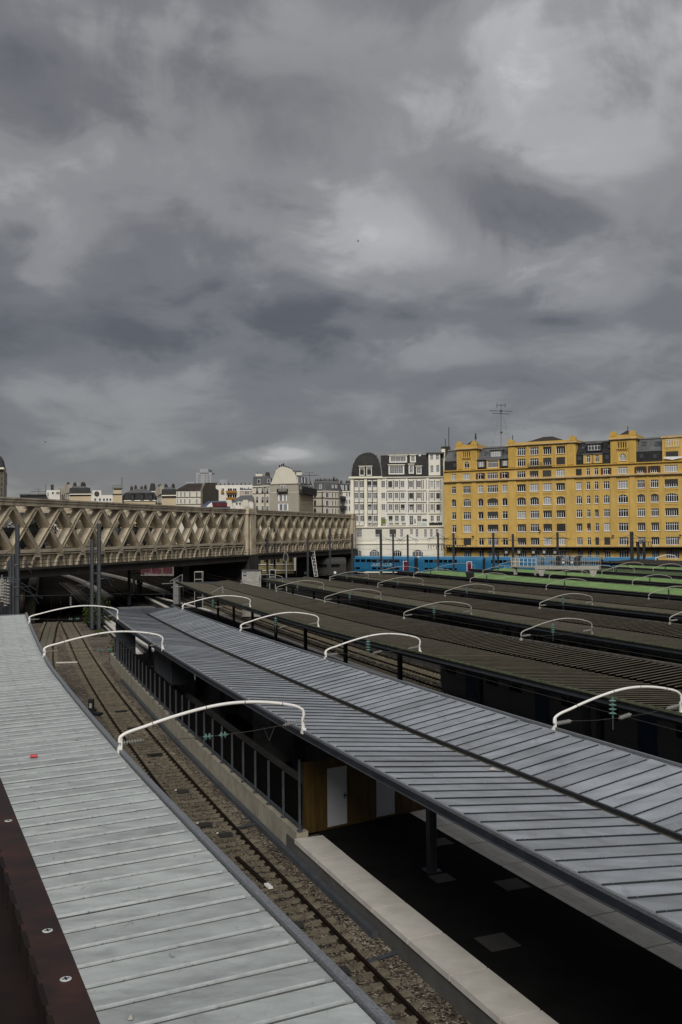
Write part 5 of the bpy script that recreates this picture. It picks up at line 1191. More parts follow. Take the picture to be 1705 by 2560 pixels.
for k in range(6):
    a = h.p[0].lerp(h.p[1], (k + .4) / 6); b = h.p[0].lerp(h.p[1], (k + .75) / 6); q = MB(); d = (b - a); n = V((d.y, -d.x, 0)).normalized(); q.box((a + b) / 2 + V((0, 0, h.zt + 1.9)) - n * .2, (d.length, 1.4, 2.9), d, V((-d.y, d.x, 0))); q.build('dormer', 'render_grey', h.root)
for x, p in ((170.5, 3), (187, 3), (208, 6)): h.chimney(x, 342, 1209, 1222, .9 if p == 3 else 1.5, 1.2, p)
h = House('low white building with a round window in its curved parapet, behind the bridge', 'building', [(228, 325), (282, 325), (282, 340), (228, 340)], (325, 1238), 'render_white', name='white_building')
pl = h.pl[0]; a, b = pl.hit(231, 1235)[0], pl.hit(253, 1235)[0]; z1 = pl.hit(240, 1226)[1]; pl.part('parapet', 'render_white', h.root, a, b, h.zt, z1, -3, -.01)
c = pl.hit(242, 1234.5); q = MB(); q.tube([pl.P(c[0], c[1], -.05), pl.P(c[0], c[1], .18)], .85, 16); r_ = q.build('round_window', 'tile_dark', h.root); q = MB(); q.tube([pl.P(c[0], c[1], .1), pl.P(c[0], c[1], .25)], .6, 16); q.build('pane', 'glass_mid', r_)
for x in (236, 248, 258, 266, 274): h.win(0, x, x + 4, 1246, 1252, 1)
h = House('slim beige stair tower with a railed flat top, left of a domed slate roof', 'tower', [(282, 318), (305.5, 318), (305.5, 324), (282, 324)], (318, 1237), 'render_beige', name='stair_tower')
pl = h.pl[0]; a, b = pl.hit(282, 1225)[0], pl.hit(305.5, 1225)[0]; z0, z1, z2 = pl.hit(290, 1236)[1], pl.hit(290, 1225)[1], pl.hit(290, 1219)[1]
pl.part('lantern', 'render_beige', h.root, a + .15, b - .15, h.zt, z1, -.65, -.02); pl.part('louvre_band', 'black', h.root, a + .3, b - .3, z1, z2 - .35, -.6, -.1); pl.part('roof_slab', 'gable_dark', h.root, a - .2, b + .2, z2 - .34, z2, -.8, .2); pl.part('ledge', 'tile_dark', h.root, a - .1, b + .1, h.zt + .01, h.zt + .3, -.02, .2)
q = MB()
for x in np.linspace(a, b, 6): pl.box(q, x - .03, x + .03, z2, z2 + .75, 0, .06)
pl.box(q, a, b, z2 + .70, z2 + .78, .0, .06); q.build('roof_railing', 'iron', h.root); mast_thing('thin whip aerial on the beige stair tower', 305, 1193, 1216, 319, 'pole')
h = House('house with a domed dark slate roof, three arched dormers and four brick chimneys', 'house', [(304, 340), (311, 318), (389, 318), (392, 345)], (318, 1251), 'render_beige'); h.roof([(0, 1), (2.5, .95), (4.2, .3)], 'slate', cap='slate_old')
for x in (331.5, 355, 377):
    a = at_Y(x, 1243, 317.5); q = MB(); q.box((a.x, 318.2, a.z), (1.1, 1.8, 1.9)); pts = [V((a.x + .62 * math.cos(t), 317.25, a.z + .95 + .5 * math.sin(t))) for t in np.linspace(0, math.pi, 7)]; q.prism(pts, (0, 1.9, 0)); d_ = q.build('dormer', 'slate', h.root)
    q = MB(); q.box((a.x, 317.26, a.z - .1), (.6, .06, 1.4)); q.build('pane', 'glass_mid', d_)
for x, y0 in ((329, 1218), (339, 1216), (354, 1218), (363.5, 1215)): h.chimney(x, 328, y0, y0 + 14, .75, .9, 2, 'chimney', 'chimney')
h = House('beige stone house with slate mansard and side dormers, left of a cream house', 'house', [(388, 362), (405, 330), (442, 330), (442, 362)], (330, 1238), 'render_beige'); h.roof([(0, 1), (2.05, .95), (3.1, .5)], 'slate', cap='slate_old'); h.band(1, 405, 442, 1241, 1.0, .25, 'tile_dark', 'brick_band')
for k in range(5):
    a = h.p[0].lerp(h.p[1], (k + .3) / 5); b = h.p[0].lerp(h.p[1], (k + .7) / 5); d = b - a; n = V((d.y, -d.x, 0)).normalized(); q = MB(); q.box((a + b) / 2 + V((0, 0, h.zt + 1.9)) - n * .2, (d.length, 1.4, 2.9), d, V((-d.y, d.x, 0))); q.build('dormer', 'render_grey', h.root); h.win(0, 389 + k * 3.4, 390.5 + k * 3.4, 1243, 1256, 1)
for x, p in ((399, 3), (415, 4), (433, 4)): h.chimney(x, 342, 1213.5, 1222, 1.0, 1.2, p)
h = House('dark sloped slate roof end beyond the domed house', 'house', [(373, 352), (390, 352), (392, 362), (375, 362)], (352, 1228), 'render_grey'); h.roof([(0, 1), (3, .55)], 'slate')
h = House('small cream house with two rows of windows and a dark tiled roof', 'house', [(441, 292), (502, 292), (543, 320), (480, 330)], (292, 1226.5), 'render_cream')
for y0, y1 in ((1229.5, 1242), (1247.5, 1259)):
    for x in (450.5, 460, 472.5, 490): h.win(0, x, x + 3.6, y0, y1, 2)
    h.win(0, 443, 444.5, y0, y1, 1)
for y in (1243.5, 1261): h.band(0, 441, 502, y, .25, .12, 'gable_dark')
a, b = h.p[0], h.p[1]; zr = at_Y(505, 1210, 300).z; q = MB(); rr = (h.p[1] + h.p[2]) / 2; rl = (h.p[0] + h.p[3]) / 2 + V((3.5, 0, 0))
q.poly([a + V((-.4, -.4, h.zt)), b + V((0, -.4, h.zt)), V((h.p[1].x + .2, h.p[1].y + 4, zr)), V((rl.x, h.p[1].y + 4, zr))]); q.poly([a + V((-.4, -.4, h.zt)), V((rl.x, h.p[1].y + 4, zr)), h.p[3] + V((0, 0, h.zt))]); q.build('roof', 'tile_dark', h.root)
pl = h.pl[1]; pts = [pl.hit(x, y) for x, y in ((502, 1270), (543, 1275), (543, 1226), (535.5, 1221), (535.5, 1207), (509.5, 1207), (502, 1222))]; q = MB(); q.prism([pl.P(u, z, .02) for u, z in pts], pl.n * .5); q.build('gable_wall', 'gable_dark', h.root)
t_ = House('pale grey high-rise tower far away, highest thing behind the bridge', 'tower', [(491, 900), (531, 900), (531, 930), (491, 930)], (900, 1182), 'tower_far', name='high_rise')
for x0, x1, y in ((500, 521.5, 1173), (491, 500, 1183), (522, 528, 1181)): pl = t_.pl[0]; a, b = pl.hit(x0, y)[0], pl.hit(x1, y)[0]; pl.part('upper_block', 'tower_far', t_.root, a, b, t_.zt - .1, pl.hit(x0, y)[1] + .2, -25, .01 if x0 != 500 else .8)
for r in range(8):
    for x in (496, 499.3, 513.5, 519.5, 522, 527.5): t_.win(0, x, x + 1.6, 1187 + r * 4.6, 1189 + r * 4.6, 1, 'o', frame='tower_far')
h = House('pale box building on the skyline left of the far tower', 'building', [(466, 700), (486, 700), (486, 720), (466, 720)], (700, 1205), 'tower_far', name='pale_block')
h = House('pale box building on the skyline right of the far tower', 'building', [(550, 600), (567, 600), (567, 620), (550, 620)], (600, 1199), 'tower_far', name='pale_block')
h = House('white modern apartment building with orange balconies', 'building', [(536, 345), (640, 345), (640, 365), (536, 365)], (345, 1213), 'render_white', name='apartment_building')
for x0, x1, y0, y1 in ((554, 560, 1221, 1232), (569.5, 580, 1221, 1228), (582.5, 591, 1221, 1228), (569, 580, 1237, 1244), (582, 591, 1237, 1244), (600, 607, 1219, 1224), (610, 612, 1219, 1224), (620, 622, 1218, 1224)): h.win(0, x0, x1, y0, y1, 2 if x1 - x0 > 5 else 1)
for y in (1230, 1247): a, z = h.pl[0].hit(566, y + 2.5); b, z1 = h.pl[0].hit(592, y - 3); h.pl[0].part('balcony', 'orange', h.root, a, b, z, z1, .02, 1.5)
a, z = h.pl[0].hit(553, 1233); b, z1 = h.pl[0].hit(560, 1227); h.pl[0].part('balcony', 'orange', h.root, a, b, z, z1, .02, .8)
for k in range(9): h.chimney(541 + k * 10.3, 352, 1209 + (k % 3), 1214, .6, .6, 1, 'pot_dark', 'pot_dark')
h = House('low showroom with a blue sheet roof and a red lettered sign', 'shop', [(503, 285), (582, 285), (582, 305), (503, 305)], (285, 1272), 'render_grey', name='showroom')
q = MB(); c_ = [at_Y(x, y, Yd) for x, y, Yd in ((503, 1273, 284.5), (572, 1273, 284.5), (583, 1251.5, 300), (505, 1253, 300))]; q.prism(c_, (0, 0, -.3)); q.build('roof', 'blue_roofing', h.root)
sc = at_Y(546, 1262, 283.6); q = MB(); q.box((sc.x, 284.2, sc.z), (5.0, .3, 1.5)); sg = q.build('sign_board', MAT('dark sign board', (.03, .02, .025)), h.root)
text('HONDA', 1.35, 'red_sign', (sc.x, 283.9, sc.z), (1, 0, 0), parent=h.root, name='sign_lettering')
a = at_Y(524, 1262, 283.8); q = MB(); q.prism([V((a.x - 1.0, 283.8, a.z - .6)), V((a.x + .9, 283.8, a.z - .6)), V((a.x + .6, 283.8, a.z + .8)), V((a.x - .3, 283.8, a.z + .1))], (0, .2, 0)); q.build('sign_emblem', 'frame_white', h.root)
h = House('small house with a sloped grey zinc roof before the cream gable', 'house', [(584, 292), (634, 292), (634, 306), (584, 306)], (292, 1256), 'render_white')
q = MB(); q.prism([at_Y(583, 1252, 291.5), at_Y(634, 1250, 291.5), at_Y(634, 1238, 303), at_Y(602, 1239, 303)], (0, 0, -.25)); q.build('roof', 'slate_old', h.root)
for x in (590, 598, 606): h.win(0, x, x + 4, 1257, 1262, 1)
for x in (571, 612): q = MB(); a = at_Y(x, 1258, 288); q.prism([V((a.x - 1.6, 288, a.z - 1.0)), V((a.x + 1.2, 288, a.z - 1.0)), V((a.x + .9, 288, a.z + 1.0)), V((a.x - .4, 288, a.z + 1.0))], (0, 1.2, 0)); tag(q.build('awning', 'render_cream'), 'pale slanted shop awning %s the small zinc roof, behind the bridge' % ('left of' if x < 590 else 'under the right part of'), 'awning')
h = House('low building with pinkish wall below the orange balconies', 'building', [(600, 320), (632, 320), (632, 335), (600, 335)], (320, 1226), MAT('pinkish render', (.42, .36, .32)), name='low_building'); h.roof([(0, 1), (.6, .9)], 'slate_old'); h.win(0, 612, 622, 1228, 1236, 3, 'm')
# the big cream house with the stepped gable: rear wing, gable, street side
h = House('grey cream house wing with a sloped zinc roof, left of the tall stepped gable', 'house', [(632, 300), (674, 296), (690, 330), (640, 335)], (296, 1214), 'render_cream')
for y0, y1 in ((1220, 1233), (1241.5, 1256), (1265, 1278)):
    for x0, x1 in ((641, 646), (654.5, 659.5), (666.5, 671.5)): h.win(0, x0, x1, y0, y1, 2, rail=True)
h.roof([(0, 1), (3.1, .93), (3.5, .5)], 'slate_old', cap='zinc_roof'); h.win(0, 645, 650, 1199, 1209, 1); h.win(0, 669, 675, 1198, 1206, 1, 'm'); h.band(0, 632, 674, 1234.5, .2, .12, 'gable_dark')
q = MB(); pl = h.pl[0]; a, b = pl.hit(662.3, 1250)[0], pl.hit(663.5, 1250)[0]; pl.part('downpipe', 'iron', h.root, a, b, 5, h.zt, .01, .2)
h.chimney(648, 312, 1185, 1195, 2.2, 1.2, 2, 'render_cream'); h.chimney(669, 312, 1184, 1190, 1.4, 1, 5)
h = House('tall beige house with a blank stepped gable crowned by chimney pots', 'house', [(674, 291), (747.5, 288), (783, 306), (700, 325)], (288, 1212), 'render_grey')
pl = h.pl[0]; pts = [pl.hit(x, y) for x, y in ((674.5, 1212), (747.5, 1210.5), (744, 1204), (738, 1188), (734, 1180), (730, 1178), (730, 1173.5), (724, 1172), (716, 1168.5), (706, 1166), (699, 1168.5), (694, 1172), (689, 1176), (688, 1181), (684, 1192), (679, 1205))]
q = MB(); q.prism([pl.P(u, z, .02) for u, z in pts], pl.n * -1.2); gb = q.build('gable_wall', 'render_cream', h.root)
for x, y, big in ((691, 1176, 0), (697.5, 1170, 1), (703, 1168, 1), (707.5, 1166, 1), (712, 1168, 0), (716, 1169.5, 0), (721, 1171, 0), (727, 1174, 0), (733, 1180, 0), (738, 1182, 0), (686.5, 1183, 0)):
    u, z = pl.hit(x, y); q = MB(); q.tube([pl.P(u, z - .3, -.5), pl.P(u, z + (.95 if big else .5), -.5)], [.28, .22] if big else [.2, .16], 6); q.build('chimney_pot', 'pot_dark', gb)
for x0, x1, y0, y1, sh in ((702.5, 707, 1214, 1223, None), (709.5, 713.5, 1214, 1223, None), (699.5, 705, 1237.5, 1252, 'frame_white'), (710.5, 714.5, 1237, 1252, 'frame_white'), (699.5, 705.5, 1260.5, 1276, 'frame_white'), (711, 717, 1260.5, 1276, 'frame_white')): h.win(0, x0, x1, y0, y1, 2, 'o', sh)
a, z0 = pl.hit(695.5, 1230); b, z1 = pl.hit(720, 1222.5); q = MB(); pl.box(q, a, b, z0 - .25, z0, .02, 1.1)
for k in range(16): u = a + (b - a) * k / 15; pl.box(q, u - .03, u + .03, z0, z1, 1.0, 1.06)
pl.box(q, a, b, z1, z1 + .08, .98, 1.08); pl.box(q, a, a + .06, z0, z1, .02, 1.0); pl.box(q, b - .06, b, z0, z1, .02, 1.0); q.build('balcony', 'iron', h.root)
h.band(0, 674, 747, 1211.5, .3, .12, 'gable_dark'); h.band(0, 674, 747, 1232, .12, .08, 'cream_trim')
pl = h.pl[1]; LW_ = (h.p[2] - h.p[1]).length; q = MB(); zr1 = pl.hit(747, 1210)[1]
q.hexa([pl.P(.1, h.zt - .1, .1), pl.P(LW_, h.zt - .1, .1), pl.P(LW_, h.zt - .1, -6), pl.P(3.6, h.zt - .1, -6), pl.P(1.2, h.zt + 2.9, -1.0), pl.P(LW_, h.zt + 2.9, -1.0), pl.P(LW_, h.zt + 2.9, -6), pl.P(3.6, h.zt + 2.9, -6)]); q.build('roof', 'slate_old', h.root)
for y0, y1, st_ in ((1214, 1223, 'o'), (1238, 1252, 'm'), (1260, 1275, 'm')):
    for k in range(5): x = 751 + k * 6.4; h.win(1, x, x + 3.2, y0, y1, 2, st_, frame='gable_dark' if y0 > 1230 else 'frame_white')
for k in range(4): x = 744.5 + k * 8.5; h.win(1, x, x + 3, 1193 + k, 1206 + k * 1.0, 1, 'm')
a, z0 = pl.hit(747.5, 1231); b, z1 = pl.hit(785, 1223); q = MB(); pl.box(q, a, b, z0 - .3, z0, .02, 1.0); pl.box(q, a, b, z0, z1, .9, .96); q.build('balcony', 'iron', h.root)
pl.part('ornate_front', 'render_beige', h.root, pl.hit(748, 1250)[0], pl.hit(783, 1250)[0], pl.hit(760, 1290)[1], pl.hit(760, 1234)[1], .003, .05)
h.chimney(746, 305, 1181, 1188, 2.2, 1, 7, 'render_cream', 'chimney')
mast_thing('small comb aerial on the roof right of the stepped gable', 773.5, 1181, 1196, 322, 'yagi')
h = House('cream corner house with grey zinc mansard and string courses, right of the stepped gable', 'house', [(783, 323), (812, 318), (848, 323), (862, 334), (800, 350)], (318, 1227), 'render_cream')
h.roof([(0, 1), (2.9, .82), (3.7, .45)], 'slate_old', cap='slate_old')
for y0, y1 in ((1231.5, 1244), (1251.5, 1264.5), (1271.5, 1284)):
    h.win(0, 785.5, 790, y0, y1, 2, 'o', frame='gable_dark')
    for x0, x1 in ((814.5, 820.5),): h.win(1, x0, x1, y0, y1, 2)
    for x in (829.5, 837.5, 843.5): h.win(1, x, x + 2.6, y0, y1, 1, 'm', frame='cream_trim')
    h.win(2, 853, 855, y0, y1, 1); h.win(2, 858.5, 860.5, y0, y1, 1)
for y in (1245.5, 1266): h.band(0, 783, 812, y, .3, .15, 'gable_dark'); h.band(1, 812, 848, y, .3, .15, 'gable_dark')
for y in (1246, 1269): pl = h.pl[2]; a, z0 = pl.hit(850, y + 3); b, z1 = pl.hit(862, y - 3); pl.part('balcony', 'iron', h.root, a, b, z0, z1, .05, 1.2)
pl = h.pl[1]; u = pl.hit(806.5, 1250)[0]; h.pl[0].part('downpipe', 'iron', h.root, h.pl[0].hit(805.5, 1250)[0], h.pl[0].hit(807, 1250)[0], 5, h.zt, .01, .2)
h.win(0, 799, 804, 1212, 1222, 1, 'c'); h.win(1, 830.5, 833, 1213, 1220, 1, 'c'); h.win(1, 839, 842, 1213, 1220, 1, 'c')
h2 = House('long chimney wall with many pots behind the corner house', 'wall', [(785, 372), (848, 372), (848, 376), (785, 376)], (372, 1203), 'gable_dark', name='chimney_wall')
for k in range(22):
    x = 776 + k * 3.3 + random.uniform(-.8, .8)
    if x > 786: h2.chimney(x, 374, 1201 - (k % 3) * 1.5, 1206, .5, .6, 1, 'pot_dark', 'pot_dark')
h2.chimney(835, 374, 1193, 1204, .6, .6, 1); h2.pl[0].part('roof_slope', 'slate_old', h2.root, h2.pl[0].hit(785, 1210)[0], h2.pl[0].hit(818, 1210)[0], h2.zt - 8, h2.zt - .5, .01, 3)
h = House('grey house with a small mansard between the corner house and the cream pavilion', 'house', [(848, 330), (884, 330), (884, 350), (848, 350)], (330, 1228), 'render_white')
h.roof([(0, 1), (2.3, .94), (3.0, .6)], 'slate', cap='slate_old')
for y0, y1 in ((1231, 1241), (1249, 1259), (1265, 1277)):
    for x in (866, 872.5, 877): h.win(0, x, x + 2.4, y0, y1, 1)
for x in (851, 856.5, 864.5, 875): h.win(0, x, x + 2.6, 1214, 1225, 1, 'c')
for x in (853, 867, 873): h.chimney(x, 340, 1204, 1210, .9, 1, 2)
# aerials on the right
mast_thing('tall lattice aerial with long crossbars on the ochre building', 1252.5, 1010, 1115, 252, 'big'); mast_thing('thin whip aerial on the cream building roof, right one of two', 1122, 1068, 1116, 262, 'pole'); mast_thing('thin whip aerial on the cream building roof, left one of two', 1113.5, 1097, 1117, 262, 'pole')
mast_thing('stub aerial on the left square tower', 1189, 1083, 1105, 250, 'top'); mast_thing('thin pole behind the right square tower roof', 1569.5, 1066, 1082, 224, 'pole'); mast_thing('thin pole on the left knob of the attic storey', 1281.5, 1088, 1100, 243, 'pole')
# ------------------------------------------------------------------ trains
def train_car(lab, P, ux, L, Wd, z0, ztop, mats, windows, doors, joint=True, name='train_car', grp=None, face=1, nose=None, extras=()):
    # P: corner point of the visible side at its start, ux: direction along the car; side faces ux.y,-ux.x
    n = V((ux.y, -ux.x, 0)); r = thing(name, lab, 'train car', P, grp); pl = Plane(P, ux); body, roofm = mats; mb = MB(); hh = ztop - z0
    prof = [(-.12, z0 + .35), (0, z0 + 1.0), (0, z0 + hh * .70), (-.10, z0 + hh * .84), (-.35, z0 + hh * .94), (-.9, ztop), (-Wd + .9, ztop), (-Wd + .35, z0 + hh * .94), (-Wd + .1, z0 + hh * .84), (-Wd, z0 + hh * .7), (-Wd, z0 + 1.0), (-Wd + .12, z0 + .35)]
    rows = [[pl.P(u, z, o) for o, z in prof] for u in (0, L)]
    hs_a = 2
    if nose:
        rows = [[pl.P(u, z0 + (z - z0) * (1 - dz_ * max(0, (z - z0) / hh - .25)), o + (Wd / 2 + o) * -0) for o, z in prof] for u, dz_ in nose]
    mb.sheet([q + [q[0]] for q in rows]); mb.poly(rows[0]); mb.poly(rows[-1][::-1]); bo = mb.build('body', body, r)
    q = MB(); q.prism([pl.P(.3, z, o) for o, z in ((-.9, ztop + .005), (-Wd + .9, ztop + .005), (-Wd + 1.1, ztop + .12), (-1.1, ztop + .12))], pl.d * (L - .6)); q.build('roof', roofm, r)
    for (a, b, c, d, m) in windows: pl.part('window', m, r, a, b, z0 + c, z0 + d, -.05, .015)
    for (a, b, c, d, m, fm) in doors:
        pl.part('door', m, r, a, b, z0 + c, z0 + d, -.05, .03)
        if fm: q = MB(); [pl.box(q, e, f, z0 + c, z0 + d, .01, .06) for e, f in ((a - .14, a), (b, b + .14))]; pl.box(q, a - .14, b + .14, z0 + d, z0 + d + .14, .01, .06); q.build('door_frame', fm, r)
    for k in (.16, .84):
        q = MB(); pl.box(q, L * k - 1.7, L * k + 1.7, z0 + .15, z0 + .75, -Wd + .4, -.25)
        for e in (-1.1, 1.1): q.tube([pl.P(L * k + e, z0 + .44, -.35), pl.P(L * k + e, z0 + .44, -.25)], .44, 10)
        q.build('bogie', 'black', r)
    return r, pl
td = V((.867, -.498, 0)); TQ = V((29.9, 243.0, 0)); TP = Plane(TQ, td)
Zt = at_Y(1145, 1391.5, TP.P(TP.hit(1145, 1391)[0], 0).y).z - .12
def tu(px): return TP.hit(px, 1400)[0]
def tz(py): return TP.hit(1100, py)[1]
cars = [(862, 1035, 'blue double-deck train car, leftmost, with large pale lettering', [(1009, 1018)]), (1044.5, 1206, 'blue double-deck train car before the cream and ochre buildings, with one magenta door', [(1168, 1178.5)]), (1213, 1352, 'blue double-deck train car partly behind the white signal platform', []), (1360, 1500, 'blue double-deck train car behind the white signal platform', []), (1508, 1640, 'blue double-deck train car whose pale roof shows right of the white signal platform', [])]
zr = Zt - 4.3
for k, (a, b, lab, drs) in enumerate(cars):
    u0, u1 = tu(a), tu(b); L = u1 - u0; wn = []
    nW = 9 if k == 0 else 7; s0, s1 = (.07, .80) if k == 0 else (.10, .62)
    for j in range(nW):
        c = L * (s0 + (s1 - s0) * (j + .1) / nW); d = c + L * (s1 - s0) / nW * .80
        wn.append((c, d, 2.85, 3.62, 'glass' if (j * 7 + k) % 5 else 'glass_mid'))
        if j not in (2, 3): wn.append((c, d, .95, 1.50, 'glass'))
    ds = [(tu(p) - u0, tu(q) - u0, .75, 3.05, 'magenta', 'frame_white') for p, q in drs]
    r, pl = train_car(lab, TP.P(u0, 0), td, L, 2.9, zr, Zt, ('blue', 'blue_roof'), wn, ds, grp='cars of the blue train')
    if k == 0:
        text('OUIGO.COM', 1.15, 'graffiti_pale', pl.P(tu(955) - u0, zr + 2.15, .03), td, parent=r, name='lettering')
        q = MB(); pl.box(q, 1.6, 1.75, zr + .9, zr + 3.6, .0, .02); pl.box(q, 2.6, 2.75, zr + .9, zr + 3.6, .0, .02); q.build('stripe', 'graffiti_pale', r)
    if k == 2: text('OUIGO', 1.0, 'graffiti_pale', pl.P(tu(1275) - u0, zr + 1.6, .03), td, parent=r, name='lettering')
    if k < 4: q = MB(); pl.box(q, L + .02, tu(cars[k + 1][0]) - u0 - .02, zr + .5, Zt - .5, -2.6, -.3); q.build('gangway', 'black', r)
lq = V((at_Y(742, 1400, 250).x, 250, 0)); ld = V((.80, .60, 0)).normalized()
r, pl = train_car('dark grey locomotive at rest left of the blue train, below the bridge end', V((at_Y(742, 1400, 236).x, 236, 0)), V((1, .12, 0)).normalized(), 12.2, 2.9, .3, 5.0, ('loco', 'steel_dark'), [(1.2, 3.6, 2.4, 3.2, 'glass'), (5, 7.4, 2.4, 3.2, 'glass'), (8.5, 10.6, 2.4, 3.2, 'glass')], [], name='locomotive')
for u in (2.1, 9.4):
    q = MB(); q.tube([pl.P(u, 1.4, .02), pl.P(u, 1.4, .14)], .34, 12); q.build('headlamp', 'frame_white', r)
# grey trains standing under the roofs
def curved_train(labs, fc, y0, y1, n, wd=2.85, z0=.15, hgt=4.0, side=-1, grp=None, doors=True):
    ys_ = np.linspace(y1, y0, n + 1)
    for k in range(n):
        ya_, yb_ = ys_[k] - .3, ys_[k + 1] + .3; a, b = V((fc(ya_), ya_, 0)), V((fc(yb_), yb_, 0)); ux = (b - a).normalized(); nn = V((ux.y, -ux.x, 0))
        P = a + nn * (wd / 2); L = (b - a).length; wn, ds = [], []
        nw = max(2, int(L / 2.3))
        for j in range(nw):
            c = (j + .3) * L / nw
            if doors and j in (1, nw - 2): ds.append((c + .1, c + 1.4, .6, 2.9, 'train_blue', None)); continue
            wn.append((c, c + 1.35, 1.75, 2.65, 'glass'))
        r, pl = train_car(labs[k], P, ux, L, wd, z0, z0 + hgt, ('train_grey', 'steel_dark'), wn, ds, grp=grp, name='train_car')
curved_train(['grey train car under the nearest brown roof, at the far end', 'grey train car under the nearest brown roof, middle of the parked train', 'grey train car under the nearest brown roof, cut off by the right picture edge'], f3, 18, 64, 3, grp='cars of the parked grey train')
curved_train(['dark train car under the second brown roof, showing its end', 'dark train car under the second brown roof, cut off by the right picture edge'], f4, 40, 82, 2, grp='cars of the dark train under the second brown roof')

# ------------------------------------------------------------------ masts of the overhead line
def mast(lab, px, pt, Yd, w=.34, pb=None, style='beam', z0=0, arms=(), grp='catenary masts'):
    top = at_Y(px, pt, Yd); b = at_Y(px, pb if pb else 1430, Yd); base = V((b.x if pb else top.x, Yd, z0)); top = V((top.x, Yd, top.z)); r = thing('catenary_mast', lab, 'catenary mast', base, grp); mb = MB()
    mid = [(base.x, base.z), (top.x, top.z)]
    for s in (-1, 1): mb.beam(base + V((s * w * .42, 0, 0)), top + V((s * w * .42, 0, 0)), w * .9, .05, up=(1, 0, 0))
    mb.beam(base, top, .06, w * .84, up=(1, 0, 0)); mb.build('post', 'steel_grey' if Yd < 170 else 'steel_dark', r)
    for (za, L, sgn) in arms:
        q = MB(); c = V((top.x, Yd, top.z + za)); e = c + V((sgn * L, -.2, .12)); q.tube([c, e], .045, 5); q.tube([V((top.x, Yd, top.z + za + L * .55)), c.lerp(e, .85)], .03, 5); q.tube([c.lerp(e, .8), c.lerp(e, .8) + V((sgn * .6, 0, -.9))], .035, 5); q.build('cantilever', 'steel_dark', r)
        insulator('insulator', r, c + V((sgn * .12, 0, .02)), c + V((sgn * .6, 0, .06)), 4, .10, 'insul_grey' if Yd < 200 else 'steel_dark')
        insulator('insulator', r, e + V((-sgn * .1, 0, .1)), e + V((sgn * .5, 0, -.32)), 4, .13, 'steel_dark')
    return r
mast('left one of two tall grey masts standing in the bush', 230, 1349, 113, .38, 1568, arms=((-5.5, 1.6, -1),))
mast('right and taller one of two grey masts standing in the bush', 247.5, 1308.5, 112, .40, 1568, arms=((-6.5, 1.2, 1),))
mast('grey mast behind the low hut with three roof sheets', 323, 1383.5, 151, .45, 1510, arms=((-6.5, 6.5, 1), (-3.2, 1.8, 1)))
mast('rightmost and tallest mast of the equipment cluster at the left edge', 43.5, 1311, 104, .40, None, arms=((-3.5, 2, -1), (-7.8, 2.2, 1)))
mast('middle mast of the equipment cluster at the left edge', 32, 1385, 100, .36, None, arms=((-1.2, 1.8, 1), (-3.5, 1.9, 1)))
mast('leftmost mast of the equipment cluster at the left edge', 25.5, 1400, 97, .32, None, arms=((-1, 1.5, -1), (-2.8, 1.5, -1), (-5, 1.5, -1)))
tx = at_Y(32, 1491, 100); bx = at_Y(322, 1484, 149); r = thing('portal_beam', 'thin horizontal portal beam from the left mast cluster across the tracks', 'portal beam', tx); mb = MB(); mb.beam(tx, bx, .10, .10); mb.build('beam', 'steel_grey', r)
c = tx.lerp(bx, .40); insulator('insulator_string', r, c - V((0, 0, .25)), c - V((0, 0, 1.3)), 4, .18, 'insul_grey'); mb = MB(); mb.tube([c, c - V((0, 0, 1.6))], .02, 5); mb.tube([c + V((.2, 0, 0)), bx + V((-1, 0, -3.4))], .03, 4); mb.tube([c, tx.lerp(bx, .72) + V((0, 0, 2.6))], .03, 4); mb.build('stay_rod', 'steel_grey', r)
for k, (dx_, y0, n) in enumerate(((5, 1445, 9), (13, 1456, 8), (20, 1450, 8))):
    a = at_Y(dx_, y0 + 62, 92 + k * 2); b = at_Y(dx_, y0, 92 + k * 2); r = thing('insulator_stack', 'tall grey stack of ribbed insulators at the left edge, %s of three' % ORD[k], 'insulator stack', V((a.x, a.y, 0)), 'insulator stacks at the left edge')
    insulator('insulator', r, V((a.x, a.y, a.z)), V((b.x, b.y, b.z)), n, .22, 'insul_grey'); mb = MB(); mb.tube([V((a.x, a.y, 0)), V((a.x, a.y, a.z + .1))], .14, 6); mb.build('post', 'steel_dark', r); mb = MB(); mb.beam(V((b.x - .6, b.y, b.z + .05)), V((b.x + 1.2, b.y, b.z + .05)), .08, .08); mb.build('crossarm', 'steel_grey', r)
ML = [(512, 1344, 205, 'left one of two masts before the bridge, left of its pylon', 1), (532.5, 1328, 203, 'right one of two masts before the bridge, left of its pylon', 1), (668, 1345, 200, 'first mast right of the bridge pylon', 1), (686, 1319, 205, 'taller second mast right of the bridge pylon, behind the first', 0), (769, 1346, 208, 'mast just left of the white lattice mast', 0), (824.5, 1320, 210, 'mast between the white lattice mast and the bridge end', 1), (880, 1334, 215, 'mast before the right end of the bridge', -1),
      (952, 1333.5, 228, 'thick double mast before the cream building, leftmost there', 1), (982.5, 1335, 228, 'second mast before the cream building', 1), (1019, 1336, 226, 'third mast before the cream building, with paired arms', 2), (1095, 1332, 222, 'mast before the right edge of the cream building', 2), (1133.5, 1333, 218, 'mast before the left edge of the ochre building', 2), (1233, 1331.5, 212, 'mast before the ochre building, behind the blue train car joint', 2), (1282, 1335, 208, 'mast at the left end of the white signal platform', 2), (1393.5, 1331, 205, 'mast behind the white signal platform, in front of ochre windows', 2), (1579, 1329, 196, 'thick dark mast right of the white signal platform', 2), (1595, 1355, 200, 'short grey mast with a frame on top, right of the signal platform', 0), (1609.5, 1356, 203, 'short dark mast with a frame on top, farther right of the signal platform', 0)]
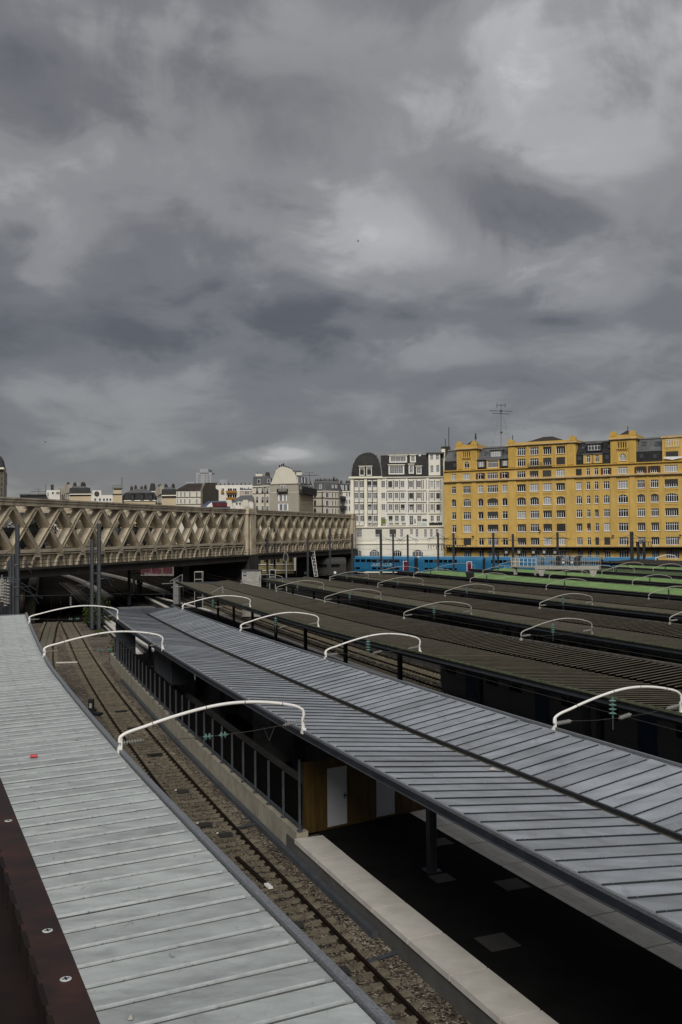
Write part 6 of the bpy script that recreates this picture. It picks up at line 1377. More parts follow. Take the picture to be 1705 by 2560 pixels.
for px_, pt, Yd, lab, ar in ML:
    arms = () if ar == 0 else (((-1.6, 2.2, ar),) if abs(ar) == 1 else ((-1.4, 2.0, 1), (-1.4, 2.0, -1)))
    w = .62 if px_ in (952, 1579) else .46
    r = mast(lab, px_, pt, Yd, w, arms=arms)
    if px_ in (952, 982.5, 1095, 1133.5, 1595):             # small portal frames with hanging insulators
        t = at_Y(px_, pt, Yd); q = MB(); z = t.z - (6.2 if px_ < 1000 else 2.8) if px_ != 1595 else t.z
        q.beam(V((t.x - 2.4, Yd - .3, z)), V((t.x + 3.0, Yd - .3, z)), .10, .12)
        for k in range(9): q.tube([V((t.x - 2.3 + k * .62, Yd - .3, z)), V((t.x - 2.3 + k * .62, Yd - .3, z - random.uniform(.5, 1.3)))], .07, 4)
        q.build('busbar', 'iron', r)
def wires(lab, pts, sag=.8, r=.022, mat='iron'):
    mb = MB()
    for a, b in zip(pts, pts[1:]):
        a, b = V(a), V(b); mb.tube([a.lerp(b, k / 8) - V((0, 0, sag * 4 * (k / 8) * (1 - k / 8))) for k in range(9)], r, 4)
    tag(mb.build('overhead_wire', mat), lab, 'overhead wire')
def mt(px, py, Yd): return at_Y(px, py, Yd)
wires('dark feeder wire slung between the mast tops before the cream building', [mt(880, 1345, 215), mt(952, 1343, 228), mt(1019, 1341, 226), mt(1095, 1340, 222), mt(1133.5, 1340, 218)])
wires('dark feeder wire slung between the mast tops before the ochre building', [mt(1133.5, 1343, 218), mt(1233, 1342, 212), mt(1282, 1345, 208), mt(1393.5, 1342, 205), mt(1579, 1338, 196), mt(1720, 1336, 190)])
wires('lower dark wire along the cream building, above the blue train', [mt(880, 1368, 217), mt(952, 1370, 230), mt(1019, 1372, 228), mt(1095, 1372, 224), mt(1133.5, 1373, 220), mt(1233, 1374, 214)], .4)
wires('lowest dark wire just above the blue train roof', [mt(860, 1386, 217), mt(982.5, 1386, 230), mt(1095, 1386, 224), mt(1233, 1385, 214), mt(1400, 1383, 206), mt(1720, 1380, 190)], .3)
wires('dark wire along the bridge walkway before the girder', [mt(512, 1360, 205), mt(668, 1358, 200), mt(824.5, 1352, 210), mt(880, 1352, 215)], .7)
wires('long thin diagonal wire rising from the low hut to a mast', [at_z(560, 1524, 1.2), mt(326, 1452, 151)], .1)
for k, (a, b, lab) in enumerate((((455, 1462, 128), (456, 1436, 128), 'thin bracket post at the far end of the nearest brown roof'), ((557, 1497, 100), (557, 1466, 100), 'thin bracket post at the mossy eave above the farthest green-disc arch'))):
    p, q_ = at_Y(*a), at_Y(*b); r = thing('bracket_post', lab, 'bracket', p); mb = MB(); mb.tube([p, q_], .05, 5); mb.tube([q_, q_ + V((-1.6, -.3, -.9))], .035, 5); mb.tube([p.lerp(q_, .2), p.lerp(q_, .2) + V((-2.6, -.4, -.1))], .04, 5); mb.build('post', 'insul_grey', r)
for px_, y0, y1, Yd, lab in ((458, 1466, 1530, 128, 'thin black post at the edge of the platform end'),):
    b = at_Y(px_, y1, Yd); t = at_Y(px_, y0, Yd); r = thing('platform_post', lab, 'post', V((t.x, Yd, .55))); mb = MB(); w = .10 if px_ == 458 else .24; mb.box(V((t.x, Yd, (t.z + .55) / 2)), (w, w, t.z - .55)); mb.build('post', 'black', r); mb = MB(); mb.tube([V((t.x, Yd, t.z)), V((t.x - 1.5, Yd - .6, t.z - .08))], .05, 5); mb.build('arm', 'insul_grey', r)

# ------------------------------------------------------------------ white lattice mast
a, b = at_Y(781, 1378, 226), at_Y(790.5, 1441, 226); r = thing('lattice_mast', 'thin leaning white lattice mast before the bridge', 'lattice mast', V((b.x, b.y, b.z))); mb = MB(); wv = V((.75, 0, 0)); d = a - b
for s in (-.5, .5):
    for t in (-.4, .4): mb.tube([b + wv * s + V((0, t, 0)), a + wv * s * 1.2 + V((0, t, 0))], .055, 5)
mb.build('upright', 'white_paint', r); mb = MB()
for k in range(9):
    p = b + d * (k / 8); mb.tube([p - wv * .55, p + wv * .55], .045, 5)
    if k < 8: p2 = b + d * ((k + 1) / 8); mb.tube([p - wv * (.5 if k % 2 else -.5), p2 + wv * (.5 if k % 2 else -.5)], .035, 4)
mb.build('bracing', 'white_paint', r)
# ------------------------------------------------------------------ white signal platform over the green roofs
SPQ = at_Y(1337, 1424, 130); S1 = at_Y(1497, 1418.5, 126.5); sdir_ = (S1 - SPQ); sdir_.z = 0; SPp = Plane(SPQ, sdir_); LS = sdir_.length; z0 = (SPQ.z + S1.z) / 2
sg = thing('signal_platform', 'white railed signal platform bridging the slot between green roofs', 'signal platform', V((SPQ.x, SPQ.y, ZE)))
SPp.part('deck', 'white_old', sg, 0, LS, z0 - .12, z0 + .34, -1.6, 0)
for u in (.35, LS - 1.3):
    mb = MB(); mb.prism([SPp.P(u, z0 - .125, -.1), SPp.P(u + 1.1, z0 - .125, -.1), SPp.P(u + .75, ZE + .06, -.1), SPp.P(u + .3, ZE + .06, -.1)], SPp.n * -.3); mb.build('support_leg', 'white_old', sg)
for o in (-.02, -1.55):
    for k in range(13): u = LS * k / 12; SPp.part('rail_post', 'white_old', sg, u - .02, u + .02, z0 + .345, z0 + 1.75, o - .05, o)
    for z in (.95, 1.70): SPp.part('rail_bar', 'white_old', sg, 0, LS, z0 + z, z0 + z + .03, o + .004, o + .04)
    for k in range(12):
        q = MB()
        for j in range(1, 3): u = LS * (k + j / 3) / 12; SPp.box(q, u - .006, u + .006, z0 + .345, z0 + 1.70, o - .03, o - .01)
        q.build('mesh_panel', 'white_old', sg)
for k, (pa, pb) in enumerate(((1384, 1403), (1432, 1449))):
    a, b = SPp.hit(pa, 1410)[0], SPp.hit(pb, 1410)[0]; s = thing('railway_signal', 'black railway signal seen from behind on the white platform, %s of two' % ('left' if k == 0 else 'right'), 'railway signal', SPp.P((a + b) / 2, z0 + .34, -.8), 'signals on the white platform'); q = MB()
    c = SPp.P((a + b) / 2, z0 + 1.0, -.8); q.tube([c + V((0, 0, .30)), c + V((0, -.35, .10))], [.42, .30], 10); q.box(c + V((0, 0, -.30)), (.8, .5, .6)); q.tube([c + V((0.3, 0, .5)), c + V((.35, -.25, .55))], .2, 8); q.build('signal_head', 'black', s)
    px0 = 1404 if k == 0 else 1425.5; u, z = SPp.hit(px0 + 2.5, 1402.5); n_ = thing('letter_plate', 'small white plate with a black N, beside the %s signal' % ('left' if k == 0 else 'right'), 'sign', SPp.P(u, z0, -.4), 'N plates on the white platform')
    SPp.part('plate', 'black', n_, u - .20, u + .20, z - .05, z + .45, -.43, -.40); text('N', .46, 'frame_white', SPp.P(u, z + .20, -.385), SPp.d, parent=n_, name='letter'); SPp.part('number_plate', 'frame_white', n_, u - .17, u + .17, z - .33, z - .09, -.43, -.40); SPp.part('stem', 'steel_grey', n_, u - .03, u + .03, z0 + .34, z - .34, -.47, -.435)
aq = at_Y(1278, 1416, 140); a2 = at_Y(1340, 1416, 137); ap = Plane(aq, (a2 - aq)); LA = (a2 - aq).length; cw = thing('access_catwalk', 'pale railed access catwalk at the left end of the signal platform', 'catwalk', V((aq.x, aq.y, ZE)))
ap.part('deck', 'white_old', cw, 0, LA, aq.z - .1, aq.z + .1, -1.2, 0); ap.part('cabinet', 'white_old', cw, .1, .8, aq.z + .1, aq.z + 1.2, -.9, -.2)
for k in range(7): u = LA * k / 6; ap.part('rail_post', 'white_paint', cw, u - .03, u + .03, aq.z + .1, aq.z + 1.25, -.05, 0)
for z in (.65, 1.2): ap.part('rail_bar', 'white_paint', cw, 0, LA, aq.z + z, aq.z + z + .05, .002, .04)
for u in (.2, LA - .5): ap.part('support_leg', 'white_old', cw, u, u + .3, ZE - .2, aq.z - .1, -.8, -.3)
q = at_z(1175, 1446, 4.9); r = thing('roof_funnel', 'dark funnel box standing on the nearest green roof', 'roof vent', V((q.x, q.y, 4.8))); mb = MB(); mb.hexa([q + V((x, y, z)) for x, y, z in ((-.35, -.3, -.1), (.5, -.3, -.1), (.5, .3, -.1), (-.35, .3, -.1), (-.55, -.4, .8), (.5, -.4, .8), (.5, .4, .8), (-.55, .4, .8))]); mb.build('hopper', 'black', r)

ga, gb = at_Y(1238, 1384, 206), at_Y(1428, 1381, 199); gp_ = Plane(ga, gb - ga); LG = (gb - ga).length; z0g = (ga.z + gb.z) / 2; gg = thing('signal_gantry', 'dark lattice signal gantry with small white boxes, left of the railed white platform', 'signal gantry', V((ga.x, ga.y, 0)))
for z, h in ((z0g - .45, .12), (z0g + .45, .12)): gp_.part('chord', 'iron', gg, 0, LG, z, z + h, -.3, 0)
mb = MB()
for k in range(22): u = LG * k / 22; mb.beam(gp_.P(u, z0g - .4, -.1), gp_.P(u + LG / 22, z0g + .5, -.1), .07, .07, up=gp_.n); gp_.box(mb, u, u + .06, z0g - .4, z0g + .5, -.16, -.08)
mb.build('lattice', 'iron', gg)
for u in (.4, LG - .6): gp_.part('leg', 'iron', gg, u, u + .35, 0, z0g - .45, -.35, 0)
for k, f in enumerate((.16, .33, .52, .66, .80)): gp_.part('signal_box', 'black', gg, LG * f - .5, LG * f + .5, z0g - .3, z0g + .9, .01, .5); gp_.part('box_plate', 'white_old', gg, LG * f - .3, LG * f + .25, z0g - .1, z0g + .4 + .1 * (k % 2), .505, .54)
# ------------------------------------------------------------------ things under and behind the bridge
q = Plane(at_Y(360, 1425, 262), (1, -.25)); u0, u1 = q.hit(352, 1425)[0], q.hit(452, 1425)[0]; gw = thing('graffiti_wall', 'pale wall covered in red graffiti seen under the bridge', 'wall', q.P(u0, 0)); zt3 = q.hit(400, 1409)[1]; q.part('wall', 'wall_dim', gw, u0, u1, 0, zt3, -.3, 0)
zz0 = q.hit(400, 1432)[1]
for k in range(3): tags(gw, q, u0 + (u1 - u0) * k * .27, u0 + (u1 - u0) * (k * .27 + .25), zz0 - .5, zt3 - .2, 'graffiti_red', 7, .02, .24)
mb = MB(); q.box(mb, u0, u1, 0, zz0 - .8, .05, .4); mb.build('lower_band', 'bridge_dark', gw)
for x0, x1, y0, y1, Yd, lab, mat, nm in ((605, 652, 1427, 1456, 128, 'white signal box with a blue letter H behind the farthest thin arches', 'box_white', 'equipment_cabin'), (456, 472, 1414, 1432, 190, 'grey equipment box hanging under the bridge', 'train_grey', 'equipment_cabin'), (433, 446, 1449, 1468, 145, 'small grey trackside cabinet by the bracket post', 'train_grey', 'trackside_cabinet')):
    a, b = at_Y(x0, y1, Yd), at_Y(x1, y0, Yd); zlow = 0 if nm != 'x' else a.z; r = thing(nm, lab, 'cabin' if 'cabin' == nm[-5:] else 'cabinet', V((a.x, Yd, 0))); mb = MB(); mb.box(((a.x + b.x) / 2, Yd + .9, (zlow + b.z) / 2), (b.x - a.x, 1.8, b.z - zlow)); mb.build('body', mat, r)
    mb = MB(); mb.box(((a.x + b.x) / 2, Yd + .9, b.z + .05), (b.x - a.x + .2, 2.0, .1)); mb.build('roof', 'steel_grey', r)
    if x0 == 605:
        c = at_Y(612, 1435, Yd); mb = MB(); mb.box((c.x, Yd - .03, c.z), (.42, .05, .55)); mb.build('sign', 'train_blue', r); text('H', .42, 'frame_white', (c.x, Yd - .06, c.z), (1, 0, 0), parent=r, name='letter')
for x, y0, y1, Yd, w, lab in ((496, 1429, 1450, 138, 1.1, 'small pale framed kiosk under the bridge, by the far end of the nearest brown roof'), (681, 1424, 1444, 150, .9, 'small pale framed kiosk behind the second brown roof')):
    a = at_Y(x, y1, Yd); z1 = at_Y(x, y0, Yd).z; r = thing('framed_kiosk', lab, 'kiosk', V((a.x, Yd, 0))); mb = MB()
    for s in (-1, 1):
        for t in (0, 1): mb.box((a.x + s * w / 2, Yd + t, z1 / 2), (.06, .06, z1))
    for z in (z1 - .04, a.z + .1): mb.box((a.x, Yd, z), (w, .10, .10)); mb.box((a.x, Yd + 1, z), (w, .10, .10))
    mb.build('frame', 'white_old', r); mb = MB(); mb.box((a.x, Yd + .5, z1 / 2), (w - .15, .8, z1 - .25)); mb.build('glazing', 'glass', r)
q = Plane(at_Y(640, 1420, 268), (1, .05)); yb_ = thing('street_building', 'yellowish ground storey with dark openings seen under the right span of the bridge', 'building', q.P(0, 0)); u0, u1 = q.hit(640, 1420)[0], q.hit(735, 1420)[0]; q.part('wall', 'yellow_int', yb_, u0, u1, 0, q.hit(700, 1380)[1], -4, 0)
for k in range(6): u = u0 + (u1 - u0) * (k + .25) / 6; q.part('opening', 'black', yb_, u, u + (u1 - u0) / 6 * .5, 2.2 + (k % 2), 6.2 - (k % 3) * .6, -.2, .02)
for y in (1412, 1427): z = q.hit(700, y)[1]; q.part('pale_band', 'coping_grey', yb_, u0, u1, z, z + .25, .03, .25)
for k, (x, y0, y1, Yd, lab) in enumerate(((713, 1384, 1442, 175, 'tall thin signal post with an oval ring, under the right span of the bridge'),)):
    a = at_Y(x + 3, y1, Yd); t = at_Y(x, y0 + 22, Yd); r = thing('signal_post', lab, 'signal post', V((a.x, Yd, 0))); mb = MB(); mb.tube([V((a.x, Yd, 0)), V((a.x, Yd, t.z))], .11, 6); mb.build('post', 'insul_grey', r)
    ring = [V((t.x + .1 + .42 * math.cos(w), Yd, t.z + .9 + .85 * math.sin(w))) for w in np.linspace(0, 2 * math.pi, 17)]; mb = MB(); mb.tube(ring, .06, 5, caps=False); mb.build('ring', 'insul_grey', r); mb = MB(); mb.box((t.x + .1, Yd + .1, t.z + .9), (.5, .3, 1.1)); mb.build('signal_head', 'black', r)
for k, (x, y, Yd) in enumerate(((335, 1447, 188), (346, 1450, 180), (352, 1455, 172))):
    a = at_Y(x, y, Yd); r = thing('trackside_post', 'stubby dark post in the trio on the far tracks, %s from the left' % ORD[k], 'post', V((a.x, Yd, 0)), 'stubby posts on the far tracks'); mb = MB(); mb.tube([V((a.x, Yd, 0)), V((a.x, Yd, 2.2))], .22, 6); mb.box((a.x, Yd, 2.4), (.6, .4, .5)); mb.build('post', 'bridge_dark', r)
for a_, b_, zt_b, lab in (((-95, 205), (-62, 150), 10, 'dark retaining wall along the left edge of the tracks'),):
    p, q_ = V((*a_, 0)), V((*b_, 0)); w = Plane(p, q_ - p); tag(w.part('retaining_wall', 'bridge_dark', None, 0, (q_ - p).length, -.3, 8.5, -1, 0), lab, 'wall')
w = Plane((-66, 205), (27, -87)); tag(w.part('retaining_wall', MAT('mossy dark wall', (.022, .022, .013), .95, var=.5), None, -60, 84, -.3, 3.6, -1.2, 0), 'dark mossy retaining wall left of the curved tracks', 'wall')

# ------------------------------------------------------------------ low wall and glazed fence on the platform
fw_ = lambda y: PL(y) + .10
W0, W1 = 32.95, 83.0
kw = thing('platform_wall', 'low pale concrete wall along the ballast, carrying the dark glazed fence', 'wall', (fw_(W0), W0, 0))
yy = walk(fw_, W0, W1, 2.0)
for k in range(len(yy) - 1):
    mb = MB(); pts = [(V((fw_(y), y, 0)), tang(fw_, y)[1]) for y in (yy[k] + .006, yy[k + 1] - .006)]; sweep(mb, pts, [(0, -.25), (.42, -.25), (.42, .74), (0, .74)]); mb.build('wall_segment', 'concrete', kw)
mb = MB(); sweep(mb, line_pts(lambda y: fw_(y) - .16, 26.5, 72, -.12, 2), [(-.09, -.1), (.09, -.1), (.09, .14), (-.09, .14)]); tag(mb.build('cable_duct', 'steel_grey'), 'dark cable duct lying along the foot of the pale wall', 'cable duct')
mb = MB(); sweep(mb, line_pts(lambda y: PL(y) + .06, 9, 32.9, 0, 3), [(0, -.3), (.3, -.3), (.3, .42), (0, .42)]); mb.build('edge_wall', 'concrete_dark', MP)
fe = thing('glazed_fence', 'dark glazed fence with grey posts on the low pale wall', 'fence', (fw_(W0), W0, .74)); ff = lambda y: fw_(y) + .14
yy = walk(ff, W0 + .1, 80, 1.78)
for k, y in enumerate(yy):
    t, n = tang(ff, y); p = V((ff(y), y, 0)); mb = MB(); hgt = 2.45 if k == 0 else 1.66; mb.box(p + V((0, 0, .74 + hgt / 2)), (.05, .075, hgt), t, n); mb.box(p + V((0, 0, .77)), (.14, .16, .06), t, n); mb.build('post', 'steel_grey', fe)
    if k < len(yy) - 1:
        q_ = V((ff(yy[k + 1]), yy[k + 1], 0)); nn = n * .07; mb = MB(); mb.beam(p + n * .03 + V((0, 0, .90)), q_ + n * .03 + V((0, 0, .90)), .05, .10); mb.build('bottom_rail', 'steel_grey', fe)
        mb = MB(); d = (q_ - p); mb.hexa([p + nn + V((0, 0, .96)), q_ + nn + V((0, 0, .96)), q_ + nn * 1.3 + V((0, 0, .96)), p + nn * 1.3 + V((0, 0, .96)), p + nn + V((0, 0, 2.36)), q_ + nn + V((0, 0, 2.36)), q_ + nn * 1.3 + V((0, 0, 2.36)), p + nn * 1.3 + V((0, 0, 2.36))]); mb.build('glass_panel', 'glass_fence', fe)
# dark stair well behind it
st_ = thing('stair_enclosure', 'dark stair enclosure with grey walls behind the glazed fence', 'stairs', (fw_(40), 40, .55))
for off, h0, h1, mat in ((1.35, .5, 1.7, 'concrete_dark'), (4.2, .5, 1.9, 'concrete_dark')):
    mb = MB(); sweep(mb, line_pts(lambda y: fw_(y) + off, 37, 62, 0, 3), [(0, h0), (.22, h0), (.22, h1), (0, h1)]); mb.build('side_wall', mat, st_)
for k in range(14):
    y = 38 + k * .9; t, n = tang(fw_, y); mb = MB(); mb.box(V((fw_(y), y, .5 + .0)) + n * 2.9 + V((0, 0, -.02 * k)), (2.4, .8, .14), n, t); mb.build('step', 'concrete_dark', st_)
for y, L in ((44, 3.0), (56, 4.0)):
    t, n = tang(fw_, y); mb = MB(); mb.box(V((fw_(y), y, 1.9)) + n * 3.4, (2.2, L, 2.6), n, t); mb.build('lift_box', 'concrete_dark', st_)
p = at_z(372, 1652, 2.6); t, n = tang(fw_, 59); p = V((fw_(57.5), 57.5, 0)) + n * .9; r = thing('technical_cabinet', 'dark grey ribbed cabinet hanging under the far left eave of the slate roof', 'cabinet', p + V((0, 0, 2.4))); mb = MB(); mb.box(p + V((0, 0, 3.35)), (1.3, 6.0, 1.9), n, t); mb.build('body', 'steel_dark', r)
for k in range(12): mb = MB(); mb.box(p + t * (-2.9 + k * .53) - n * .67 + V((0, 0, 3.35)), (.04, .06, 1.8), n, t); mb.build('rib', 'steel_grey', r)
p = V((fw_(79), 79, 0)); t, n = tang(fw_, 79); r = thing('end_screen', 'grey upright end screen at the far end of the glazed fence', 'screen', p); mb = MB(); mb.box(p + n * .8 + V((0, 0, 2.6)), (1.6, .15, 3.6), n, t); mb.build('panel', 'steel_grey', r)
# plywood enclosure with two grey doors
wa, wb = at_z(756, 2087.5, .55), at_z(1056, 2025, .55); WPn = Plane(wa, wb - wa); LW = (wb - wa).length
pw = thing('plywood_hoarding', 'brown plywood hoarding with two grey doors across the platform', 'hoarding', wa); HW = 2.46
def wpx(x, y): return (700 + x / 3.136, 1850 + y / 3.136)
dr = []
for x0, x1, y0, y1 in ((372, 527, 243, 668), (757, 902, 300, 590)):
    a, z0_ = WPn.hit(*wpx(x0, y1)); b, z1_ = WPn.hit(*wpx(x1, y0)); dr.append((a, b, .62, .62 + 2.06))
mb = MB(); wall_holes(WPn, mb, 0, LW + .4, .56, .56 + HW, dr, 0, .06); mb.poly([WPn.P(0, .56), WPn.P(0, .56 + HW), WPn.P(0, .56 + HW, -.08), WPn.P(0, .56, -.08)]); mb.poly([WPn.P(0, .56 + HW), WPn.P(LW + .4, .56 + HW), WPn.P(LW + .4, .56 + HW, -.08), WPn.P(0, .56 + HW, -.08)])
mb.poly([WPn.P(0, .56, -.08), WPn.P(0, .56 + HW, -.08), WPn.P(LW + .4, .56 + HW, -.08), WPn.P(LW + .4, .56, -.08)]); mb.build('plywood_sheet', 'wood', pw)
for a, b, c, d in dr:
    o = WPn.part('door', 'door_grey', pw, a + .01, b - .01, c + .01, d - .01, -.05, -.015); WPn.part('handle', 'steel_dark', o, b - .16, b - .06, 1.62, 1.66, -.014, .05); WPn.part('lock_plate', 'steel_grey', o, b - .12, b - .09, 1.5, 1.72, -.014, -.004)
WPn.part('corner_post', 'steel_grey', pw, -.09, -.004, .56, .56 + HW - .2, -.06, .03)
p = WPn.P(LW + .1, 0, 3.4)

# ------------------------------------------------------------------ small things between the rails and on the roofs
def on_track(y, a, z=0.0): t, n = tang(f1, y); return V((f1(y), y, z)) + n * a, n, t
for k, (y, a) in enumerate(((41.5, .05), (36.8, -.15), (35.4, .25), (27.3, -.1), (24.4, .0))):
    c, n, t = on_track(y, a); r = thing('track_beacon', 'flat black beacon plate between the rails, %s nearest' % ORD[4 - k], 'beacon', c + V((0, 0, -.17)), 'beacon plates between the rails'); mb = MB(); mb.box(c + V((0, 0, -.09)), (.46, .30, .08), n, t); mb.build('plate', 'loco', r); mb = MB(); mb.box(c + V((0, 0, -.04)) - n * .28 + t * .15, (.07, .07, .03), n, t); mb.build('mark', 'white_paint', r)
c, n, t = on_track(33.0, -.05); c2, _, _ = on_track(30.4, .12); mb = MB(); mb.beam(c + V((0, 0, -.08)), c2 + V((0, 0, -.08)), .13, .05); r = mb.build('loose_rail', 'rail'); tag(r, 'rusty strip lying between the rails with a white end', 'metal strip'); mb = MB(); d = (c2 - c).normalized(); mb.box(c2 + d * .22 + V((0, 0, -.07)), (.40, .15, .06), d, V((-d.y, d.x, 0))); mb.build('white_end', 'white_paint', r)
c = at_z(168, 1656, -.12); mb = MB(); mb.box(c, (1.9, .22, .1), (1, .1, 0), (-.1, 1, 0)); tag(mb.build('plank', 'coping'), 'single white plank lying on the pale ballast', 'plank')
c = at_z(228, 1784, -.18); r = thing('ground_signal', 'small black ground signal with a white face beside the open track', 'ground signal', c); mb = MB(); mb.box(c + V((0, 0, .55)), (.30, .3, .7)); mb.box(c + V((0, 0, .1)), (.5, .5, .3)); mb.build('housing', 'black', r); mb = MB(); mb.box(c + V((.0, -.16, .52)), (.16, .03, .28)); mb.build('face', 'white_old', r); mb = MB(); mb.box(c + V((.5, -.6, .08)), (.7, .4, .2), (.8, -.5, 0), (.5, .8, 0)); mb.build('motor', 'black', r)
for k, (px_, py_, w) in enumerate(((264, 1670, .5), (238, 1690, .5), (252, 1700, .4))):
    pass
for y in (60.5, 55.2, 48.5):
    c, n, t = on_track(y, .15); mb = MB(); mb.box(c + V((0, 0, -.11)), (.75, .25, .08), n, t); tag(mb.build('rail_clamp', 'black'), 'black crosspiece between the rails, %s' % {60.5: 'far one near the white plank', 55.2: 'middle one past the ground signal', 48.5: 'near one beside the ground signal'}[y], 'track fitting')
for y in (36.0, 24.6): 
    c, n, t = on_track(y, 1.1); mb = MB(); mb.beam(c + n * -.3 + V((0, 0, -.10)), c + n * 1.0 + t * .3 + V((0, 0, -.10)), .10, .06); tag(mb.build('cable', 'steel_grey'), 'grey cable sleeve crossing the right rail, %s one' % ('far' if y > 30 else 'near'), 'cable')
lb = at_z(84, 1896, 4.9); mb = MB(); mb.tube([lb + V((-.09, 0, .06)), lb + V((.09, .03, .06))], .045, 10); tag(mb.build('drink_can', 'red_can'), 'small red drink can lying on the bright zinc roof', 'can')
for px_, py_, sx, sy, mat, lab, cat, nm in ((704, 2341, .11, .035, 'black', 'small black bracket lying near the edge of the bright zinc roof', 'bracket', 'loose_bracket'), (680.5, 2304, .06, .05, 'white_old', 'crumpled white scrap on the bright zinc roof, near the black bracket', 'litter', 'paper_scrap'), (327, 2549, .05, .035, 'white_old', 'crumpled white scrap on the zinc roof at the bottom edge', 'litter', 'paper_scrap'), (415, 2027, .06, .02, 'black', 'bent black wire scrap at the edge of the bright zinc roof', 'litter', 'wire_scrap'), (193, 1854, .05, .04, 'black', 'dark scrap far up on the bright zinc roof', 'litter', 'dark_scrap'), (1231, 1925, .12, .06, 'white_old', 'white sheet scrap in the gutter of the slate grey roof', 'litter', 'paper_scrap')):
    zc = 4.90 if px_ < 1000 else 4.62; c = at_z(px_, py_, zc); mb = MB()
    if mat == 'black': mb.box(c + V((0, 0, .02)), (sx * 2, sy * 2, .04), (.9, .4, 0), (-.4, .9, 0))
    else:
        pts = [c + V((sx * math.cos(w) * random.uniform(.7, 1.2), sy * math.sin(w) * random.uniform(.7, 1.2), .01)) for w in np.linspace(0, 5.5, 7)]; top = c + V((0, 0, .07))
        for a, b in zip(pts, pts[1:] + pts[:1]): mb.poly([a, b, top])
    tag(mb.build(nm, mat), lab, cat)
# bush round the two masts and weeds
def bush(lab, px_, py_, hgt, rad, n, name='bush'):
    c = at_z(px_, py_, -.18); r = thing(name, lab, 'bush', c); mb = MB(); st_m = MB()
    for k in range(n):
        a = random.uniform(0, 6.28); rr = rad * math.sqrt(random.random()); h_ = hgt * (1 - .55 * (rr / rad) ** 2) * random.uniform(.15, 1.0); p = c + V((rr * math.cos(a), rr * math.sin(a) * .8, h_)); s = random.uniform(.07, .17); d = V((random.uniform(-1, 1), random.uniform(-1, 1), random.uniform(-.3, .9))).normalized(); e = d.cross(V((random.uniform(-1, 1), .4, 1))).normalized()
        mb.poly([p - d * s, p + e * s * .5, p + d * s, p - e * s * .5])
    for k in range(14):
        a = random.uniform(0, 6.28); rr = rad * .8 * random.random(); st_m.tube([c, c + V((rr * math.cos(a), rr * math.sin(a), hgt * random.uniform(.5, .95)))], [.025, .01], 4)
    mb.build('leaves', 'leaf', r); st_m.build('stems', 'stem', r)
bush('green bush of leafy shoots around the feet of two grey masts', 246, 1566, 4.4, 1.9, 2200); bush('low weed tuft on the ballast below the bush', 250, 1592, .9, .8, 240, 'weed'); bush('thin dry weed on the ballast beside the pale wall end', 283, 1632, 1.4, .6, 120, 'weed')
kb = at_z(275, 1572, .1); mb = MB(); p0, p1 = at_z(262, 1567, -.1), at_z(297, 1598, -.1); mb.beam(p0, p1, .35, .30); tag(mb.build('kerb', 'coping'), 'pale straight kerb on the ballast beyond the glazed fence', 'kerb')
def tree(lab, c, hgt, rad, n, grp):
    r = thing('street_tree', lab, 'tree', c, grp); mb = MB(); mb.tube([c, c + V((.1, 0, hgt * .45)), c + V((0, .1, hgt * .8))], [.22, .16, .06], 7)
    for k in range(6): a = k * 1.05; mb.tube([c + V((0, 0, hgt * (.35 + .06 * k))), c + V((math.cos(a) * rad * .7, math.sin(a) * rad * .7, hgt * (.55 + .06 * k)))], [.09, .03], 5)
    mb.build('trunk', 'stem', r); lv = MB()
    cl = [(random.uniform(-1, 1) * rad * .7, random.uniform(-1, 1) * rad * .7, hgt * random.uniform(.42, .92), random.uniform(.5, 1.0)) for _ in range(16)]
    for k in range(n):
        q = random.choice(cl); d = V((random.gauss(0, 1), random.gauss(0, 1), random.gauss(0, .8))) * (rad * .28 * q[3]); p = c + V(q[:3]) + d; s = random.uniform(.18, .42); e = V((random.uniform(-1, 1), random.uniform(-1, 1), random.uniform(-.6, .6))).normalized(); f = e.cross(V((.3, .2, 1))).normalized()
        lv.poly([p - e * s, p + f * s * .55, p + e * s, p - f * s * .55])
    lv.build('crown', 'leaf_dark', r)
for k in range(14):
    tree('dark street tree seen through the bridge lattice, %s from the left' % ORD[k], bp(-14 + k * 6.6 + (k % 2) * 1.5, -20.5 - (k % 3), 7.2), 6.4 + .4 * (k % 3), 3.0, 1300, 'street trees beyond the bridge')
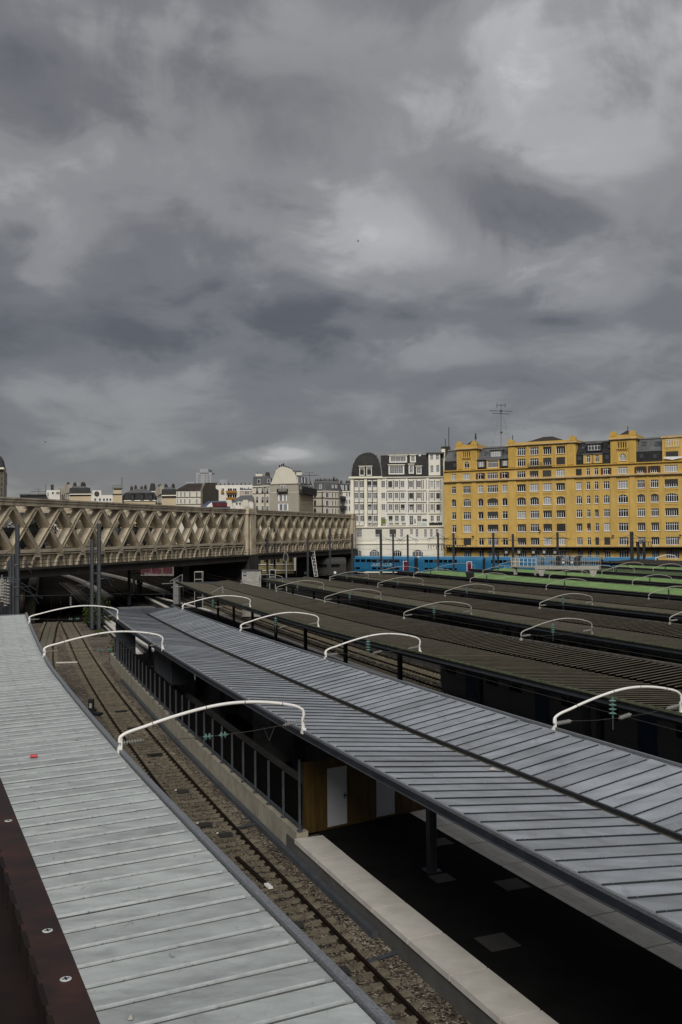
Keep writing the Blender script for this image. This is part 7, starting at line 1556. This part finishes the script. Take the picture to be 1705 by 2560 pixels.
# birds
for px_, py_, Yd, s, lab in ((895, 603, 120, .5, 'small dark bird in the sky under the bright patch of cloud'), (113.5, 1105.5, 140, .35, 'tiny dark bird above the left end of the bridge')):
    c = at_Y(px_, py_, Yd); r = thing('bird', lab, 'bird', c); mb = MB(); mb.tube([c + V((-.10, 0, 0)), c + V((0, 0, .01)), c + V((.16, 0, 0))], [.02, .05, .015], 6); mb.build('body', 'black', r)
    for q in (-1, 1): mb = MB(); mb.prism([c + V((-.04, .04 * q, .02)), c + V((.08, .04 * q, .02)), c + V((.02, s * .5 * q, .12)), c + V((-.06, s * q, .05))], (0, 0, .008)); mb.build('wing', 'black', r)

# ------------------------------------------------------------------ rusty handrail in the foreground
ra, rb = at_z(0, 1942, H - .8), at_z(251, 2560, H - .8); rd = (rb - ra).normalized(); rn = V((-rd.y, rd.x, 0)); rn = rn if rn.dot(V((1, 0, 0))) > 0 else -rn
la = at_z(127, 2560, H - .8); wid = (rb - la).dot(rn)
hr = thing('handrail', 'rusty weathering steel parapet rail in the bottom left corner', 'handrail', ra + V((0, 0, -.2)))
def hp(s, o, z): return ra + rd * s + rn * o + V((0, 0, z))
def hbox(mb, s0, s1, o0, o1, z0, z1): mb.hexa([hp(s0, o0, z0), hp(s1, o0, z0), hp(s1, o1, z0), hp(s0, o1, z0), hp(s0, o0, z1), hp(s1, o0, z1), hp(s1, o1, z1), hp(s0, o1, z1)])
mb = MB(); hbox(mb, -3, 3, -wid, 0, -.012, 0); hbox(mb, -3, 3, -.010, .0, -.30, -.0125); mb.build('top_plate', 'rust', hr)
mb = MB(); hbox(mb, -3, 3, -.6, -.012, -.42, -.055); mb.build('lower_plate', 'rust_dark', hr)
for k in range(46):
    s = -2.9 + k * .125; mb = MB(); hbox(mb, s, s + .085, -wid - .004, -wid + .006, -.054, .0005); mb.build('tab', 'rust_dark', hr)
for px_, py_ in ((21, 2052), (119, 2327), (164.5, 2448)):
    c = at_z(px_, py_, H - .8); mb = MB(); mb.tube([c + V((0, 0, -.002)), c + V((0, 0, .0008)), c + V((0, 0, .0014))], [.0105, .0105, .0085], 20); sc = mb.build('screw', 'screw', hr)
    for a in (.5, .5 + math.pi / 2):
        mb = MB(); d = V((math.cos(a), math.sin(a), 0)); mb.box(c + V((0, 0, .0015)), (.0125, .0034, .0006), d, V((-d.y, d.x, 0))); mb.build('screw_slot', 'black', sc)
mb = MB(); hbox(mb, -3.5, 30, -.9, -.014, -12, -.43); tag(mb.build('parapet_wall', 'concrete_dark'), 'dark street parapet wall beneath the rusty handrail', 'wall') if False else None
